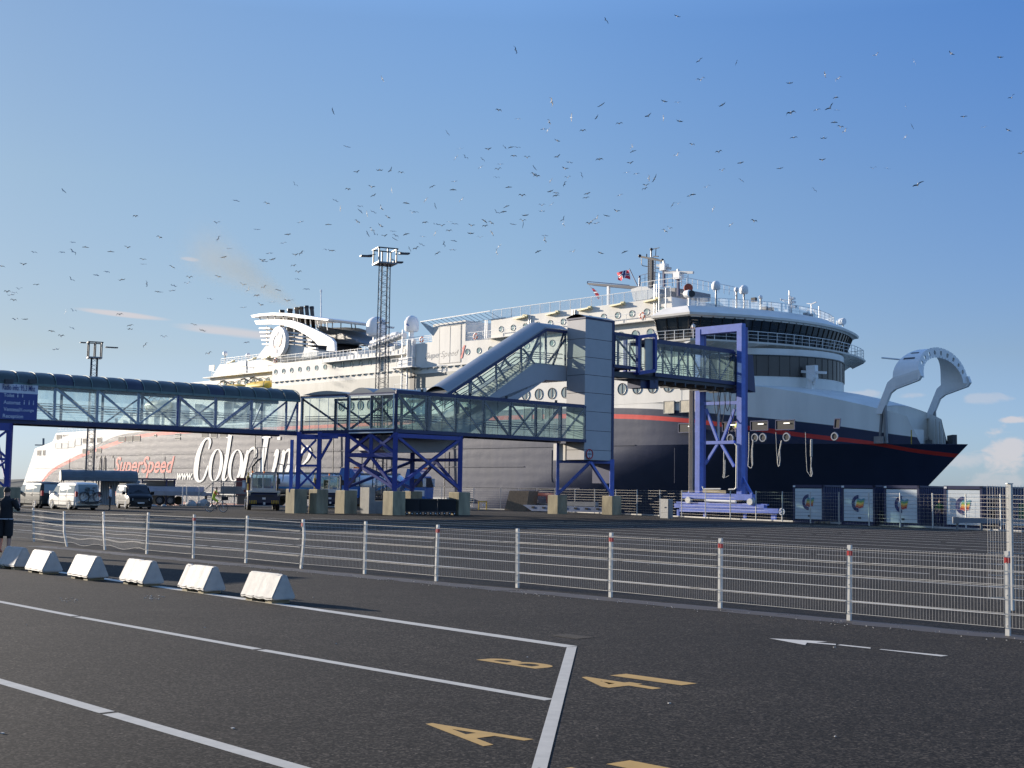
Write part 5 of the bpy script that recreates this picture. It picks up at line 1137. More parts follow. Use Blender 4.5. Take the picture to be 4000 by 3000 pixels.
# lower walkway to the tower
T0=Vector((6.0,107.1,0)); rwl=(T0-A_).length; ru=(T0-A_).normalized()
rw=thing('lower_walkway','glazed lower walkway between the corner landing and the lift tower','walkway',A_,0)
truss(rw,A_,T0,zl,zh+.05,7,'\\\\\\\\\\//',hdir*2.9,BLUED,GLSR,posts=.2,mull=1.35)
mb=MB(); mb.prism([Vector((p.x,p.y,zh+.05)) for p in (A_,T0,T0+hdir*2.9,A_+hdir*2.9)],(0,0,.10)); mb.build('roof',BLUED,rw,world=True)
mb=MB()
for k in (.12,.36,.55,.83): p=A_+ru*rwl*k; mb.box(p.x-.1,p.x+.1,p.y-.02,p.y+.1,zh+.15,zh+.33)
mb.build('roof_lamp',DGREY,rw,world=True)
# support tower under the landing
st=thing('steel_support','four legged blue lattice support under the corner landing','support',(A_+Mq)/2,0)
L1=A_; L2=Mq; L3=A_+gd*6.2; L4=Mq+gd*6.2
def V3(p,z): return Vector((p.x,p.y,z))
for p in (L1,L2,L3,L4): mb=MB(); mb.beam(V3(p,1.6),V3(p,zl),.34,.34); mb.build('column',BLUE,st,world=True)
mid=(L1+L2)/2; mb=MB(); mb.beam(V3(mid,4.35),V3(mid,zl),.26); mb.beam(V3(L1,4.3),V3(L2,4.3),.28,.3); mb.beam(V3(L3,4.1),V3(L4,4.1),.2,.25); mb.beam(V3(L1,5.7),V3(L3,5.7),.3); mb.beam(V3(L2,5.7),V3(L4,5.7),.3); mb.beam(V3(L2,4.3),V3(L4,4.1),.2)
mb.build('cross_beam',BLUE,st,world=True)
mb=MB()
for a,b in (((L2,4.4),(mid,5.8)),((mid,4.5),(L2,5.8)),((mid,4.4),(L1,5.8)),((L1,4.4),(mid,5.8)),((L2,1.9),(mid,4.2)),((L1,1.9),(mid,4.2)),((L2,4.1),(L1,1.9)),((L1,5.7),(L3,1.9)),((L3,5.7),(L1,1.9)),((L4,4.0),(L2,1.9)),((L4,1.9),((L3+L4)/2,4.0)),((L3,1.9),((L3+L4)/2,4.0)),((L4,4.0),(L2,1.9)),((L2,4.0),(L4,1.9))): mb.beam(V3(a[0],a[1]),V3(b[0],b[1]),.2)
mb.build('brace',BLUE,st,world=True)
for p,lab in ((L1,'mossy plinth under the front leg, beside the black trolleys'),(L2,'narrow mossy plinth left of the grey concrete step'),(L3,'dark plinth at the right end of the black trolleys'),(L4,'low dark plinth behind the black trolleys')): plinth(p,rotg,1.7,1.15,lab)
# belly casing of the escalator pit
E0=Vector((4.5,108.7,0)); 
def ep(x,y): return PL(E0,gd,x,y)
def pxr(x,y): return (1500+x/2.765,1450+y/2.765)
esc=thing('escalator_bridge','sloping glazed escalator bridge climbing to the lift tower','escalator',A_+gd*3+hdir*3,0)
EW=hdir*3.0
def eprism(name,pts,m,vec=None,off=Vector((0,0,0)),par=None):
    mb=MB(); mb.prism([ep(*p)+off for p in pts],vec if vec is not None else EW); return mb.build(name,m,par or esc,world=True)
eprism('belly_casing',[(1497,1700),(1497,1758),(1510,1768),(1722,1768),(1790,1740),(1822,1700)],CLAD)
eprism('casing',[(1600,1690),(1836,1690),(2022,1562),(2131,1484),(2222,1489),(2222,1429),(2087,1416),(1913,1545),(1840,1600),(1700,1690)],CLAD)
eprism('roof',[(1695,1570),(1750,1540),(2134,1286),(2222,1297),(2222,1291),(2134,1279),(1750,1530),(1690,1556)],ROOFM)
# bowed roof skin above the slope
mb=MB(); rws=[]
for x,y in ((1750,1535),(2132,1281),(2222,1293)):
    p=ep(x,y); rws.append([p+EW*k/8+Vector((0,0,.05+.55*math.sin(math.pi*k/8))) for k in range(9)])
mb.rows(rws); mb.build('roof_skin',ROOFM,esc,world=True,smooth=True)
mb=MB()
top=[(1752,1540),(2134,1288),(2222,1299)]; bot=[(1836,1598),(1913,1547),(2087,1418),(2222,1431)]
for off in (Vector((0,0,0)),EW):
    for a,b in zip(top,top[1:]): mb.beam(ep(*a)+off,ep(*b)+off,.2,.2)
    for a,b in (((1834,1487),(1834,1590)),((1938,1417),(1938,1528)),((2036,1352),(2036,1455)),((2132,1288),(2132,1420)),((2208,1298),(2208,1428)),((1838,1492),(1905,1550)),((1945,1432),(1980,1490)),((2043,1362),(2087,1420)),((2108,1312),(2048,1440)),((2203,1300),(2160,1425)),((2140,1418),(2205,1330)),((1875,1470),(1893,1492)),((1973,1405),(1995,1430))): mb.beam(ep(*a)+off,ep(*b)+off,.13)
mb.build('frame',BLUED,esc,world=True)
mb=MB()
for off in (-hdir*.1,EW): mb.add([ep(*p)+off for p in [(1760,1545),(2134,1295),(2222,1305),(2222,1431),(2087,1418),(1836,1600)]],[(0,1,2,3,4,5)])
mb.build('glass_wall',GLS,esc,world=True)
mb=MB()
for k in (.25,.75):
    off=EW*k; 
    for dz in (.0,.35): mb.path([ep(1760,1600)+off+Vector((0,0,dz)),ep(1913,1512)+off+Vector((0,0,dz)),ep(2087,1388)+off+Vector((0,0,dz)),ep(2222,1398)+off+Vector((0,0,dz))],.04,5)
mb.build('handrail',BLUED,esc,world=True)
mb=MB()
for i in range(26): 
    p=ep(1836+i*9.6,1598-i*7.0)+hdir*.6; mb.obox(p,gd*.28,hdir*1.0,(0,0,.2))
mb.build('escalator_steps',GREYM,esc,world=True)
# ------------------------------------------------------------------ lift tower
tw=thing('lift_tower','tall grey clad lift tower with one cream sunlit side','tower',T0,0)
TX=gd*3.27; TY=hdir*2.1; z0,z1=4.47,16.15; m_=MB()
def tp(a,b,z): return T0+gd*a+hdir*b+Vector((0,0,z))
seams=[z0]+[PL(T0,gd,2290,y).z for y in (1757,1681,1606,1533,1463,1394,1321)][0:]+[z1]
mb=MB()
for za,zb_ in zip(seams,seams[1:]): mb.obox(tp(0,0,za+.02),TX,TY,(0,0,zb_-za-.04))
mb.build('cladding_panel',CLAD,tw,world=True)
mb=MB(); mb.obox(tp(.05,.05,z0),TX*.97,TY*.95,(0,0,z1-z0)); mb.build('core',DGREY,tw,world=True)
mb=MB(); mb.obox(tp(3.27,-.04,2.6),gd*.28,TY*1.03,(0,0,z1-2.5)); mb.obox(tp(-.05,-.05,z1),TX*1.1,TY*1.05,(0,0,.14)); mb.build('edge_column',BLUED,tw,world=True)
mb=MB(); rws=[[tp(-.1+3.5*j,-.1+2.3*i/8,z1+.14+.3*math.sin(math.pi*i/8)) for i in range(9)] for j in (0,1)]; mb.rows(rws,flip=True); mb.build('roof',ROOFM,tw,world=True,smooth=True)
LL=T0+hdir*3.0-gd*.0; RLg=T0+gd*3.4
mb=MB(); mb.beam(V3(LL,1.4),V3(LL,6),.26); mb.beam(V3(RLg,1.4),V3(RLg,4.6),.36); ap=T0+gd*.75
mb.beam(V3(LL,1.6),V3(ap,4.3),.22); mb.beam(V3(RLg,1.6),V3(ap,4.3),.22); mb.beam(V3(LL,4.35),V3(RLg,4.35),.28,.22)
mb.build('leg_frame',BLUEL,tw,world=True)
mb=MB(); mb.obox(tp(-.03,2.12,4.45),TX*.9,hdir*1.4,(0,0,1.4)); mb.build('pit_casing',CLADL,tw,world=True)
for p,lab in ((LL,'mossy plinth with orange reflectors below the lift tower'),(RLg,'pale mossy plinth under the right leg of the lift tower')): plinth(p,rotg,1.55,1.15,lab)
# height limit sign
c=PL(T0,gd,2300,1774)-hdir*.06; hs=thing('height_sign','round red ringed height limit sign low on the lift tower','sign',c,0)
mb=MB(); mb.disc(c,hdir,.42,.04,24); mb.build('sign_face',mat('sign_face_grey',(.45,.47,.5),.4,var=.05),hs,world=True)
mb=MB(); mb.torus(c-hdir*.03,hdir,.38,.05,28,6); mb.build('sign_ring',REDT,hs,world=True)
mb=MB(); textmesh(mb,'4,00m',lambda x,z:c-hdir*.045+gd*x+Vector((0,0,z)),-.25,.25,-.07,.09,bold=.03); mb.build('sign_text',BLK,hs,world=True)
mb=MB(); 
for sg_ in (-1,1): mb.add([c-hdir*.045+Vector((0,0,.3*sg_))+gd*-.07,c-hdir*.045+Vector((0,0,.3*sg_))+gd*.07,c-hdir*.045+Vector((0,0,.17*sg_))],[(0,1,2)])
mb.build('sign_arrow',BLK,hs,world=True)
# ------------------------------------------------------------------ upper walkway to the portal
U0=T0+gd*3.55; U1=T0+gd*6.9; U2_=T0+gd*9.3; U3=T0+gd*21.0
uw=thing('upper_walkway','glazed upper boarding bridge from the lift tower to the blue portal','walkway',U0,0)
truss(uw,U0,U1,12.35,15.25,1,'\\',hdir*2.6,BLUED,GLS,posts=.2,mull=1.1)
def upx(x,y,o=0): return PL(T0-hdir*o,gd,x,y)
for (xa,ya,xb,yb) in ((2500,1316,2558,1456),):
    mb=MB(); p=[upx(2492,1318,.4),upx(2558,1308,.4),upx(2558,1448,.4),upx(2492,1458,.4)]
    for off in (Vector((0,0,0)),hdir*3.4):
        for i in range(4): mb.beam(p[i]+off,p[(i+1)%4]+off,.28)
    for q in p: mb.beam(q,q+hdir*3.4,.2)
    mb.build('collar_frame',BLUE,uw,world=True); mb=MB(); mb.prism([upx(2520,1322,.3),upx(2550,1322,.3),upx(2550,1450,.3),upx(2520,1450,.3)],hdir*.1); mb.build('collar_panel',mat('panel_tan',(.40,.38,.33),.5,var=.1),uw,world=True)
Ua=PL(T0,gd,2557,1400); Ub=PL(T0,gd,2868,1400); Ua.z=Ub.z=0
truss(uw,Ua,Ub,11.95,15.1,5,'\\/\\\\/',hdir*2.9,BLUED,GLSR,posts=.17,mull=1.2,ch=.34)
mb=MB(); mb.prism([V3(p,15.1) for p in (Ua,Ub,Ub+hdir*2.9,Ua+hdir*2.9)],(0,0,.16)); mb.prism([V3(p,15.25) for p in (U0,U1,U1+hdir*2.6,U0+hdir*2.6)],(0,0,.12)); mb.build('roof',BLUED,uw,world=True)
mb=MB(); Uc=T0+gd*3.6; mb.prism([V3(Ua-gd*2.5,11.65),V3(Ub,11.65),V3(Ub+hdir*2.9,11.65),V3(Ua-gd*2.5+hdir*2.9,11.65)],(0,0,.34)); 
for k in range(9): q=Ua.lerp(Ub,k/8); mb.beam(V3(q,11.5),V3(q+hdir*2.9,11.5),.18,.3)
mb.prism([V3(Uc,11.6),V3(Ua,11.6),V3(Ua,12.3),V3(Uc,12.0)],hdir*.5); mb.build('under_girder',DGREY,uw,world=True)
mb=MB(); q=Ua-gd*1.5; mb.obox(V3(q,10.9)+hdir*.3,gd*1.0,hdir*1.5,(0,0,.8)); mb.obox(V3(Ua-gd*.6,10.9),gd*1.1,hdir*.8,(0,0,1.1)); mb.build('drive_unit',BLUED,uw,world=True)
mb=MB(); mb.obox(V3(Ub,12.0)+gd*.1,gd*1.6,hdir*2.9,(0,0,2.7)); mb.build('end_door',mat('end_panel',(.10,.11,.10),.6,var=.3,scale=2),uw,world=True)
mb=MB(); q=Ub+gd*2.0; mb.prism([V3(q,11.7),V3(q+gd*1.3,11.5),V3(q+gd*.9,15.0),V3(q,15.0)],hdir*2.7); mb.build('end_flap',BLUED,uw,world=True)
mb=MB()
for k,(x,dz) in enumerate(((.1,2.6),(.35,3.3),(.6,2.0),(.95,3.0))):
    a=V3(Ua.lerp(Ub,.72+.07*k),11.5); b=a+gd*(1.2); m__=(a+b)/2-Vector((0,0,dz)); mb.path([a,a.lerp(m__,.55)-Vector((0,0,.6)),m__,b.lerp(m__,.5)-Vector((0,0,.5)),b],.035,5)
mb.build('hanging_cable',BLK,uw,world=True)
# ------------------------------------------------------------------ portal
Pl,Pr=Vector((17.9,124.2,0)),Vector((21.25,120.7,0)); pdv=(Pr-Pl).normalized()
po=thing('boarding_portal','tall blue steel portal carrying the end of the boarding bridge','portal',(Pl+Pr)/2,0)
def pp(x,y,o=0): return PL(Pl-gd*0-gd*o,pdv,x,y)
mb=MB(); tw_=Vector((-.0,0,0))
for p in (Pl,Pr): mb.beam(V3(p,1.7),V3(p,17.5),.62,.55,up=pdv)
mb.beam(V3(Pl,17.35)-pdv*.3,V3(Pr,17.35)+pdv*.3,.55,.7); mb.build('portal_frame',BLUEL,po,world=True)
mb=MB()
for p in (Pl,Pr): mb.beam(V3(p,1.7)+gd*.5,V3(p,17.4)+gd*.5,.5,.4,up=pdv)
mb.beam(V3(Pl,17.3)+gd*.5,V3(Pr,17.3)+gd*.5,.4,.6); mb.build('portal_back',BLUE,po,world=True)
mb=MB()
for a,b in (((2752,1577),(2884,1573)),((2752,1730),(2870,1727))): mb.beam(pp(*a),pp(*b),.3,.3)
for a,b in (((2758,1598),(2804,1722)),((2870,1598),(2822,1722)),((2804,1734),(2756,1812)),((2818,1734),(2868,1822)),((2732,1848),(2691,1928)),((2892,1850),(2937,1932))): mb.beam(pp(*a),pp(*b),.2,.24)
mb.build('brace',BLUEL,po,world=True)
mb=MB(); 
for k in range(4): mb.beam(V3(Pl-pdv*(.55+.13*k),1.7)-gd*.3,V3(Pl-pdv*(.55+.13*k),12.5)-gd*.3,.09)
mb.beam(V3(Pl-pdv*.75,1.7)-gd*.15,V3(Pl-pdv*.75,12.3)-gd*.15,.5,.12,up=gd)
mb.build('cable_duct',mat('duct_tan',(.38,.33,.28),.5,var=.15,streak=.2),po,world=True)
mb=MB(); mb.path([pp(2870,1732,.4),pp(2878,1740,.4),pp(2876,1905,.4),pp(2870,1911,.4),pp(2846,1912,.4)],.07,6); mb.path([pp(2744,1900,.4),pp(2748,1910,.4),pp(2815,1910,.4)],.07,6)
mb.beam(pp(2806,1545,-.5),pp(2806,1720,-.5),.16); mb.box(*(lambda c:(c.x-.5,c.x+.5,c.y-.2,c.y+.2,c.z-.1,c.z+.2))(pp(2808,1524,-.5))); mb.build('pipe',GALV,po,world=True)
mb=MB(); mb.beam(pp(2673,1935,.2),pp(2945,1943,.2),.6,.55); mb.build('base_beam',BLUEL,po,world=True)
mb=MB(); 
for xa,xb,y in ((2640,2990,1975),(2660,3045,1990)): mb.beam(pp(xa,y,.3),pp(xb,y+6,.3),.5,.42)
mb.beam(pp(2645,1962,.3),pp(3000,1972,.3),.3,.14)
for x in (2650,2753,2910,3018,3027): mb.beam(pp(x,1990,.2),pp(x,2052,.2),.22)
mb.build('lower_beam',BLUEL,po,world=True)
mb=MB(); mb.path([pp(2755,1955,.5),pp(2875,1960,.5)],.13,8); mb.build('hydraulic_ram',WHTF,po,world=True)
for x,y in ((2690,1953),(2932,1960)): mb=MB(); mb.disc(pp(x,y,.5),gd,.3,.3,16); mb.torus(pp(x,y,.4),gd,.42,.06,16,5); mb.build('roller',GALV,po,world=True)
mb=MB(); 
for i in range(6): mb.beam(pp(2745,1913+i*2,.5),pp(2836,1917+i*2,.5),.04)
mb.build('wire_grate',mat('brass_wire',(.35,.28,.16),.5,var=.1),po,world=True)
c=pp(3054,1999,.5); hw=thing('hand_wheel','white spoked hand wheel at the right end of the blue base','hand wheel',c,0)
mb=MB(); mb.torus(c,gd,.27,.05,20,6)
for k in range(5): a=k*2*math.pi/5; mb.beam(c,c+pdv*.27*math.cos(a)+Vector((0,0,.27*math.sin(a))),.05)
mb.build('wheel',WHTF,hw,world=True)
mb=MB(); mb.path([c+Vector((0,0,.3)),pp(3056,1960,.5),pp(3055,1935,.5)],.03,5); mb.path([c-Vector((0,0,.3)),pp(3052,2030,.5),pp(3056,2050,.5)],.03,5); mb.build('cable',GREYM,hw,world=True)
# concrete dolphin carrying the portal
mb=MB(); c0=(Pl+Pr)/2; mb.obox(V3(c0,-2.5)-pdv*8-gd*2.2,pdv*17,gd*5,(0,0,1.3)); pier=mb.build('pier',CONC2); tag(pier,'low concrete pier standing in the water under the blue portal','pier')
# tall posts beside the landing (left node legs)
t2=thing('walkway_support','slender two legged support under the left end of the landing','support',G(1160,2005),0)
c1=G(1160,2005); c2=G(1241,2006); zt2=5.9
for c in (c1,c2): mb=MB(); mb.beam(V3(c,1.5),V3(c,zt2),.3,.3); mb.build('column',BLUE,t2,world=True)
mb=MB(); mb.beam(V3(c1-Vector((.5,0,0)),1.5),V3(c1-Vector((.5,0,0)),5.3),.22); mb.build('column',BLUEL,t2,world=True)
mb=MB(); z_=lambda y:CAMH+(1902-y)*95/F
for (xa,ya),(xb,yb) in (((1165,1718),(1235,1790)),((1165,1790),(1235,1718)),((1165,1819),(1241,1819)),((1165,1905),(1238,1828)),((1165,1828),(1238,1905)),((1165,1712),(1300,1712)),((1296,1712),(1243,1808))):
    mb.beam(D(xa,ya,c1.y),D(xb,yb,c2.y if xb>1200 else c1.y),.16)
mb.beam(V3(c1,5.6),V3(c2+Vector((1.2,.8,0)),5.6),.25); mb.beam(V3(c1,5.7),V3(Bq,5.75),.25); mb.beam(V3(c2,5.7),V3(Mq,5.75),.25)
mb.build('brace',BLUE,t2,world=True)
plinth(c1-Vector((.1,-.2,0)),rotg,1.75,1.12,'tall mossy plinth in front of the tractor units'); plinth(c2-Vector((0,-.2,0)),rotg,1.75,1.0,'mossy plinth between the tractor and the blue tanker cab')
# ------------------------------------------------------------------ vehicles: local x = forward, y = left, z up, origin on the ground under the middle
def wheel(root,x,y,r,w,rim=RIM,name='wheel',side=1,spokes=5,rr=.62):
    mb=MB(); rws=[]
    for yy,k in ((-w/2,.86),(-w/2*.85,1),(w/2*.85,1),(w/2,.86)): rws.append([(x+r*k*math.cos(2*math.pi*j/24),y+yy,r+r*k*math.sin(2*math.pi*j/24)) for j in range(24)])
    mb.rows(rws,True,flip=True); mb.f.append(tuple(range(len(mb.v)-24,len(mb.v)))[::-1]); mb.m.append(0); mb.f.append(tuple(range(24))); mb.m.append(0)
    o=mb.build(name,RUB,root,smooth=True); mb=MB(); c=(x,y+side*w*.5,r)
    mb.disc((x,y+side*(w*.5-.01),r),(0,1,0),r*.2,.06,12); mb.torus((x,y+side*w*.48,r),(0,1,0),r*rr,.03,22,6)
    for k in range(spokes): a=2*math.pi*k/spokes+.3; mb.beam((x,y+side*w*.47,r),(x+r*rr*math.cos(a),y+side*w*.47,r+r*rr*math.sin(a)),.07,.03,up=(0,1,0))
    mb.disc((x,y+side*(w*.42),r),(0,1,0),r*rr,.02,20); mb.build('rim',rim,o); return o
def van(label,cat,m,loc,rot,L=4.9,W=1.92,Hh=1.97,nose=.8,glass=DGLASS,rimm=RIM,tail=REDP):
    t=thing('van',label,cat,loc,rot,None); h=W/2
    # stations: x, z bottom, z belt, z roof, half width at roof (share)
    ST=[(-L/2,.42,1.10,1.30,.90),(-L/2+.04,.30,1.12,1.62,.88),(-L/2+.14,.26,1.13,Hh-.12,.86),(-L/2+.34,.24,1.14,Hh-.02,.86),(-L/2+.9,.24,1.14,Hh,.87),(-.2,.24,1.14,Hh,.88),(.55,.24,1.13,Hh-.02,.87),(.95,.24,1.12,Hh-.10,.85),(1.25,.24,1.10,Hh-.32,.82),(1.62,.24,1.08,1.32,.80),(1.80,.24,1.05,1.16,.84),(2.1,.25,.98,1.06,.88),(L/2-.12,.28,.85,.93,.86),(L/2-.02,.34,.66,.80,.80),(L/2,.42,.58,.66,.76)]
    mb=MB(); rws=[]
    for x,zb_,zl_,zr,k in ST:
        e=1.0 if abs(x)<L/2-.35 else (.985 if abs(x)<L/2-.12 else .93); hh=h*e
        if zr-zl_<.15: half=[(hh*.90,zb_),(hh,zb_+.12),(hh,zb_+(zl_-zb_)*.6),(hh*.985,zl_),(hh*.95,zl_+(zr-zl_)*.5),(hh*.85,zr),(hh*.5,zr+.03),(0,zr+.04)]
        else: half=[(hh*.90,zb_),(hh,zb_+.12),(hh,zb_+(zl_-zb_)*.6),(hh*.985,zl_),(hh*(.985+k)/2,(zl_+zr)/2),(hh*k,zr-.09),(hh*k*.90,zr-.015),(0,zr+.03)]
        rws.append([(x,-y,z) for y,z in half]+[(x,y,z) for y,z in half[::-1][1:]])
    mb.rows(rws); n=len(rws[0]); mb.f.append(tuple(range(n))); mb.m.append(0); mb.f.append(tuple(range(len(mb.v)-n,len(mb.v)))[::-1]); mb.m.append(0)
    body=mb.build('body',m,t,smooth=True)
    # dark underside and arches
    mb=MB(); mb.box(-L/2+.2,L/2-.2,-h*.9,h*.9,.16,.30); mb.build('underbody',BLK,t)
    wx=(-1.45,1.52)
    for x in wx:
        for s in (-1,1):
            mb=MB(); mb.add([(x+.40*math.cos(a),s*(h+.006),.32+.40*math.sin(a)) for a in [math.pi*j/14 for j in range(15)]]+[(x-.40,s*(h+.006),.22),(x+.40,s*(h+.006),.22)],[tuple(range(17))]); mb.build('wheel_arch',BLK,t)
            wheel(t,x,s*(h-.10),.33,.22,rimm,side=s)
    def yb(z): # side surface half width at height z above the belt
        k=min(1,max(0,(z-1.14)/(Hh-.09-1.14))); return h*(.985+(.87-.985)*k)+.006
    for s in (-1,1):
        for x0,x1,x2,x3 in ((-2.15,-1.02,-2.2,-1.02),(-.94,.30,-.94,.30)):
            mb=MB(); z0,z1=1.20,Hh-.20; mb.add([(x0,s*yb(z0),z0),(x1,s*yb(z0),z0),(x3,s*yb(z1),z1),(x2+.02,s*yb(z1),z1)],[(0,1,2,3)]); mb.build('side_window',glass,t)
        mb=MB(); z0=1.17; mb.add([(.38,s*yb(z0),z0),(1.50,s*yb(z0),z0),(1.18,s*yb(1.55),1.55),(.90,s*yb(Hh-.22),Hh-.22),(.38,s*yb(Hh-.2),Hh-.2)],[(0,1,2,3,4)]); mb.build('door_window',glass,t)
        mb=MB()
        for x in (-.98,.34,1.35): mb.beam((x,s*(h+.003),.32),(x,s*yb(1.16),1.16),.018,.012)
        mb.beam((-2.2,s*(h+.004),.62),(2.0,s*(h+.004),.62),.03,.02); mb.beam((-2.2,s*(h*.992+.004),1.06),(1.6,s*(h*.992+.004),1.02),.015,.015)
        mb.build('door_gap',BLK if m!=MT.get('van_black') else GREYM,t)
        mb=MB(); mb.box(.45,.62,s*(h+.0)-.02,s*(h)+.03,.98,1.01); mb.box(-.85,-.68,s*h-.02,s*h+.03,.98,1.01); mb.build('door_handle',m,t)
        mb=MB(); mb.obox((1.30,s*(h+.02),1.10),(.16,0,0),(0,s*.24,0),(.02,0,.24)); mi=mb.build('wing_mirror',m,t)
        mb=MB(); mb.prism([(L/2-.34,s*(h*.97),.66),(L/2+.01,s*(h*.62),.64),(L/2-.02,s*(h*.62),.80),(L/2-.42,s*(h*.985),.90)],(.03,s*.012,.01)); mb.build('headlight',mat('headlight_glass',(.75,.78,.8),.08,var=0,spec=.9),t)
        mb=MB(); mb.box(-L/2-.015,-L/2+.10,s*h*.80,s*h*.97,.95,1.32); mb.build('tail_light',tail,t)
    mb=MB(); mb.add([(-L/2-.0,-h*.72,1.18),(-L/2-.0,h*.72,1.18),(-L/2+.11,h*.70,Hh-.17),(-L/2+.11,-h*.70,Hh-.17)],[(0,1,2,3)]); 
    mb=MB(); mb.prism([(-L/2-.005,-h*.76,1.16),(-L/2-.005,h*.76,1.16),(-L/2+.09,h*.74,Hh-.16),(-L/2+.09,-h*.74,Hh-.16)],(-.03,0,0)); mb.build('rear_window',glass,t)
    mb=MB(); mb.prism([(1.66,-h*.80,1.20),(1.66,h*.80,1.20),(1.02,h*.76,Hh-.16),(1.02,-h*.76,Hh-.16)],(.06,0,.04)); mb.build('windscreen',glass,t)
    mb=MB(); mb.box(L/2-.02,L/2+.02,-h*.55,h*.55,.50,.74); mb.build('grille',BLK,t)
    mb=MB(); mb.box(L/2,L/2+.035,-.26,.26,.42,.53); mb.build('number_plate',WHTF,t); mb=MB(); mb.box(-L/2-.035,-L/2-.0,-.26,.26,.72,.83); mb.build('number_plate',WHTF,t)
    mb=MB(); mb.box(-L/2-.05,-L/2+.12,-h*.94,h*.94,.34,.56); mb.build('bumper',m,t); mb=MB(); mb.box(L/2-.1,L/2+.03,-h*.86,h*.86,.30,.46); mb.build('bumper',m,t)
    mb=MB(); 
    for s in (-1,1): mb.beam((-1.9,s*h*.80,Hh+.03),(.7,s*h*.80,Hh+.03),.03)
    if glass is not None: mb.build('roof_rail',BLK,t)
    return t
SG=mat('side_glass',(.20,.26,.28),.08,var=0,spec=.8)
VW=mat('van_white',(.86,.82,.74),.3,var=.03,coat=.3); VG=mat('van_grey',(.035,.042,.042),.38,var=.04,spec=.3); VB=mat('van_black',(.007,.008,.010),.38,var=.02,spec=.22)
def place_px(x,y): return G(x,y)
# rear-left corner views: heading chosen so the left side and the tail (or nose) show as in the photo
v1=van('dark grey van seen from behind at the left edge, low sun glinting on its rear','van',VG,G(150,1984),R(134),glass=SG)
v2=van('white van with two bicycles carried on its tail','van',VW,G(285,1990),R(132),glass=SG)
v3=van('black van facing the camera, furthest right of the three vans','van',VB,G(522,1986),R(-62),glass=DGLASS,L=5.1,W=1.93,Hh=1.92)
for v in (v1,v2,v3): v['group']='vans waiting in the yard'
# bicycle
def bicycle(label,loc,rot,m,par=None,lean=0,up=False):
    t=thing('bicycle',label,'bicycle',loc,rot); r=.34
    for x in (-.52,.52):
        mb=MB(); mb.torus((x,0,r),(0,1,0),r-.02,.022,26,6); w_=mb.build('wheel',RUB,t,smooth=True); mb=MB(); mb.torus((x,0,r),(0,1,0),r-.045,.012,24,5); mb.tube((x,-.04,r),(x,.04,r),.025,8)
        for k in range(12): a=2*math.pi*k/12; mb.beam((x,0,r),(x+(r-.04)*math.cos(a),0,r+(r-.04)*math.sin(a)),.005)
        mb.build('spokes',RIM,w_)
    mb=MB(); A,B,C,D_,E_=(-.52,0,r),(-.10,0,.30),(-.22,0,.80),(.38,0,.86),(.52,0,r)
    for a,b in ((A,B),(A,C),(B,C),(B,D_),(C,D_)): mb.tube(a,b,.018,7)
    mb.tube(D_,E_,.018,7); mb.tube((.38,0,.86),(.35,0,1.0),.016,7); mb.tube(C,(-.25,0,.94),.014,7); mb.build('frame',m,t,smooth=True)
    mb=MB(); mb.obox((-.36,-.06,.93),(.24,.03,0),(0,.09,0),(0,0,.05)); mb.build('saddle',BLK,t)
    mb=MB(); mb.path([(.25,-.28,1.02),(.36,-.18,1.02),(.36,.18,1.02),(.25,.28,1.02)],.014,7); mb.build('handlebar',BLK,t)
    mb=MB(); mb.disc((-.10,.03,.30),(0,1,0),.09,.01,16); mb.tube((-.10,0,.30),(-.02,-.08,.15),.012,6); mb.tube((-.10,0,.30),(-.18,.08,.45),.012,6); mb.build('crank',GREYM,t); return t
def on(v,p): return v.matrix_basis@Vector(p)
bR=math.atan2(v2.matrix_basis[1][0],v2.matrix_basis[0][0])
bk1=bicycle('dark bicycle on the white van\'s tail, outer one of two',on(v2,(-2.95,.05,.62)),bR+math.pi/2,BLK); bk2=bicycle('silver framed bicycle on the white van\'s tail, inner one of two',on(v2,(-2.72,-.12,.62)),bR-math.pi/2,GREYM)
mb=MB(); mb.box(-3.1,-2.5,-.06,.06,.50,.58); mb.box(-3.0,-2.92,-.85,.85,.56,.62); mb.box(-2.76,-2.68,-.85,.85,.56,.62); mb.beam((-2.55,0,.55),(-2.6,0,1.6),.05); mb.box(-3.14,-3.1,-.5,.5,.45,.58); mb.build('cycle_rack',BLK,v2)
# ------------------------------------------------------------------ people: skinned figures
def figure(name,label,loc,rot,J,E_,mats,paint,group=None,sub=2,parts=None):
    """J: joint -> (x,y,z,radius); grown with a Skin modifier and frozen to one mesh; paint(x,y,z)->material index"""
    ks=list(J); me=bpy.data.meshes.new('f'); me.from_pydata([J[k][:3] for k in ks],[(ks.index(a),ks.index(b)) for a,b in E_],[]); o=bpy.data.objects.new('f',me); COL.objects.link(o)
    o.modifiers.new('s','SKIN'); 
    for i,k in enumerate(ks):
        sv=me.skin_vertices[0].data[i]; r=J[k][3]; sv.radius=r if isinstance(r,tuple) else (r,r); sv.use_root=(i==0)
    sm_=o.modifiers.new('u','SUBSURF'); sm_.levels=sub; sm_.render_levels=sub
    dg=bpy.context.evaluated_depsgraph_get(); e=o.evaluated_get(dg); m2=bpy.data.meshes.new_from_object(e); bpy.data.objects.remove(o); bpy.data.meshes.remove(me)
    m2.materials.clear()
    for m in mats: m2.materials.append(m)
    for p in m2.polygons: p.material_index=paint(*p.center); p.use_smooth=True
    m2.name='body'; t=thing(name,label,'person',loc,rot,group); b=bpy.data.objects.new('body',m2); COL.objects.link(b); b.parent=t; return t,b
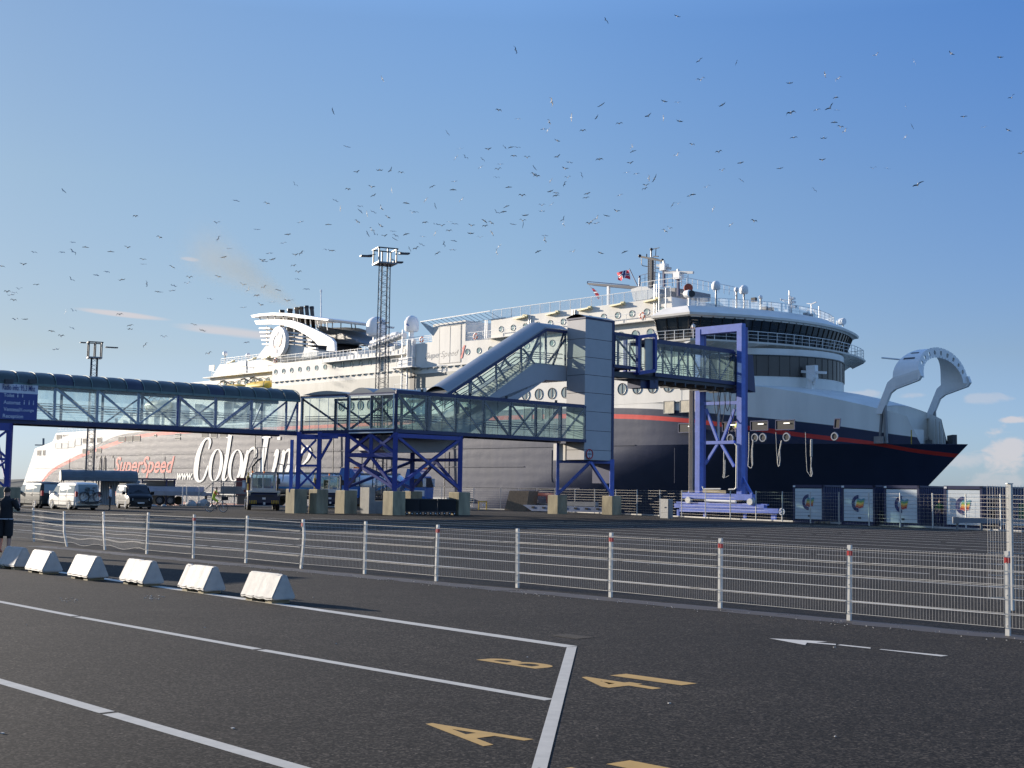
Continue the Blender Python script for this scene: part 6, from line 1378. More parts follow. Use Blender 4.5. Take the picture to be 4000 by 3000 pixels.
def head_bits(t,c,r,m=HAIR,back=0):
    x,y,z=c; mb=MB(); rws=[]
    for i in range(7):
        ph=-.25+i*(math.pi/2+.25)/6; rws.append([(x-.012+r*1.0*math.cos(ph)*math.cos(a)*1.08,y+r*.88*math.cos(ph)*math.sin(a),z+.015+r*1.18*math.sin(ph)) for a in [2*math.pi*j/14 for j in range(14)]])
    mb.rows([[ (px-(.02 if px>x+.3*r and pz<z+.5*r else 0)*3,py,pz) for px,py,pz in rw] for rw in rws],True); mb.build('hair',m,t,smooth=True)
    mb=MB(); mb.prism([(x+r*.92,y-.012,z-.03),(x+r*.92,y+.012,z-.03),(x+r*.9,y,z+.02)],(.03,0,-.005)); mb.build('nose',SKIN,t)
    mb=MB()
    for s in (-1,1): mb.sphere((x-.005,y+s*r*.86,z-.01),.026,7,5,sc_=(.7,.4,1.1))
    mb.build('ears',SKIN,t)
def hand(J,E_,wr,d,up,side,tag_):
    """palm and five separate fingers, slightly curled; wr wrist joint name, d palm direction, up the finger-spread direction, side curl direction"""
    w=Vector(J[wr][:3]); d=Vector(d).normalized(); up=Vector(up).normalized(); cu=Vector(side).normalized(); pc=w+d*.055; J[tag_+'p']=(*pc,(.030,.018)); E_.append((wr,tag_+'p'))
    for i,(o,l) in enumerate(((-.030,.062),(-.010,.075),(.010,.070),(.028,.055))):
        a=pc+d*.035+up*o; b=a+d*l*.55+cu*.012; c=b+d*l*.25+cu*l*.35
        J[f'{tag_}{i}a']=(*a,.0105); J[f'{tag_}{i}b']=(*b,.009); J[f'{tag_}{i}c']=(*c,.007); E_+= [(tag_+'p',f'{tag_}{i}a'),(f'{tag_}{i}a',f'{tag_}{i}b'),(f'{tag_}{i}b',f'{tag_}{i}c')]
    a=pc-up*.038-d*.01+cu*.01; b=a-up*.012+d*.032+cu*.018; J[tag_+'ta']=(*a,.012); J[tag_+'tb']=(*b,.009); E_+=[(tag_+'p',tag_+'ta'),(tag_+'ta',tag_+'tb')]
# photographer at the left edge (x forward = away from us)
J={'pel':(0,0,.96,(.155,.115)),'sp':(0,0,1.14,(.165,.115)),'ch':(.01,0,1.34,(.175,.12)),'nk':(.02,0,1.50,.062),'hd':(.035,0,1.60,.088),'hd2':(.04,0,1.70,.082),
 'rh':(0,-.10,.90,.105),'rk':(.02,-.12,.50,.066),'ra':(-.02,-.13,.10,.042),'rf':(.12,-.15,.04,.036),'lh':(0,.10,.90,.105),'lk':(.03,.12,.50,.066),'la':(0,.13,.10,.042),'lf':(.14,.15,.04,.036),
 'rs':(.01,-.21,1.42,.068),'re':(.13,-.30,1.15,.050),'rw':(.34,-.17,1.33,.030),'ls':(.01,.21,1.42,.068),'le':(.14,.28,1.16,.050),'lw':(.34,.12,1.33,.030)}
E_=[('pel','sp'),('sp','ch'),('ch','nk'),('nk','hd'),('hd','hd2'),('pel','rh'),('rh','rk'),('rk','ra'),('ra','rf'),('pel','lh'),('lh','lk'),('lk','la'),('la','lf'),('ch','rs'),('rs','re'),('re','rw'),('ch','ls'),('ls','le'),('le','lw')]
hand(J,E_,'rw',(.3,.1,1),(0,1,.1),(0,1,0),'r'); hand(J,E_,'lw',(.3,-.1,1),(0,-1,.1),(0,-1,0),'l')
def pn1(x,y,z):
    if z>1.54: return 0
    if z<.40: return 0
    if z<.085: return 3
    if x>.17 and z>.9: return 0
    if .985<z<1.012: return 2
    return 1
CBL=mat('white_hem',(.55,.55,.56),.8,var=.1)
h1=G(15,2163); ph_,_b=figure('person','person in black shirt and shorts seen from behind, holding up a phone',h1,R(80),J,E_,[SKIN,CLOTHB,CBL,BLK],pn1); head_bits(ph_,(.037,0,1.655),.098)
# loose hem of shirt and shorts
mb=MB(); rws=[]
for z,a,b in ((.66,.15,.115),(.80,.152,.118),(.97,.162,.125)):
    for s in (-1,1): pass
for s in (-1,1):
    mb=MB(); mb.rows([[(.01+rx*math.cos(t),s*.105+ry*math.sin(t),z) for t in [2*math.pi*k/14 for k in range(14)]] for z,rx,ry in ((.47,.112,.105),(.70,.125,.108),(.93,.13,.10))],True); mb.build('shorts_leg',CLOTHB,ph_,smooth=True)
mb=MB(); mb.rows([[(.0+rx*math.cos(t),ry*math.sin(t),z) for t in [2*math.pi*k/18 for k in range(18)]] for z,rx,ry in ((.935,.15,.205),(1.12,.14,.19),(1.30,.13,.19),(1.42,.115,.19),(1.475,.07,.10))],True); mb.build('shirt',CLOTHB,ph_,smooth=True)
mb=MB(); mb.torus((0,0,.935),(0,0,1),.01,.001,3,3); mb=MB(); rws=[[(.0+rx*math.cos(t),ry*math.sin(t),z) for t in [2*math.pi*k/18 for k in range(18)]] for z,rx,ry in ((.915,.153,.208),(.94,.154,.209))]; mb.rows(rws,True); mb.build('white_hem',CBL,ph_,smooth=True)
for s in (-1,1):
    mb=MB(); a=Vector((.01,s*.19,1.43)); b=Vector((.09,s*.285,1.22)); mb.tube(a,b,.085,12,.078); mb.build('sleeve',CLOTHB,ph_,smooth=True)
m_p=ph_.matrix_basis; pn=MB(); pn.box(.365,.375,-.085,.085,1.38,1.47); o=pn.build('phone',BLK); o.matrix_basis=m_p.copy(); tag(o,'dark phone held up sideways in both hands of the photographer','phone')
# cyclist
cyl=G(845,2001); crot=R(-8)
cb=bicycle('light grey city bicycle ridden by the worker in hi-vis',cyl,crot,mat('bike_silver',(.35,.36,.37),.3,metal=.5,var=.05))
mb=MB(); mb.box(.42,.78,-.2,.2,.86,1.12); mb.build('front_basket',BLKC,cb); mb=MB(); mb.box(-.85,-.45,-.06,.06,.70,.74); mb.build('rear_carrier',GREYM,cb)
J={'pel':(-.27,0,1.02,(.13,.11)),'sp':(-.21,0,1.20,(.13,.10)),'ch':(-.12,0,1.40,(.15,.11)),'nk':(-.06,0,1.55,.055),'hd':(-.03,0,1.64,.078),'hd2':(-.02,0,1.73,.074),
 'rh':(-.26,-.10,.97,.09),'rk':(.12,-.13,.83,.062),'ra':(-.02,-.13,.42,.042),'rf':(.10,-.13,.37,.034),'lh':(-.26,.10,.97,.09),'lk':(.08,.13,.68,.062),'la':(-.10,.13,.24,.042),'lf':(.04,.13,.20,.034),
 'rs':(-.10,-.19,1.46,.058),'re':(.10,-.24,1.22,.042),'rw':(.26,-.25,1.08,.028),'ls':(-.10,.19,1.46,.058),'le':(.10,.24,1.22,.042),'lw':(.26,.25,1.08,.028)}
E_=[('pel','sp'),('sp','ch'),('ch','nk'),('nk','hd'),('hd','hd2'),('pel','rh'),('rh','rk'),('rk','ra'),('ra','rf'),('pel','lh'),('lh','lk'),('lk','la'),('la','lf'),('ch','rs'),('rs','re'),('re','rw'),('ch','ls'),('ls','le'),('le','lw')]
hand(J,E_,'rw',(1,0,-.25),(0,1,0),(0,0,-1),'r'); hand(J,E_,'lw',(1,0,-.25),(0,-1,0),(0,0,-1),'l')
def pn2(x,y,z):
    if z>1.56: return 0
    if z>1.12 and abs(y)>.165: return 2 if z>1.24 else 0
    if z>1.05 and x<.02: return 1
    if x>.14 and z>.98: return 0
    if z>.74: return 1
    if z<.44 and x>-.2 and (z<.30 or y<0): return 3
    return 0
cy,_=figure('person','person in yellow hi-vis vest and shorts riding a bicycle',cyl,crot,J,E_,[SKIN,HIVIS,mat('orange_sleeve',(.75,.10,.03),.7,var=.05),BLK],pn2); head_bits(cy,(-.02,0,1.68),.09)
def simple(label,loc,rot,top,bottom,legs=None,bend=0,name='person',hair=HAIR,vest=None,hat=None,group=None):
    b=bend; J={'pel':(0,0,.95,(.13,.10)),'sp':(.05*b,0,1.12,(.13,.10)),'ch':(.18*b,0,1.34-.05*b,(.155,.11)),'nk':(.28*b,0,1.50-.10*b,.055),'hd':(.33*b+.01,0,1.60-.12*b,.08),'hd2':(.35*b+.01,0,1.69-.13*b,.076),
    'rh':(0,-.09,.90,.09),'rk':(.03,-.10,.50,.062),'ra':(0,-.11,.09,.042),'rf':(.12,-.11,.04,.034),'lh':(0,.09,.90,.09),'lk':(.03,.10,.50,.062),'la':(0,.11,.09,.042),'lf':(.12,.11,.04,.034),
    'rs':(.17*b,-.19,1.42-.06*b,.058),'re':(.14*b+.03,-.25,1.15,.045),'rw':(.22*b+.14,-.22,.95+.1*b,.03),'ls':(.17*b,.19,1.42-.06*b,.058),'le':(.14*b+.03,.25,1.15,.045),'lw':(.22*b+.14,.22,.95+.1*b,.03)}
    E_=[('pel','sp'),('sp','ch'),('ch','nk'),('nk','hd'),('hd','hd2'),('pel','rh'),('rh','rk'),('rk','ra'),('ra','rf'),('pel','lh'),('lh','lk'),('lk','la'),('la','lf'),('ch','rs'),('rs','re'),('re','rw'),('ch','ls'),('ls','le'),('le','lw')]
    hand(J,E_,'rw',(.3,0,-1),(1,0,0),(0,1,0),'r'); hand(J,E_,'lw',(.3,0,-1),(1,0,0),(0,-1,0),'l')
    def pn(x,y,z):
        if z>1.53-.1*b: return 0
        if z>.98: return 1 if (abs(y)<.3 and not (z<1.08 and x>.08)) else 0
        if z<.09: return 3
        if abs(y)>.19 and z>.7: return 0
        return 2
    t,_=figure(name,label,loc,rot,J,E_,[SKIN,top,bottom,BLK],pn,group,sub=1); head_bits(t,(.35*b+.012,0,1.65-.12*b),.092,hat or hair)
    return t
simple('person in white working behind the fence, bent forward',G(1593,1982),R(-25),CLOTHW,CLOTHW,bend=.9)
simple('person in white shirt standing at the white van\'s tail',on(v2,(-3.3,-1.3,0)),R(200),CLOTHW,DGREY)
simple('person in green overalls walking between the blue containers',G(3672,2062),R(-120),mat('green_cloth',(.05,.16,.04),.8,var=.2),BLUED)
def shipman(label,p,rot,top,hat,bottom=BLUED):
    w_=ship.matrix_basis@Vector(p); return simple(label,w_,rot,top,bottom,hat=hat,group='crew aboard the ferry')
RH=mat('red_helmet',(.65,.05,.03),.4,var=0)
s_=93.85; shipman('person in yellow hi-vis and red helmet looking out of a bow opening',(s_,hp(s_)-.08,8.05),R(-140),HIVIS,RH)
s_=92.7; shipman('person in pale green vest and red helmet inside a bow opening',(s_,hp(s_)-.05,8.0),R(-140),mat('pale_vest',(.35,.5,.38),.7,var=.1),RH)
shipman('person in white shirt behind the bridge windows',(89.2,-1.9,19.25),R(-130),CLOTHW,HAIR); 
p=r3(1055,655,1.2); shipman('person in dark clothes at the deck rail below the funnel',(p.x,1.0,21.75),R(-130),CLOTHB,HAIR)
# ------------------------------------------------------------------ yard vehicles and gear
def add_wheels(t,xs,h,r,w,rim=RIM,dual=False):
    for x in xs:
        for s in (-1,1): wheel(t,x,s*(h-w/2),r,w,rim,side=s,spokes=8,rr=.55)
NAVY=mat('tractor_navy',(.012,.018,.05),.4,var=.15); TWH=mat('tractor_white',(.62,.60,.55),.35,var=.1)
def tractor(label,loc,rot):
    t=thing('terminal_tractor',label,'tractor unit',loc,rot,'terminal tractors on the quay')
    mb=MB(); mb.box(-3.0,.2,-.45,.45,.55,.95); mb.box(-2.9,-1.4,-1.15,1.15,.85,1.05); mb.build('chassis',DGREY,t)
    mb=MB(); mb.prism([(.2,-1.25,.45),(1.85,-1.25,.40),(1.95,-1.25,.6),(1.95,-1.25,1.28),(1.75,-1.25,1.42),(.2,-1.25,1.42)],(0,2.5,0)); mb.build('front_body',NAVY,t)
    mb=MB(); mb.box(.1,1.9,-1.28,1.28,1.42,1.56); mb.build('front_deck',TWH,t)
    c=MB(); y0,y1=-.95,.85
    for x,y in ((.25,y0),(.25,y1),(1.72,y0),(1.72,y1),(1.72,-.1)): c.beam((x,y,1.5),(x-(.12 if x>1 else 0),y,2.85),.09)
    c.box(.15,1.72,y0-.06,y1+.06,2.82,2.95); c.box(.2,1.78,y0,y1,1.5,1.66); c.beam((1.70,y0,1.66),(1.70,y1,1.66),.1,.2); c.build('cab_frame',TWH,t)
    g=MB()
    for a in (((1.70,y0+.05,1.75),(1.70,y1-.05,1.75),(1.61,y1-.05,2.8),(1.61,y0+.05,2.8)),((.3,y0,1.75),(1.66,y0,1.75),(1.6,y0,2.8),(.3,y0,2.8)),((.3,y1,1.75),(1.66,y1,1.75),(1.6,y1,2.8),(.3,y1,2.8)),((.25,y0,1.9),(.25,y1,1.9),(.25,y1,2.8),(.25,y0,2.8))): g.add(a,[(0,1,2,3)])
    g.build('cab_glass',glassmat('cab_glass',(.62,.74,.70),.12,.03),t)
    mb=MB(); mb.box(.55,1.0,-.45,.05,1.66,2.0); mb.box(.5,.62,-.45,.05,1.9,2.55); mb.build('seat',BLK,t); mb=MB(); mb.tube((1.35,-.2,2.0),(1.5,-.2,2.05),.2,14,.2); mb.build('steering_wheel',BLK,t)
    for s in (-1,1): mb=MB(); mb.box(1.2,1.95,s*1.26-.22*(s>0),s*1.26+.22*(s<0),1.15,1.40); mb.build('headlight_box',mat('sunlit_cream',(.70,.62,.45),.4,var=.1),t)
    mb=MB(); mb.box(1.95,1.99,-.75,.75,1.10,1.20); mb.build('front_slot',BLK,t)
    for s in (-1,1):
        for k in range(5): mb=MB(); y=s*(.62+k*.12); mb.prism([(1.965,y,.52),(1.965,y+.05,.52),(1.965,y+.02,.80),(1.965,y-.03,.80)],(.02,0,0)); mb.build('warning_stripe',YELP,t)
    mb=MB(); mb.box(1.96,1.99,-.13,.13,.86,1.02); mb.build('number_plate',WHTF,t); mb=MB(); mb.box(1.96,1.99,-.05,.12,.46,.64); mb.build('notice',WHTF,t)
    mb=MB(); mb.path([(.15,1.15,1.3),(.15,1.15,2.85),(.0,1.1,3.0)],.09,8); mb.build('exhaust',BLK,t); mb=MB(); mb.path([(.2,-1.2,1.3),(.2,-1.2,3.0)],.06,7); mb.tube((.2,-1.2,2.2),(.2,-1.2,2.7),.13,10); mb.build('exhaust',mat('yellow_pipe',(.45,.34,.06),.5,var=.3),t)
    for y in (-1.12,1.02): mb=MB(); mb.beam((1.6,y*.9,2.6),(1.8,y*1.12,2.55),.03); mb.box(1.75,1.83,y*1.12-.1,y*1.12+.1,2.1,2.55); mb.build('mirror',BLK,t)
    for x,y in ((1.3,-.9),(1.0,0.0)): mb=MB(); mb.tube((x,y,2.95),(x,y,3.12),.06,8); mb.build('beacon',ORG,t)
    add_wheels(t,(1.0,-2.2),1.28,.52,.34); return t
T1=G(1024,1992); tractor('navy and white terminal tractor standing clear of the plinths',T1,R(-76)); tractor('terminal tractor half hidden behind the mossy plinths',G(1192,1989)+Vector((1.2,5,0)),R(-76))
TB=mat('truck_blue',(.02,.14,.45),.3,var=.05,coat=.5); TANK=mat('tank_white',(.70,.70,.68),.2,metal=.3,var=.04); STR=mat('stripe_blue',(.04,.20,.42),.3,var=0)
def tanker(label,loc,rot):
    t=thing('tanker_truck',label,'truck',loc,rot,'blue tanker trucks on the quay')
    mb=MB(); mb.prism([(4.0,-1.22,.9),(6.05,-1.22,.9),(6.1,-1.22,2.0),(5.85,-1.22,3.1),(5.3,-1.22,3.75),(4.2,-1.22,3.8),(4.0,-1.22,3.0)],(0,2.44,0)); mb.build('cab',TB,t)
    mb=MB(); mb.prism([(6.12,-1.1,2.05),(6.12,1.1,2.05),(5.92,1.05,2.95),(5.92,-1.05,2.95)],(.02,0,0)); mb.build('windscreen',DGLASS,t)
    for s in (-1,1):
        mb=MB(); mb.prism([(4.9,s*1.235,2.05),(5.9,s*1.235,2.05),(5.7,s*1.235,2.85),(4.9,s*1.235,2.85)],(0,s*.01,0)); mb.build('side_window',DGLASS,t); mb=MB(); mb.box(5.9,6.15,s*1.35-.1,s*1.35+.1,2.1,2.9); mb.build('mirror',WHTF,t)
        mb=MB(); mb.box(4.1,6.0,s*1.23,s*1.245,1.2,1.75); mb.build('cab_stripe',WHTF,t)
    mb=MB(); mb.box(5.9,6.25,-1.22,1.22,.35,.95); mb.build('bumper',DGREY,t); mb=MB(); 
    for k in range(5): mb=MB(); mb.box(5.4,5.55,-.9+k*.42,-.75+k*.42,3.78,3.92); mb.build('roof_lamp',ORG,t)
    mb=MB(); rws=[]
    for x,r in ((-6.2,.3),(-6.0,.85),(-5.7,1.05),(3.1,1.05),(3.4,.85),(3.6,.3)): rws.append([(x,r*1.08*math.cos(a),2.15+r*math.sin(a)) for a in [2*math.pi*k/24 for k in range(24)]])
    mb.rows(rws,True); tk=mb.build('tank',TANK,t,smooth=True)
    mb=MB(); 
    for k in range(5): mb.torus((-5+k*2,0,2.15),(1,0,0),1.1,.04,28,5)
    mb.box(-5.5,3.0,-.3,.3,3.2,3.34); mb.build('tank_band',GREYM,tk)
    for s in (-1,1): mb=MB(); mb.prism([(-4.5,s*1.15,1.75),(1.2,s*1.15,1.65),(3.0,s*1.15,2.3),(3.0,s*1.15,2.5),(1.0,s*1.15,1.85),(-4.5,s*1.15,1.95)],(0,s*.01,0)); mb.build('tank_stripe',STR,tk)
    mb=MB(); mb.box(-6.0,5.9,-.5,.5,.7,1.05); mb.box(-6,3,-1.1,1.1,.95,1.08); mb.build('chassis',DGREY,t); add_wheels(t,(5.1,2.6,-3.2,-4.5),1.25,.52,.34); return t
tanker('blue cabbed white tanker truck behind the tractors',G(1180,1979)+Vector((0,2,0)),R(-16)); tanker('blue cabbed tanker truck behind the lattice support',G(1470,1983)+Vector((-.6,-.5,0)),R(-15))
# roll trailer with load, platform and stairs
t=thing('roll_trailer','long flat roll trailer with double wheels left of the cyclist','trailer',G(640,1972),R(-6))
mb=MB(); mb.box(-5.5,4.5,-1.2,1.2,.95,1.2); mb.box(-5.5,4.5,-1.25,-1.2,.9,1.3); mb.build('deck',mat('trailer_grey',(.30,.31,.33),.5,var=.2),t); mb=MB(); mb.box(-3.6,3.5,-1.1,1.1,1.2,1.75); mb.build('load',mat('bluish_load',(.34,.38,.46),.5,var=.15),t); add_wheels(t,(.0,1.05),1.2,.42,.3,GREYM)
mb=MB(); mb.box(4.3,4.5,-.9,-.8,0,.95); mb.build('prop',DGREY,t)
t=thing('work_platform','grey steel platform with railings and steps beside the tractor','platform',G(890,1980)+Vector((0,3,0)),R(-8))
mb=MB(); mb.box(-1.8,1.9,-1,1,1.15,1.3); 
for x in (-1.8,-.8,.3,1.4): mb.beam((x,-1,0),(x,-1,2.3),.07)
for z in (1.7,2.3): mb.beam((-1.8,-1,z),(1.4,-1,z),.06)
mb.build('frame',GREYM,t)
mb=MB()
for k in range(6): mb.box(-3.0+k*.22,-2.75+k*.22,-.9,-.1,.15+k*.2,.2+k*.2)
mb.beam((-3.1,-.95,1.0),(-1.8,-.95,2.2),.05); mb.build('steps',GREYM,t)
mb=MB(); mb.box(-1.2,.6,-.4,.6,1.3,1.85); mb.build('grey_case',GREYM,t); mb=MB(); mb.box(1.0,1.3,-.99,-.95,1.6,2.4); mb.build('notice',WHTF,t)
t=thing('maroon_machine','maroon tank machine with tall pipes behind the platform','machine',G(935,1978)+Vector((0,5,0)),R(-8))
mb=MB(); mb.box(-1.2,1.8,-.8,.8,1.0,2.7); mb.build('tank',mat('maroon',(.13,.03,.03),.5,var=.2),t); mb=MB(); mb.box(-1,2.2,-.9,.9,.1,1.0); mb.build('base',DGREY,t)
mb=MB(); mb.path([(.4,-.8,2.0),(.4,-.8,3.8),(.9,-.8,4.4),(1.3,-.8,4.6)],.1,7); mb.build('hose_arm',BLK,t)
mb=MB(); 
for x in (.5,.85,1.2,1.55): mb.beam((x,.2,2.7),(x,.2,5.7),.045)
mb.beam((-.8,.2,2.5),(.5,.2,5.2),.05); mb.beam((.5,.2,5.7),(1.55,.2,5.7),.045); mb.build('mast_cage',GREYM,t)
mb=MB()
for x in (2.4,3.3): mb.path([(x,-.3,2.4),(x+.15,-.3,3.6),(x+.45,-.3,4.1),(x+.9,-.3,4.0),(x+.95,-.3,2.6)],.045,6)
mb.build('bow_rail',GREYM,t)
# waiting shelter with barrel roof, corrugated fence and grey box behind the vans
c=G(350,1972); t=thing('barrel_roofed_shelter','small shelter with a dark ribbed barrel roof behind the white van','shelter',c,R(24))
def ctr(i): return i
mb=MB(); rws=[]
for i in range(11):
    x=-2.6+i*.66; b=.04*(i%2); rws.append([(x,-1.1*math.cos(math.pi*k/10)*1.05,2.15+(.95+b)*math.sin(math.pi*k/10)) for k in range(11)])
mb.rows(rws); mb.build('roof',mat('ribbed_dark_roof',(.10,.115,.12),.5,var=.2),t,smooth=False)
mb=MB(); mb.add([(-2.62,-1.1*math.cos(math.pi*k/10),2.15+.93*math.sin(math.pi*k/10)) for k in range(11)],[tuple(range(11))]); mb.build('end_panel',mat('cream_panel',(.5,.48,.38),.5,var=.1),t)
mb=MB(); 
for x in (-2.4,0.6,3.8):
    for y in (-.95,.95): mb.beam((x,y,0),(x,y,2.2),.1)
mb.build('post',DGREY,t)
c=G(455,1973); t=thing('ribbed_panel_wall','pale ribbed metal panel wall between the white and black vans','wall',c,R(-10)); mb=MB()
for i in range(24): mb.box(-1.6+i*.16,-1.6+i*.16+.10,-.05,.05,0.0,2.25)
mb.box(-1.6,2.2,.05,.10,0,2.25); mb.build('panel',mat('ribbed_pale',(.42,.45,.47),.5,var=.1),t)
c=G(523,1974)+Vector((0,6,0)); t=thing('open_shelter','low dark framed open shelter behind the black van','shelter',c,R(-10)); mb=MB(); mb.box(-1.6,1.9,-1,1,2.35,2.5)
for x in (-1.5,1.8):
    for y in (-.9,.9): mb.beam((x,y,0),(x,y,2.35),.12)
mb.build('frame',BLUED,t); mb=MB(); mb.box(-1.45,1.75,.85,.9,0,2.3); mb.build('back_panel',GREYM,t)
# boulders and kerb rubble on the quay
for i,(x,w_,h_,l) in enumerate(((745,1.0,.62,'grey boulder on the quay left of the platform'),(794,1.2,.72,'larger pointed grey boulder beside the platform steps'),(640,.5,.22,'small flat stone below the trailer'),(600,.6,.2,'small flat stone left of the trailer wheels'))):
    c=G(x,1977); mb=MB(); rr=random.Random(i); mb.sphere((0,0,h_*.3),1,10,7); mb.v=[(v[0]*w_*.5*(1+rr.uniform(-.15,.15)),v[1]*w_*.45,max(-.03,v[2]*h_*.7*(1+rr.uniform(-.15,.15)))) for v in mb.v]; o=mb.build('boulder',CONC2); o.location=c; tag(o,l,'stone','stones on the quay')
# trolleys
for i,(x,l) in enumerate(((1600,'black covered baggage trolley next to the front plinth'),(1672,'black covered baggage trolley in the middle of three'),(1746,'black covered baggage trolley next to the right plinth'))):
    c=G(x,2011.5); t=thing('baggage_trolley',l,'trolley',c,R(2),'black baggage trolleys in a row')
    mb=MB(); mb.prism([(-.66,-.5,.30),(.66,-.5,.30),(.66,-.5,1.12),(.3,-.5,1.16),(-.2,-.5,1.12),(-.66,-.5,1.18)],(0,1.2,0)); mb.build('cover',BLKC,t)
    mb=MB(); mb.box(-.68,.68,-.55,.75,.22,.30); mb.box(-.70,-.64,-.56,.76,.2,1.2); mb.box(-.68,.68,-.54,-.5,1.12,1.19); mb.build('frame',DGREY,t)
    for xx in (-.55,-.18,.2,.56):
        mb=MB(); mb.disc((xx,-.5,.12),(0,1,0),.12,.06,14); wv_=mb.build('castor',RUB,t); mb=MB(); mb.disc((xx,-.54,.12),(0,1,0),.05,.02,8); mb.build('hub',WHTF,wv_)
# stepped concrete block
c=G(1462,2006); t=thing('concrete_step_block','grey L shaped concrete foundation block between two plinths','foundation block',c,rotg); mb=MB(); mb.prism([(-.9,-.5,0),(.9,-.5,0),(.9,-.5,.95),(-.35,-.5,.95),(-.35,-.5,1.95),(-.9,-.5,1.95)],(0,1.1,0)); mb.build('block',CONC2,t)
# light masts
def lightmast(label,base,h,w0,w1,heads,arm=1.0):
    t=thing('light_mast',label,'light mast',base,R(24)); n=int(h/.8)
    mb=MB(); cs=((-1,-1),(1,-1),(1,1),(-1,1))
    def P(i,z): k=z/h; w=(w0+(w1-w0)*k)/2; return Vector((cs[i][0]*w,cs[i][1]*w,z))
    for i in range(4): mb.beam(P(i,0),P(i,h),.06)
    mb.build('leg',DGREY if False else mat('mast_steel',(.06,.075,.10),.6,var=.1,spec=.15),t)
    mb=MB()
    for k in range(n):
        a,b=h*k/n,h*(k+1)/n
        for i in range(4):
            j=(i+1)%4; mb.beam(P(i,a),P(j,(a+b)/2),.022); mb.beam(P(j,(a+b)/2),P(i,b),.022); 
            if k%9==0: mb.beam(P(i,a),P(j,a),.05)
    mb.build('lattice',MT['mast_steel'],t)
    mb=MB()
    for k in range(int(h/.35)): mb.beam((-.18,0,k*.35),(.18,0,k*.35),.025)
    mb.beam((-.18,0,0),(-.18,0,h),.03); mb.beam((.18,0,0),(.18,0,h),.03); mb.build('ladder',MT['mast_steel'],t)
    a=arm; mb=MB(); mb.box(-a,a,-a,a,h,h+.12); mb.build('platform',GREYM,t)
    mb=MB()
    for x,y in ((-a*.9,-a*.9),(a*.9,-a*.9),(a*.9,a*.9),(-a*.9,a*.9),(0,-a*.9),(0,a*.9)): mb.beam((x,y,h),(x,y,h+heads),.1)
    for z in (h+heads,): 
        for p,q in (((-a,-a),(a,-a)),((a,-a),(a,a)),((a,a),(-a,a)),((-a,a),(-a,-a))): mb.beam((p[0],p[1],z),(q[0],q[1],z),.09)
    mb.build('lamp_frame',BLK,t)
    return t,h
mt,hh=lightmast('tall lattice light mast rising through the landing',Vector((G(1480,1996).x,G(1480,1996).y,1.0)),19.8,.92,.74,1.3,.85)
for (x,y,z,rz,l) in ((1.5,-.6,.9,20,.9),(1.3,.5,.3,-30,.9),(-1.6,.2,.55,170,1.0)):
    mb=MB(); mb.obox((x-l/2,y-.25,hh+z),(l,0,.06),(0,.5,0),(0,0,.12)); mb.beam((x*.5,y*.5,hh+z+.3),(x,y,hh+z+.15),.05); mb.build('floodlight',DGREY,mt)
lm=G(345,1972); t2_,h2=lightmast('slimmer lattice light mast seen through the left walkway',Vector((lm.x,lm.y,0)),13.2,.72,.52,1.45,.62)
mb=MB(); mb.box(.9,2.0,-.3,.2,h2+1.05,h2+1.13); mb.box(-1.3,-.8,-.2,.2,h2+1.35,h2+1.43); mb.build('floodlight',DGREY,t2_)
# ------------------------------------------------------------------ quay things to the right
def boxthing(name,label,cat,c,rot,pts,dep,m,part):
    t=thing(name,label,cat,c,rot); mb=MB(); mb.prism(pts,(0,dep,0)); mb.build(part,m,t); return t
c=G(1887,1991); t=thing('yellow_frame_sign','small yellow framed box sign at the foot of the quay fence','sign',c,R(5)); mb=MB()
for a,b in (((-.42,0,0),(-.42,0,.8)),((.32,0,0),(.32,0,.8)),((-.47,0,.76),(.37,0,.76))): mb.beam(a,b,.1)
mb.build('frame',YELP,t); mb=MB(); mb.box(-.1,.2,-.03,.03,.35,.55); mb.build('plate',WHTF,t)
c=G(2012,1996)+Vector((.2,1.2,0)); t=thing('concrete_ramp_stack','tall brown sloping stack of ramps behind the quay fence','ramp',c,R(-35)); mb=MB(); mb.prism([(-1.5,0,-.1),(1.0,0,-.1),(1.3,0,1.85),(-.9,0,1.85)],(0,1.6,0)); mb.build('stack',mat('brown_boards',(.20,.15,.10),.8,var=.3,scale=5),t); 
c=G(2090,1997)+Vector((.5,1.4,0)); t=thing('red_machine','faded red machine arm behind the quay fence','machine',c,R(-35)); mb=MB(); mb.prism([(-.9,0,1.7),(1.2,0,1.7),(1.2,0,.8),(.7,0,.8),(.6,0,1.35),(-.9,0,1.45)],(0,.6,0)); mb.build('arm',mat('faded_red',(.50,.13,.10),.6,var=.15),t)
mb=MB(); mb.box(-.8,.6,0,.6,0,.75); mb.build('base',GREYM,t)
c=G(2190,2003)+Vector((0,-.6,0)); t=thing('blue_rail_beam','blue and grey beam lying along the fence under the lift tower','beam',c,R(-38)); mb=MB(); mb.prism([(-4.2,0,.62),(5.6,0,.55),(5.9,0,.15),(-3.2,0,.10)],(0,.5,0)); mb.build('beam',mat('beam_blue',(.16,.21,.33),.5,var=.3),t)
mb=MB(); 
for k in range(8): mb.box(-3.2+k*1.15,-2.9+k*1.15,-.03,0,.35,.5)
mb.build('slot',BLK,t); mb=MB(); mb.box(-1.5,3.2,.6,1.1,.62,1.0); mb.build('upper_beam',GREYM,t)
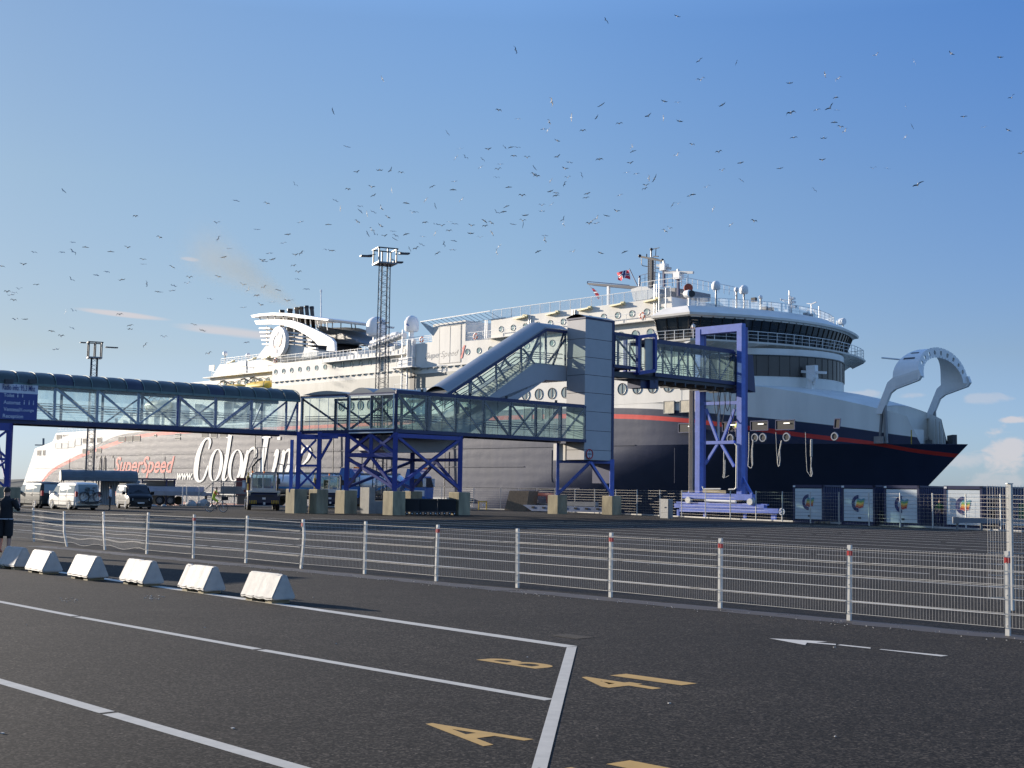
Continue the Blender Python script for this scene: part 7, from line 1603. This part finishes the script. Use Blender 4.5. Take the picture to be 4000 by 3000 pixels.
c=G(2600,2024)+Vector((-.15,-.25,0)); t=thing('white_cabinet','white metal cabinet standing at the quay fence','cabinet',c,R(-47)); mb=MB(); mb.box(-.38,.38,0,.55,0,1.42); mb.build('case',CONCW,t); mb=MB(); mb.box(-.36,.36,-.01,0,.42,.43); mb.box(.38,.44,.05,.5,.1,1.35); mb.build('door_gap',GREYM,t); mb=MB(); mb.beam((.04,-.02,.78),(.16,-.02,.84),.03); mb.build('handle',BLK,t)
for k,z in enumerate((.25,.6,.95,1.3)):
    pass
pb=G(2183,2002); ref=MB()
for z in (.18,.55,.95,1.35): ref.disc(Vector((pb.x-.25,pb.y-.75,z)),(.3,1,0),.07,.04,10)
# containers
CBL_=mat('container_blue',(.022,.028,.09),.5,var=.25,scale=1.2,streak=.3); RD=mat('roller_white',(.60,.64,.64),.4,var=.04); NV=mat('emblem_navy',(.02,.03,.12),.4,var=0)
def container(label,fl,fr,num,seed,chip=False):
    """front face from ground pixel fl to fr"""
    a=G(*fl); fx_=Vector((.70,-.714,0)).normalized(); b=a+fx_*2.44; back=Vector((-fx_.y,fx_.x,0)); W=2.44; k=1.0
    t=thing('shipping_container',label,'container',(a+b)/2,math.atan2(fx_.y,fx_.x),'blue containers with emblem doors'); H_=2.59*1.0; L=6.06; w=W/2
    mb=MB()
    for x in (-w,w-.14): 
        for y in (0,L-.14): mb.box(x,x+.14,y,y+.14,0,H_)
    mb.box(-w,w,0,.14,H_-.2,H_); mb.box(-w,w,0,.14,0,.18); mb.box(-w,w,L-.14,L,H_-.16,H_)
    for x in (-w,w-.12): mb.box(x,x+.12,.14,L-.14,H_-.12,H_-.002); mb.box(x,x+.12,.14,L-.14,.002,.16)
    mb.build('corner_frame',mat('container_edge',(.018,.022,.07),.45,var=.15),t)
    mb=MB()
    for s in (-1,1):
        pts=[]; n=int(L/.28)
        for i in range(n): 
            y0=.14+(L-.28)*i/n; y1=.14+(L-.28)*(i+1)/n; d1,d2=.04,.09; m1=y0+(y1-y0)*.35; m2=y0+(y1-y0)*.5; m3=y0+(y1-y0)*.85
            pts+=[(w-d1,y0),(w-d1,m1),(w-d2,m2),(w-d2,m3)]
        pts.append((w-.04,L-.14)); mb.rows([[(s*x,y,.16) for x,y in pts],[(s*x,y,H_-.12) for x,y in pts]],flip=(s>0))
    mb.box(-w+.02,w-.02,.1,L-.05,H_-.08,H_-.04); mb.box(-w+.1,w-.1,L-.1,L-.05,.1,H_-.1); mb.box(-w+.1,w-.1,.1,L-.1,.1,.14); mb.build('corrugated_wall',CBL_,t)
    mb=MB(); n=9
    for i in range(n): mb.box(-w+.16,w-.15,.03,.08,.24+(H_-.48)*i/n,.24+(H_-.48)*(i+1)/n-.012)
    d=mb.build('roller_door',RD,t); sc2=.52*k
    def fx2(x,z): return (x*sc2*.95+.02,.012,1.40+z*sc2*1.05)
    emblem(d,fx2,NV,1)
    mb=MB(); mb.box(.0,.20,.0,.03,.42,.53); mb.build('door_latch',BLK,d)
    mb=MB(); mb.box(-w+.02,-w+.2,-.015,0,H_-.17,H_-.05); mb.build('corner_casting',WHTF,t)
    if num:
        mb=MB(); textmesh(mb,num,lambda x,z:(w-.025,x,z),3.9,4.4,1.35,1.75); mb.build('container_number',mat('stencil_white',(.55,.57,.62),.6,var=0),t)
        mb=MB(); 
    return t
con=[container('blue container beside the blue portal base, numbered 15',(3097,2040),(3200,2042),'15',1),container('blue container second from the left, its side turned away',(3287,2049),(3390,2053),None,2),container('blue container numbered 25 with a sunlit patch on its door',(3453,2055),(3562,2060),'25',3),container('blue container right of the gap, behind the grey bench barrier',(3688,2064),(3812,2071),None,4)]
t=thing('flat_rack','low dark blue container behind the right end of the fence','container',G(3935,2074)+Vector((1,1.5,0)),math.atan2(-.75,.66)); mb=MB(); mb.box(-1.2,6,0,2.4,0,2.0); mb.box(-1.25,6.05,-.04,0,1.85,2.02); mb.build('wall',CBL_,t); mb=MB(); mb.box(.3,1.4,-.05,-.02,.5,1.6); mb.build('green_panel',mat('dull_green',(.03,.12,.05),.6,var=.2),t); mb=MB(); mb.box(-.8,5,-.08,-.04,.30,.42); mb.build('pale_strip',WHTF,t)
c=G(3775,2070)+Vector((.1,-.9,0)); t=thing('guard_rail','grey steel guard rail in front of the rightmost emblem container','barrier',c,R(-8)); mb=MB()
mb.box(-1.1,3.2,-.04,.04,.42,.72); mb.build('rail',mat('guard_grey',(.20,.22,.25),.5,metal=.3,var=.1),t)
for x in (-.95,.4,1.8,3.0): mb=MB(); mb.box(x,x+.12,.04,.14,0,.72); mb.build('post',GREYM,t)
mb=MB(); mb.box(-1.15,-.8,-.06,.16,.38,.76); mb.build('end_cap',GREYM,t)
t=thing('pallet','wooden pallet lying by the container numbered 15','pallet',G(3222,2044),R(-50)); mb=MB()
for k in range(5): mb.box(-.6,.6,-.4+k*.17,-.4+k*.17+.1,.10,.12)
for k in (-.55,0,.5): mb.box(k,k+.08,-.4,.4,.0,.10)
mb.build('boards',mat('pale_wood',(.35,.27,.17),.8,var=.3,scale=8),t)
# far harbour mast left of the stern and red beacon strip behind the containers
p=D(170,1880,420); t=thing('harbour_mast','small dark mast far away left of the ferry stern','mast',Vector((p.x,p.y,-2)),0); mb=MB(); q=D(170,1712,420); mb.beam((p.x,p.y,-2),(q.x,p.y,q.z),.5)
for dz,w_ in ((2.2,2.6),(4,1.6)): mb.beam((q.x-w_,p.y,q.z-dz),(q.x+w_,p.y,q.z-dz),.35)
mb.build('pole',GREYM,t,world=True)
# unseen box added at left to cast the long shadow over the blocks
sd2=Vector((SD.x,SD.y,0)).normalized(); tip=G(1213,2257); e2=G(860,2283); bh=3.15; off=bh/math.tan(R(SUN_EL)); c1_=tip+sd2*off; c2_=e2+sd2*off
print('shadow caster',c1_,c2_)
bx_=(c1_-c2_); t=thing('shadow_caster','unseen flat topped box past the left edge, added to cast a long shadow','shadow caster',c2_,math.atan2(bx_.y,bx_.x)); bl=bx_.length
mb=MB(); mb.box(0,bl,0,3.6,0,bh-.15); mb.build('caster_body',CONCW,t); mb=MB(); mb.box(-.0,bl,-.0,3.8,bh-.15,bh); mb.build('roof',DGREY,t); mb=MB(); mb.box(.4,bl-.4,-.02,.0,1.1,2.2); mb.build('window',DGLASS,t)
# ------------------------------------------------------------------ smoke
sm_=bpy.data.materials.new('smoke_haze'); sm_.use_nodes=True; nt=sm_.node_tree; nt.nodes.clear(); o=N_('ShaderNodeOutputMaterial',nt); v=N_('ShaderNodeVolumePrincipled',nt); v.inputs['Color'].default_value=(.46,.36,.20,1); v.inputs['Absorption Color'].default_value=(.55,.42,.28,1)
t=N_('ShaderNodeTexCoord',nt); n=N_('ShaderNodeTexNoise',nt); n.inputs['Scale'].default_value=.16; n.inputs['Detail'].default_value=3; nt.links.new(t.outputs['Object'],n.inputs['Vector'])
# density falls from the plume axis: object space x runs along the plume, 0..1 normalised by generated coordinates
sp_=N_('ShaderNodeSeparateXYZ',nt); nt.links.new(t.outputs['Object'],sp_.inputs[0])
rad=wm('SQRT',wm('ADD',wm('POWER',sp_.outputs[1],2,nt=nt),wm('POWER',sp_.outputs[2],2,nt=nt),nt=nt),nt=nt); width=wm('ADD',wm('MULTIPLY',sp_.outputs[0],.165,nt=nt),.9,nt=nt)
q=wm('SUBTRACT',1,wm('DIVIDE',rad,width,nt=nt),nt=nt); q=wm('MAXIMUM',q,0,nt=nt); q=wm('POWER',q,1.3,nt=nt); ends=wm('MAXIMUM',wm('SUBTRACT',1,wm('DIVIDE',sp_.outputs[0],46,nt=nt),nt=nt),0,nt=nt)
nn_=wm('MAXIMUM',wm('SUBTRACT',wm('MULTIPLY',n.outputs[0],2.0,nt=nt),.15,nt=nt),0,nt=nt)
dn=wm('MULTIPLY',wm('MULTIPLY',wm('MULTIPLY',q,nn_,nt=nt),wm('POWER',ends,.8,nt=nt),nt=nt),.15,nt=nt); nt.links.new(dn,v.inputs['Density']); nt.links.new(v.outputs[0],o.inputs['Volume'])
A0_=ship.matrix_basis@Vector(r3(1180,222,6)); B0_=ship.matrix_basis@Vector(sp(820,985,6)); ax_=(B0_-A0_); mb=MB(); rws=[]
for i in range(13): x=-.3+ax_.length*1.15*i/12; r=.9+.165*x; rws.append([(x,r*math.cos(a),r*math.sin(a)) for a in [2*math.pi*k/14 for k in range(14)]])
mb.rows(rws,True); mb.f.append(tuple(range(14))[::-1]); mb.m.append(0); mb.f.append(tuple(range(12*14,13*14))); mb.m.append(0)
so_=mb.build('smoke',sm_); so_.matrix_basis=Matrix.Translation(A0_)@ax_.to_track_quat('X','Z').to_matrix().to_4x4(); tag(so_,'thin brownish smoke drifting left from the funnel pipes','smoke',kind='stuff')
# ------------------------------------------------------------------ gulls
GB=mat('gull_white',(.62,.62,.60),.7,var=.05); GW=mat('gull_grey',(.10,.11,.12),.7,var=.1); GT_=mat('gull_tip',(.02,.02,.02),.7,var=0)
def gull(dih,sweep,flex):
    t=thing('gull','gull flying','gull',(0,0,0),0,'flock of gulls wheeling over the harbour'); mb=MB(); rws=[]
    for x,r,z in ((-.34,.012,.0),(-.24,.035,.0),(-.10,.062,.0),(.05,.068,0),(.16,.048,.01),(.22,.040,.02),(.27,.030,.02),(.31,.008,.01)): rws.append([(x,r*math.cos(a),z+r*.9*math.sin(a)) for a in [2*math.pi*k/7 for k in range(7)]])
    mb.rows(rws,True); mb.build('body',GB,t,smooth=True)
    for s in (-1,1):
        P=[(0,.05,0,.20),(.05,.30,dih*.30,.19),(.02,.48,dih*.36-flex*.05,.14),(-.10-sweep*.3,.66,dih*.30-flex*.18,.04)]
        mb=MB(); up=[];dn=[]
        for x,y,z,c in P: up.append([(x+c*.45,s*y,z+.012),(x-c*.55,s*y,z+.004)]); dn.append([(x+c*.45,s*y,z-.012),(x-c*.55,s*y,z-.004)])
        mb.rows(up,flip=s>0); mb.rows(dn,flip=s<0); mb.build('wing',GW,t)
    return t
protos=[gull(.5,.3,1.2),gull(.15,.5,.3),gull(-.35,.2,-.6),gull(.9,.3,.5)]
used_=set()
Z7=[(433,455,36,60),(1201,289,52,65),(148,640,40,75),(807,767,26,60),(229,845,40,20),(1720,117,46,45),(2131,93,30,10),(1408,585,56,80),(1103,634,38,-8),(1215,686,12,0),(1393,703,22,80),(1521,677,48,85),(1694,605,46,-28),(1667,676,28,-70),(1967,667,42,-45),(2053,680,30,80),(2057,583,18,10),(2135,590,14,0),(2146,698,20,20),(1798,712,42,-6),(1588,752,32,-8),(1385,750,28,-55),(1362,742,8,0),(1441,810,26,35),(1873,847,28,-60),(881,854,20,-8),(855,907,18,-60),(910,908,20,40),(1009,918,28,40),(998,964,28,-30),(1043,860,8,0),(1139,846,26,40),(1173,847,9,0),(1210,850,8,0),(1190,898,34,-10),(1267,908,9,0),(1442,903,34,-12),(1512,933,24,15),(1486,972,26,0),(1683,917,44,-2),(1876,870,28,-12),(1862,940,28,0),(2130,896,44,-25),(1112,946,12,0),(1309,966,22,50),(1100,976,18,-10),(1090,1022,18,5),(1160,1077,12,0),(1307,1005,10,0),(1323,1014,10,10),(1401,1041,22,-50),(1484,1060,28,-75),(1580,1010,26,80),(1500,1024,30,-8),(1400,1102,26,-30),(1434,1112,10,0),(1432,1127,14,0),(1841,994,38,-12),(1897,1001,28,-8),(1967,1027,20,80),(2001,1029,48,-60),(1952,1068,38,-8),(1945,1088,34,-8),(1614,1116,38,-8),(1801,1124,34,-28),(1606,1140,30,-10),(2105,1180,38,-60),(2136,1174,24,-5),(2203,1128,24,-30),(1407,1177,32,-40),(1351,1184,12,0),(1352,1214,16,10),(1238,1127,40,0),(1147,1188,28,-28),(1090,1224,22,40),(1130,1219,26,-20),(1725,1243,20,10),(1784,1217,36,-2),(1669,1258,26,-55),(1637,1274,14,-30),(1625,1288,14,-10),(1667,1287,14,-20),(1476,1264,34,-45),(1473,1290,28,80),(1241,1272,16,5),(1244,1296,24,-75),(1257,1240,8,0),(1184,1292,18,0),(1022,1272,20,20),(1060,1284,22,45),(1025,1302,12,0),(1066,1342,24,60),(942,1344,14,0),(1366,1382,24,70),(1371,1355,8,0),(1103,1419,18,-50),(1090,1454,16,80),(1329,1448,32,-10),(1532,1451,20,-12),(1690,1457,16,5),(1828,1450,14,-10),(2061,1331,36,35),(2086,1316,18,25),(285,992,8,0),(417,978,10,-8),(482,980,14,-60),(541,994,14,10),(486,1096,22,80),(371,1078,32,5),(235,1090,20,25),(383,1126,34,-15),(164,1153,22,25),(192,1202,20,-80),(307,1215,20,40),(304,1190,28,0),(344,1232,28,75),(383,1219,28,30),(424,1199,20,60),(465,1252,26,40),(570,1169,16,10),(605,1225,16,20),(622,1222,8,0),(683,1152,26,-60),(720,1075,34,-22),(736,1187,24,80),(849,1045,14,-5),(840,1092,14,0),(891,1150,18,-40),(121,1292,26,0),(289,1277,16,20),(424,1300,18,50),(370,1325,22,40),(347,1347,22,65),(389,1350,26,30),(445,1360,14,5),(509,1358,26,40),(504,1377,24,30),(569,1348,24,0),(493,1332,8,0),(665,1363,22,10),(738,1345,20,-60),(678,1281,16,10),(744,1289,18,5),(775,1301,10,0),(818,1278,12,0),(850,1290,20,5),(817,1329,14,0),(846,1386,12,0),(785,1407,18,70),(661,1407,22,35),(627,1432,28,-22),(588,1434,18,55),(563,1456,14,0),(450,1437,28,45),(391,1441,26,35),(110,1439,10,0),(143,1444,18,5),(838,1437,8,0),(946,1300,22,0),(996,1369,12,0),(751,1458,10,-40)]
Z6=[(53,404,50,-40),(301,416,42,-70),(64,532,58,-28),(206,697,50,-28),(655,552,34,12),(891,495,28,70),(979,523,46,-50),(961,647,34,-30),(969,729,20,0),(924,717,64,-32),(835,730,44,-25),(663,750,64,-18),(951,812,16,0),(993,845,20,8),(1023,872,34,-55),(1231,366,28,-45),(1481,411,28,65),(1729,357,30,20),(2052,381,42,-12),(2131,649,52,-32),(1811,776,34,0),(1426,706,34,80),(1469,841,28,60),(1948,845,24,-15),(2108,865,32,20),(1423,911,40,-50),(682,914,48,-5),(880,916,22,0),(184,1010,44,-10),(872,1064,22,0),(1302,1117,28,10),(1208,1120,28,-10),(334,1199,24,40),(818,1263,36,45),(1506,1228,78,-28),(103,1243,52,-28),(12,1292,34,-28),(144,1389,24,-75),(420,1470,48,-6),(262,1493,32,-35),(590,1119,14,0),(329,1083,12,0),(5,960,10,0),(2195,1020,40,-15),(205,1134,24,-8)]
Z8=[(421,247,40,45),(1958,207,38,45),(1571,311,18,20),(1774,331,22,10),(900,416,28,22),(1441,461,18,0),(1060,556,24,30),(1453,564,20,-70),(1708,504,22,5),(1997,452,22,-15),(484,590,20,0),(483,652,58,40),(568,620,14,0),(413,656,10,0),(224,656,18,8),(154,737,14,0),(10,748,12,0),(736,650,20,-5),(846,625,16,12),(950,703,14,0),(950,735,18,0),(1145,753,28,20),(711,786,14,5),(641,806,10,0),(810,836,14,-12),(473,838,20,45),(975,867,24,75),(243,872,16,0),(126,901,10,0),(45,919,14,0),(74,936,12,0),(94,926,14,5),(90,974,10,0),(1045,918,16,15),(1062,920,10,0),(1145,908,16,0),(1155,875,24,15),(1245,864,26,0),(1258,824,34,-2),(438,1052,20,-70),(486,1046,16,20),(795,1069,16,-10),(168,1101,14,0),(101,1104,12,0),(482,1158,14,20),(342,1180,16,5),(404,1213,14,8),(864,1142,20,-12),(864,1164,18,12),(1088,1220,18,12),(966,1272,18,-45),(1347,1173,16,10),(1290,1138,14,15),(372,1298,10,0),(1396,963,20,8),(1619,1022,14,0),(1730,1006,16,30),(1707,944,12,10),(1653,906,20,-60),(1754,890,24,-20),(1809,984,14,0),(1930,975,16,0),(1908,980,10,0),(2037,901,12,0),(1850,908,18,12),(2044,973,16,0),(1982,788,14,0),(1977,832,18,5),(1952,745,20,0),(1963,674,22,0),(2003,660,14,-25),(1882,596,34,-12),(1914,538,22,0),(1813,702,14,0),(1791,660,14,0),(1759,714,12,10),(1743,710,8,0),(2129,746,20,20),(2088,764,22,10),(1488,689,10,0),(1521,631,10,0),(1640,1255,20,-20),(1386,1330,14,-15),(1451,818,24,15),(1615,872,18,8)]
allg=[(1200+x/1.4747,y/1.4747,s/1.4747,a) for x,y,s,a in Z7]+[(2700+x/1.7015,y/1.7015,s/1.7015,a) for x,y,s,a in Z6]+[(x/1.7015,600+y/1.7015,s/1.7015,a) for x,y,s,a in Z8 if x<2040]
rg=random.Random(11); order=sorted(allg,key=lambda g:-g[2]); first={}
SPEC={}
def nearest_label(x,y,s,a):
    return None
names_={}
BIG=[((1.0,),'')]
for i,(x,y,s,a) in enumerate(order[:300]):
    Y=max(26,min(240,F*1.25/max(s,7)*rg.uniform(.9,1.0))); p=D(x,y,Y)
    if p.z<9: continue
    k=i%4 if s<22 else (1 if abs(a)>50 else (0,1,3)[i%3]); pr=protos[k]
    hi=s>22; 
    # roll about the viewing axis gives the slant seen; heading roughly across the view axis
    head=R(90 if rg.random()<.5 else -90)+rg.uniform(-.5,.5)*(1.0 if s<22 else .6); pitch=rg.uniform(-.25,.25)
    M=Matrix.Translation(p)@Matrix.Rotation(R(-a if abs(a)<50 else -a+rg.uniform(-8,8)),4,'Y')@Matrix.Rotation(head,4,'Z')@Matrix.Rotation(pitch,4,'Y')
    # the wing line must lie across the view: wings along x of the view
    M=Matrix.Translation(p)@Matrix.Rotation(R(a),4,'Y')@Matrix.Rotation(rg.uniform(.25,.75)*rg.choice((-1,1)),4,'X')@Matrix.Rotation(R(90 if rg.random()<.5 else -90)+rg.uniform(-.45,.45),4,'Z')
    if k in first:
        g=pr.copy(); COL.objects.link(g)
        for ch in first[k]: c=ch.copy(); COL.objects.link(c); c.parent=g
    else: g=pr; first[k]=[o for o in bpy.data.objects if o.parent==pr]
    g.matrix_basis=M; names_[i]=(g,x,y,s,a)
# labels: the dozen largest get their own, the rest share one that is true of them all
def lab(i,txt): 
    if i in names_: names_[i][0]['label']=txt
def cell(x,y):
    cx='left' if x<1333 else 'middle' if x<2666 else 'right'; cyy='high' if y<450 else 'at mid height' if y<900 else 'low'
    return cx,cyy
for i,(g,x,y,s,a) in names_.items(): g['label']='small gull far off among the flock in the blue sky'
L_=[((1309*1.8083,43*1.8083),'dark gull nearest the top edge, wings bent, in the middle of the sky'),((1114*1.8083,107*1.8083),'gull with long straight wings, second highest over the middle'),((1190*1.8083,219*1.8083),'gull banking with wings upright, upper middle of the sky'),((137*1.8083,412*1.8083),'lone gull highest in the left third of the sky'),((719*1.8083,240*1.8083),'gull banking steeply left of the flock, wings upright'),((825*1.8083,170*1.8083),'lone gull high between the flock and the left sky'),((1233*1.8083,253*1.8083),'gull with upright wings just right of and below another upright one'),((157*1.8083,543*1.8083),'pale gull with long slanting wings over the left walkway'),((3585,722),'gull with wide slanting wings above the bow hoop'),((2730,237),'gull with long wings rising right, highest of a stacked pair'),((2737,312),'gull with long wings rising right, lower of a stacked pair'),((3243,421),'gull with very long wings slanting up at the right')]
for (px_,py_),txt in L_:
    bi=min(names_,key=lambda i:(names_[i][1]-px_)**2+(names_[i][2]-py_)**2); names_[bi][0]['label']=txt
for k,pr in enumerate(protos):
    if k not in first:
        for o in [o for o in bpy.data.objects if o.parent==pr]: bpy.data.objects.remove(o)
        bpy.data.objects.remove(pr)
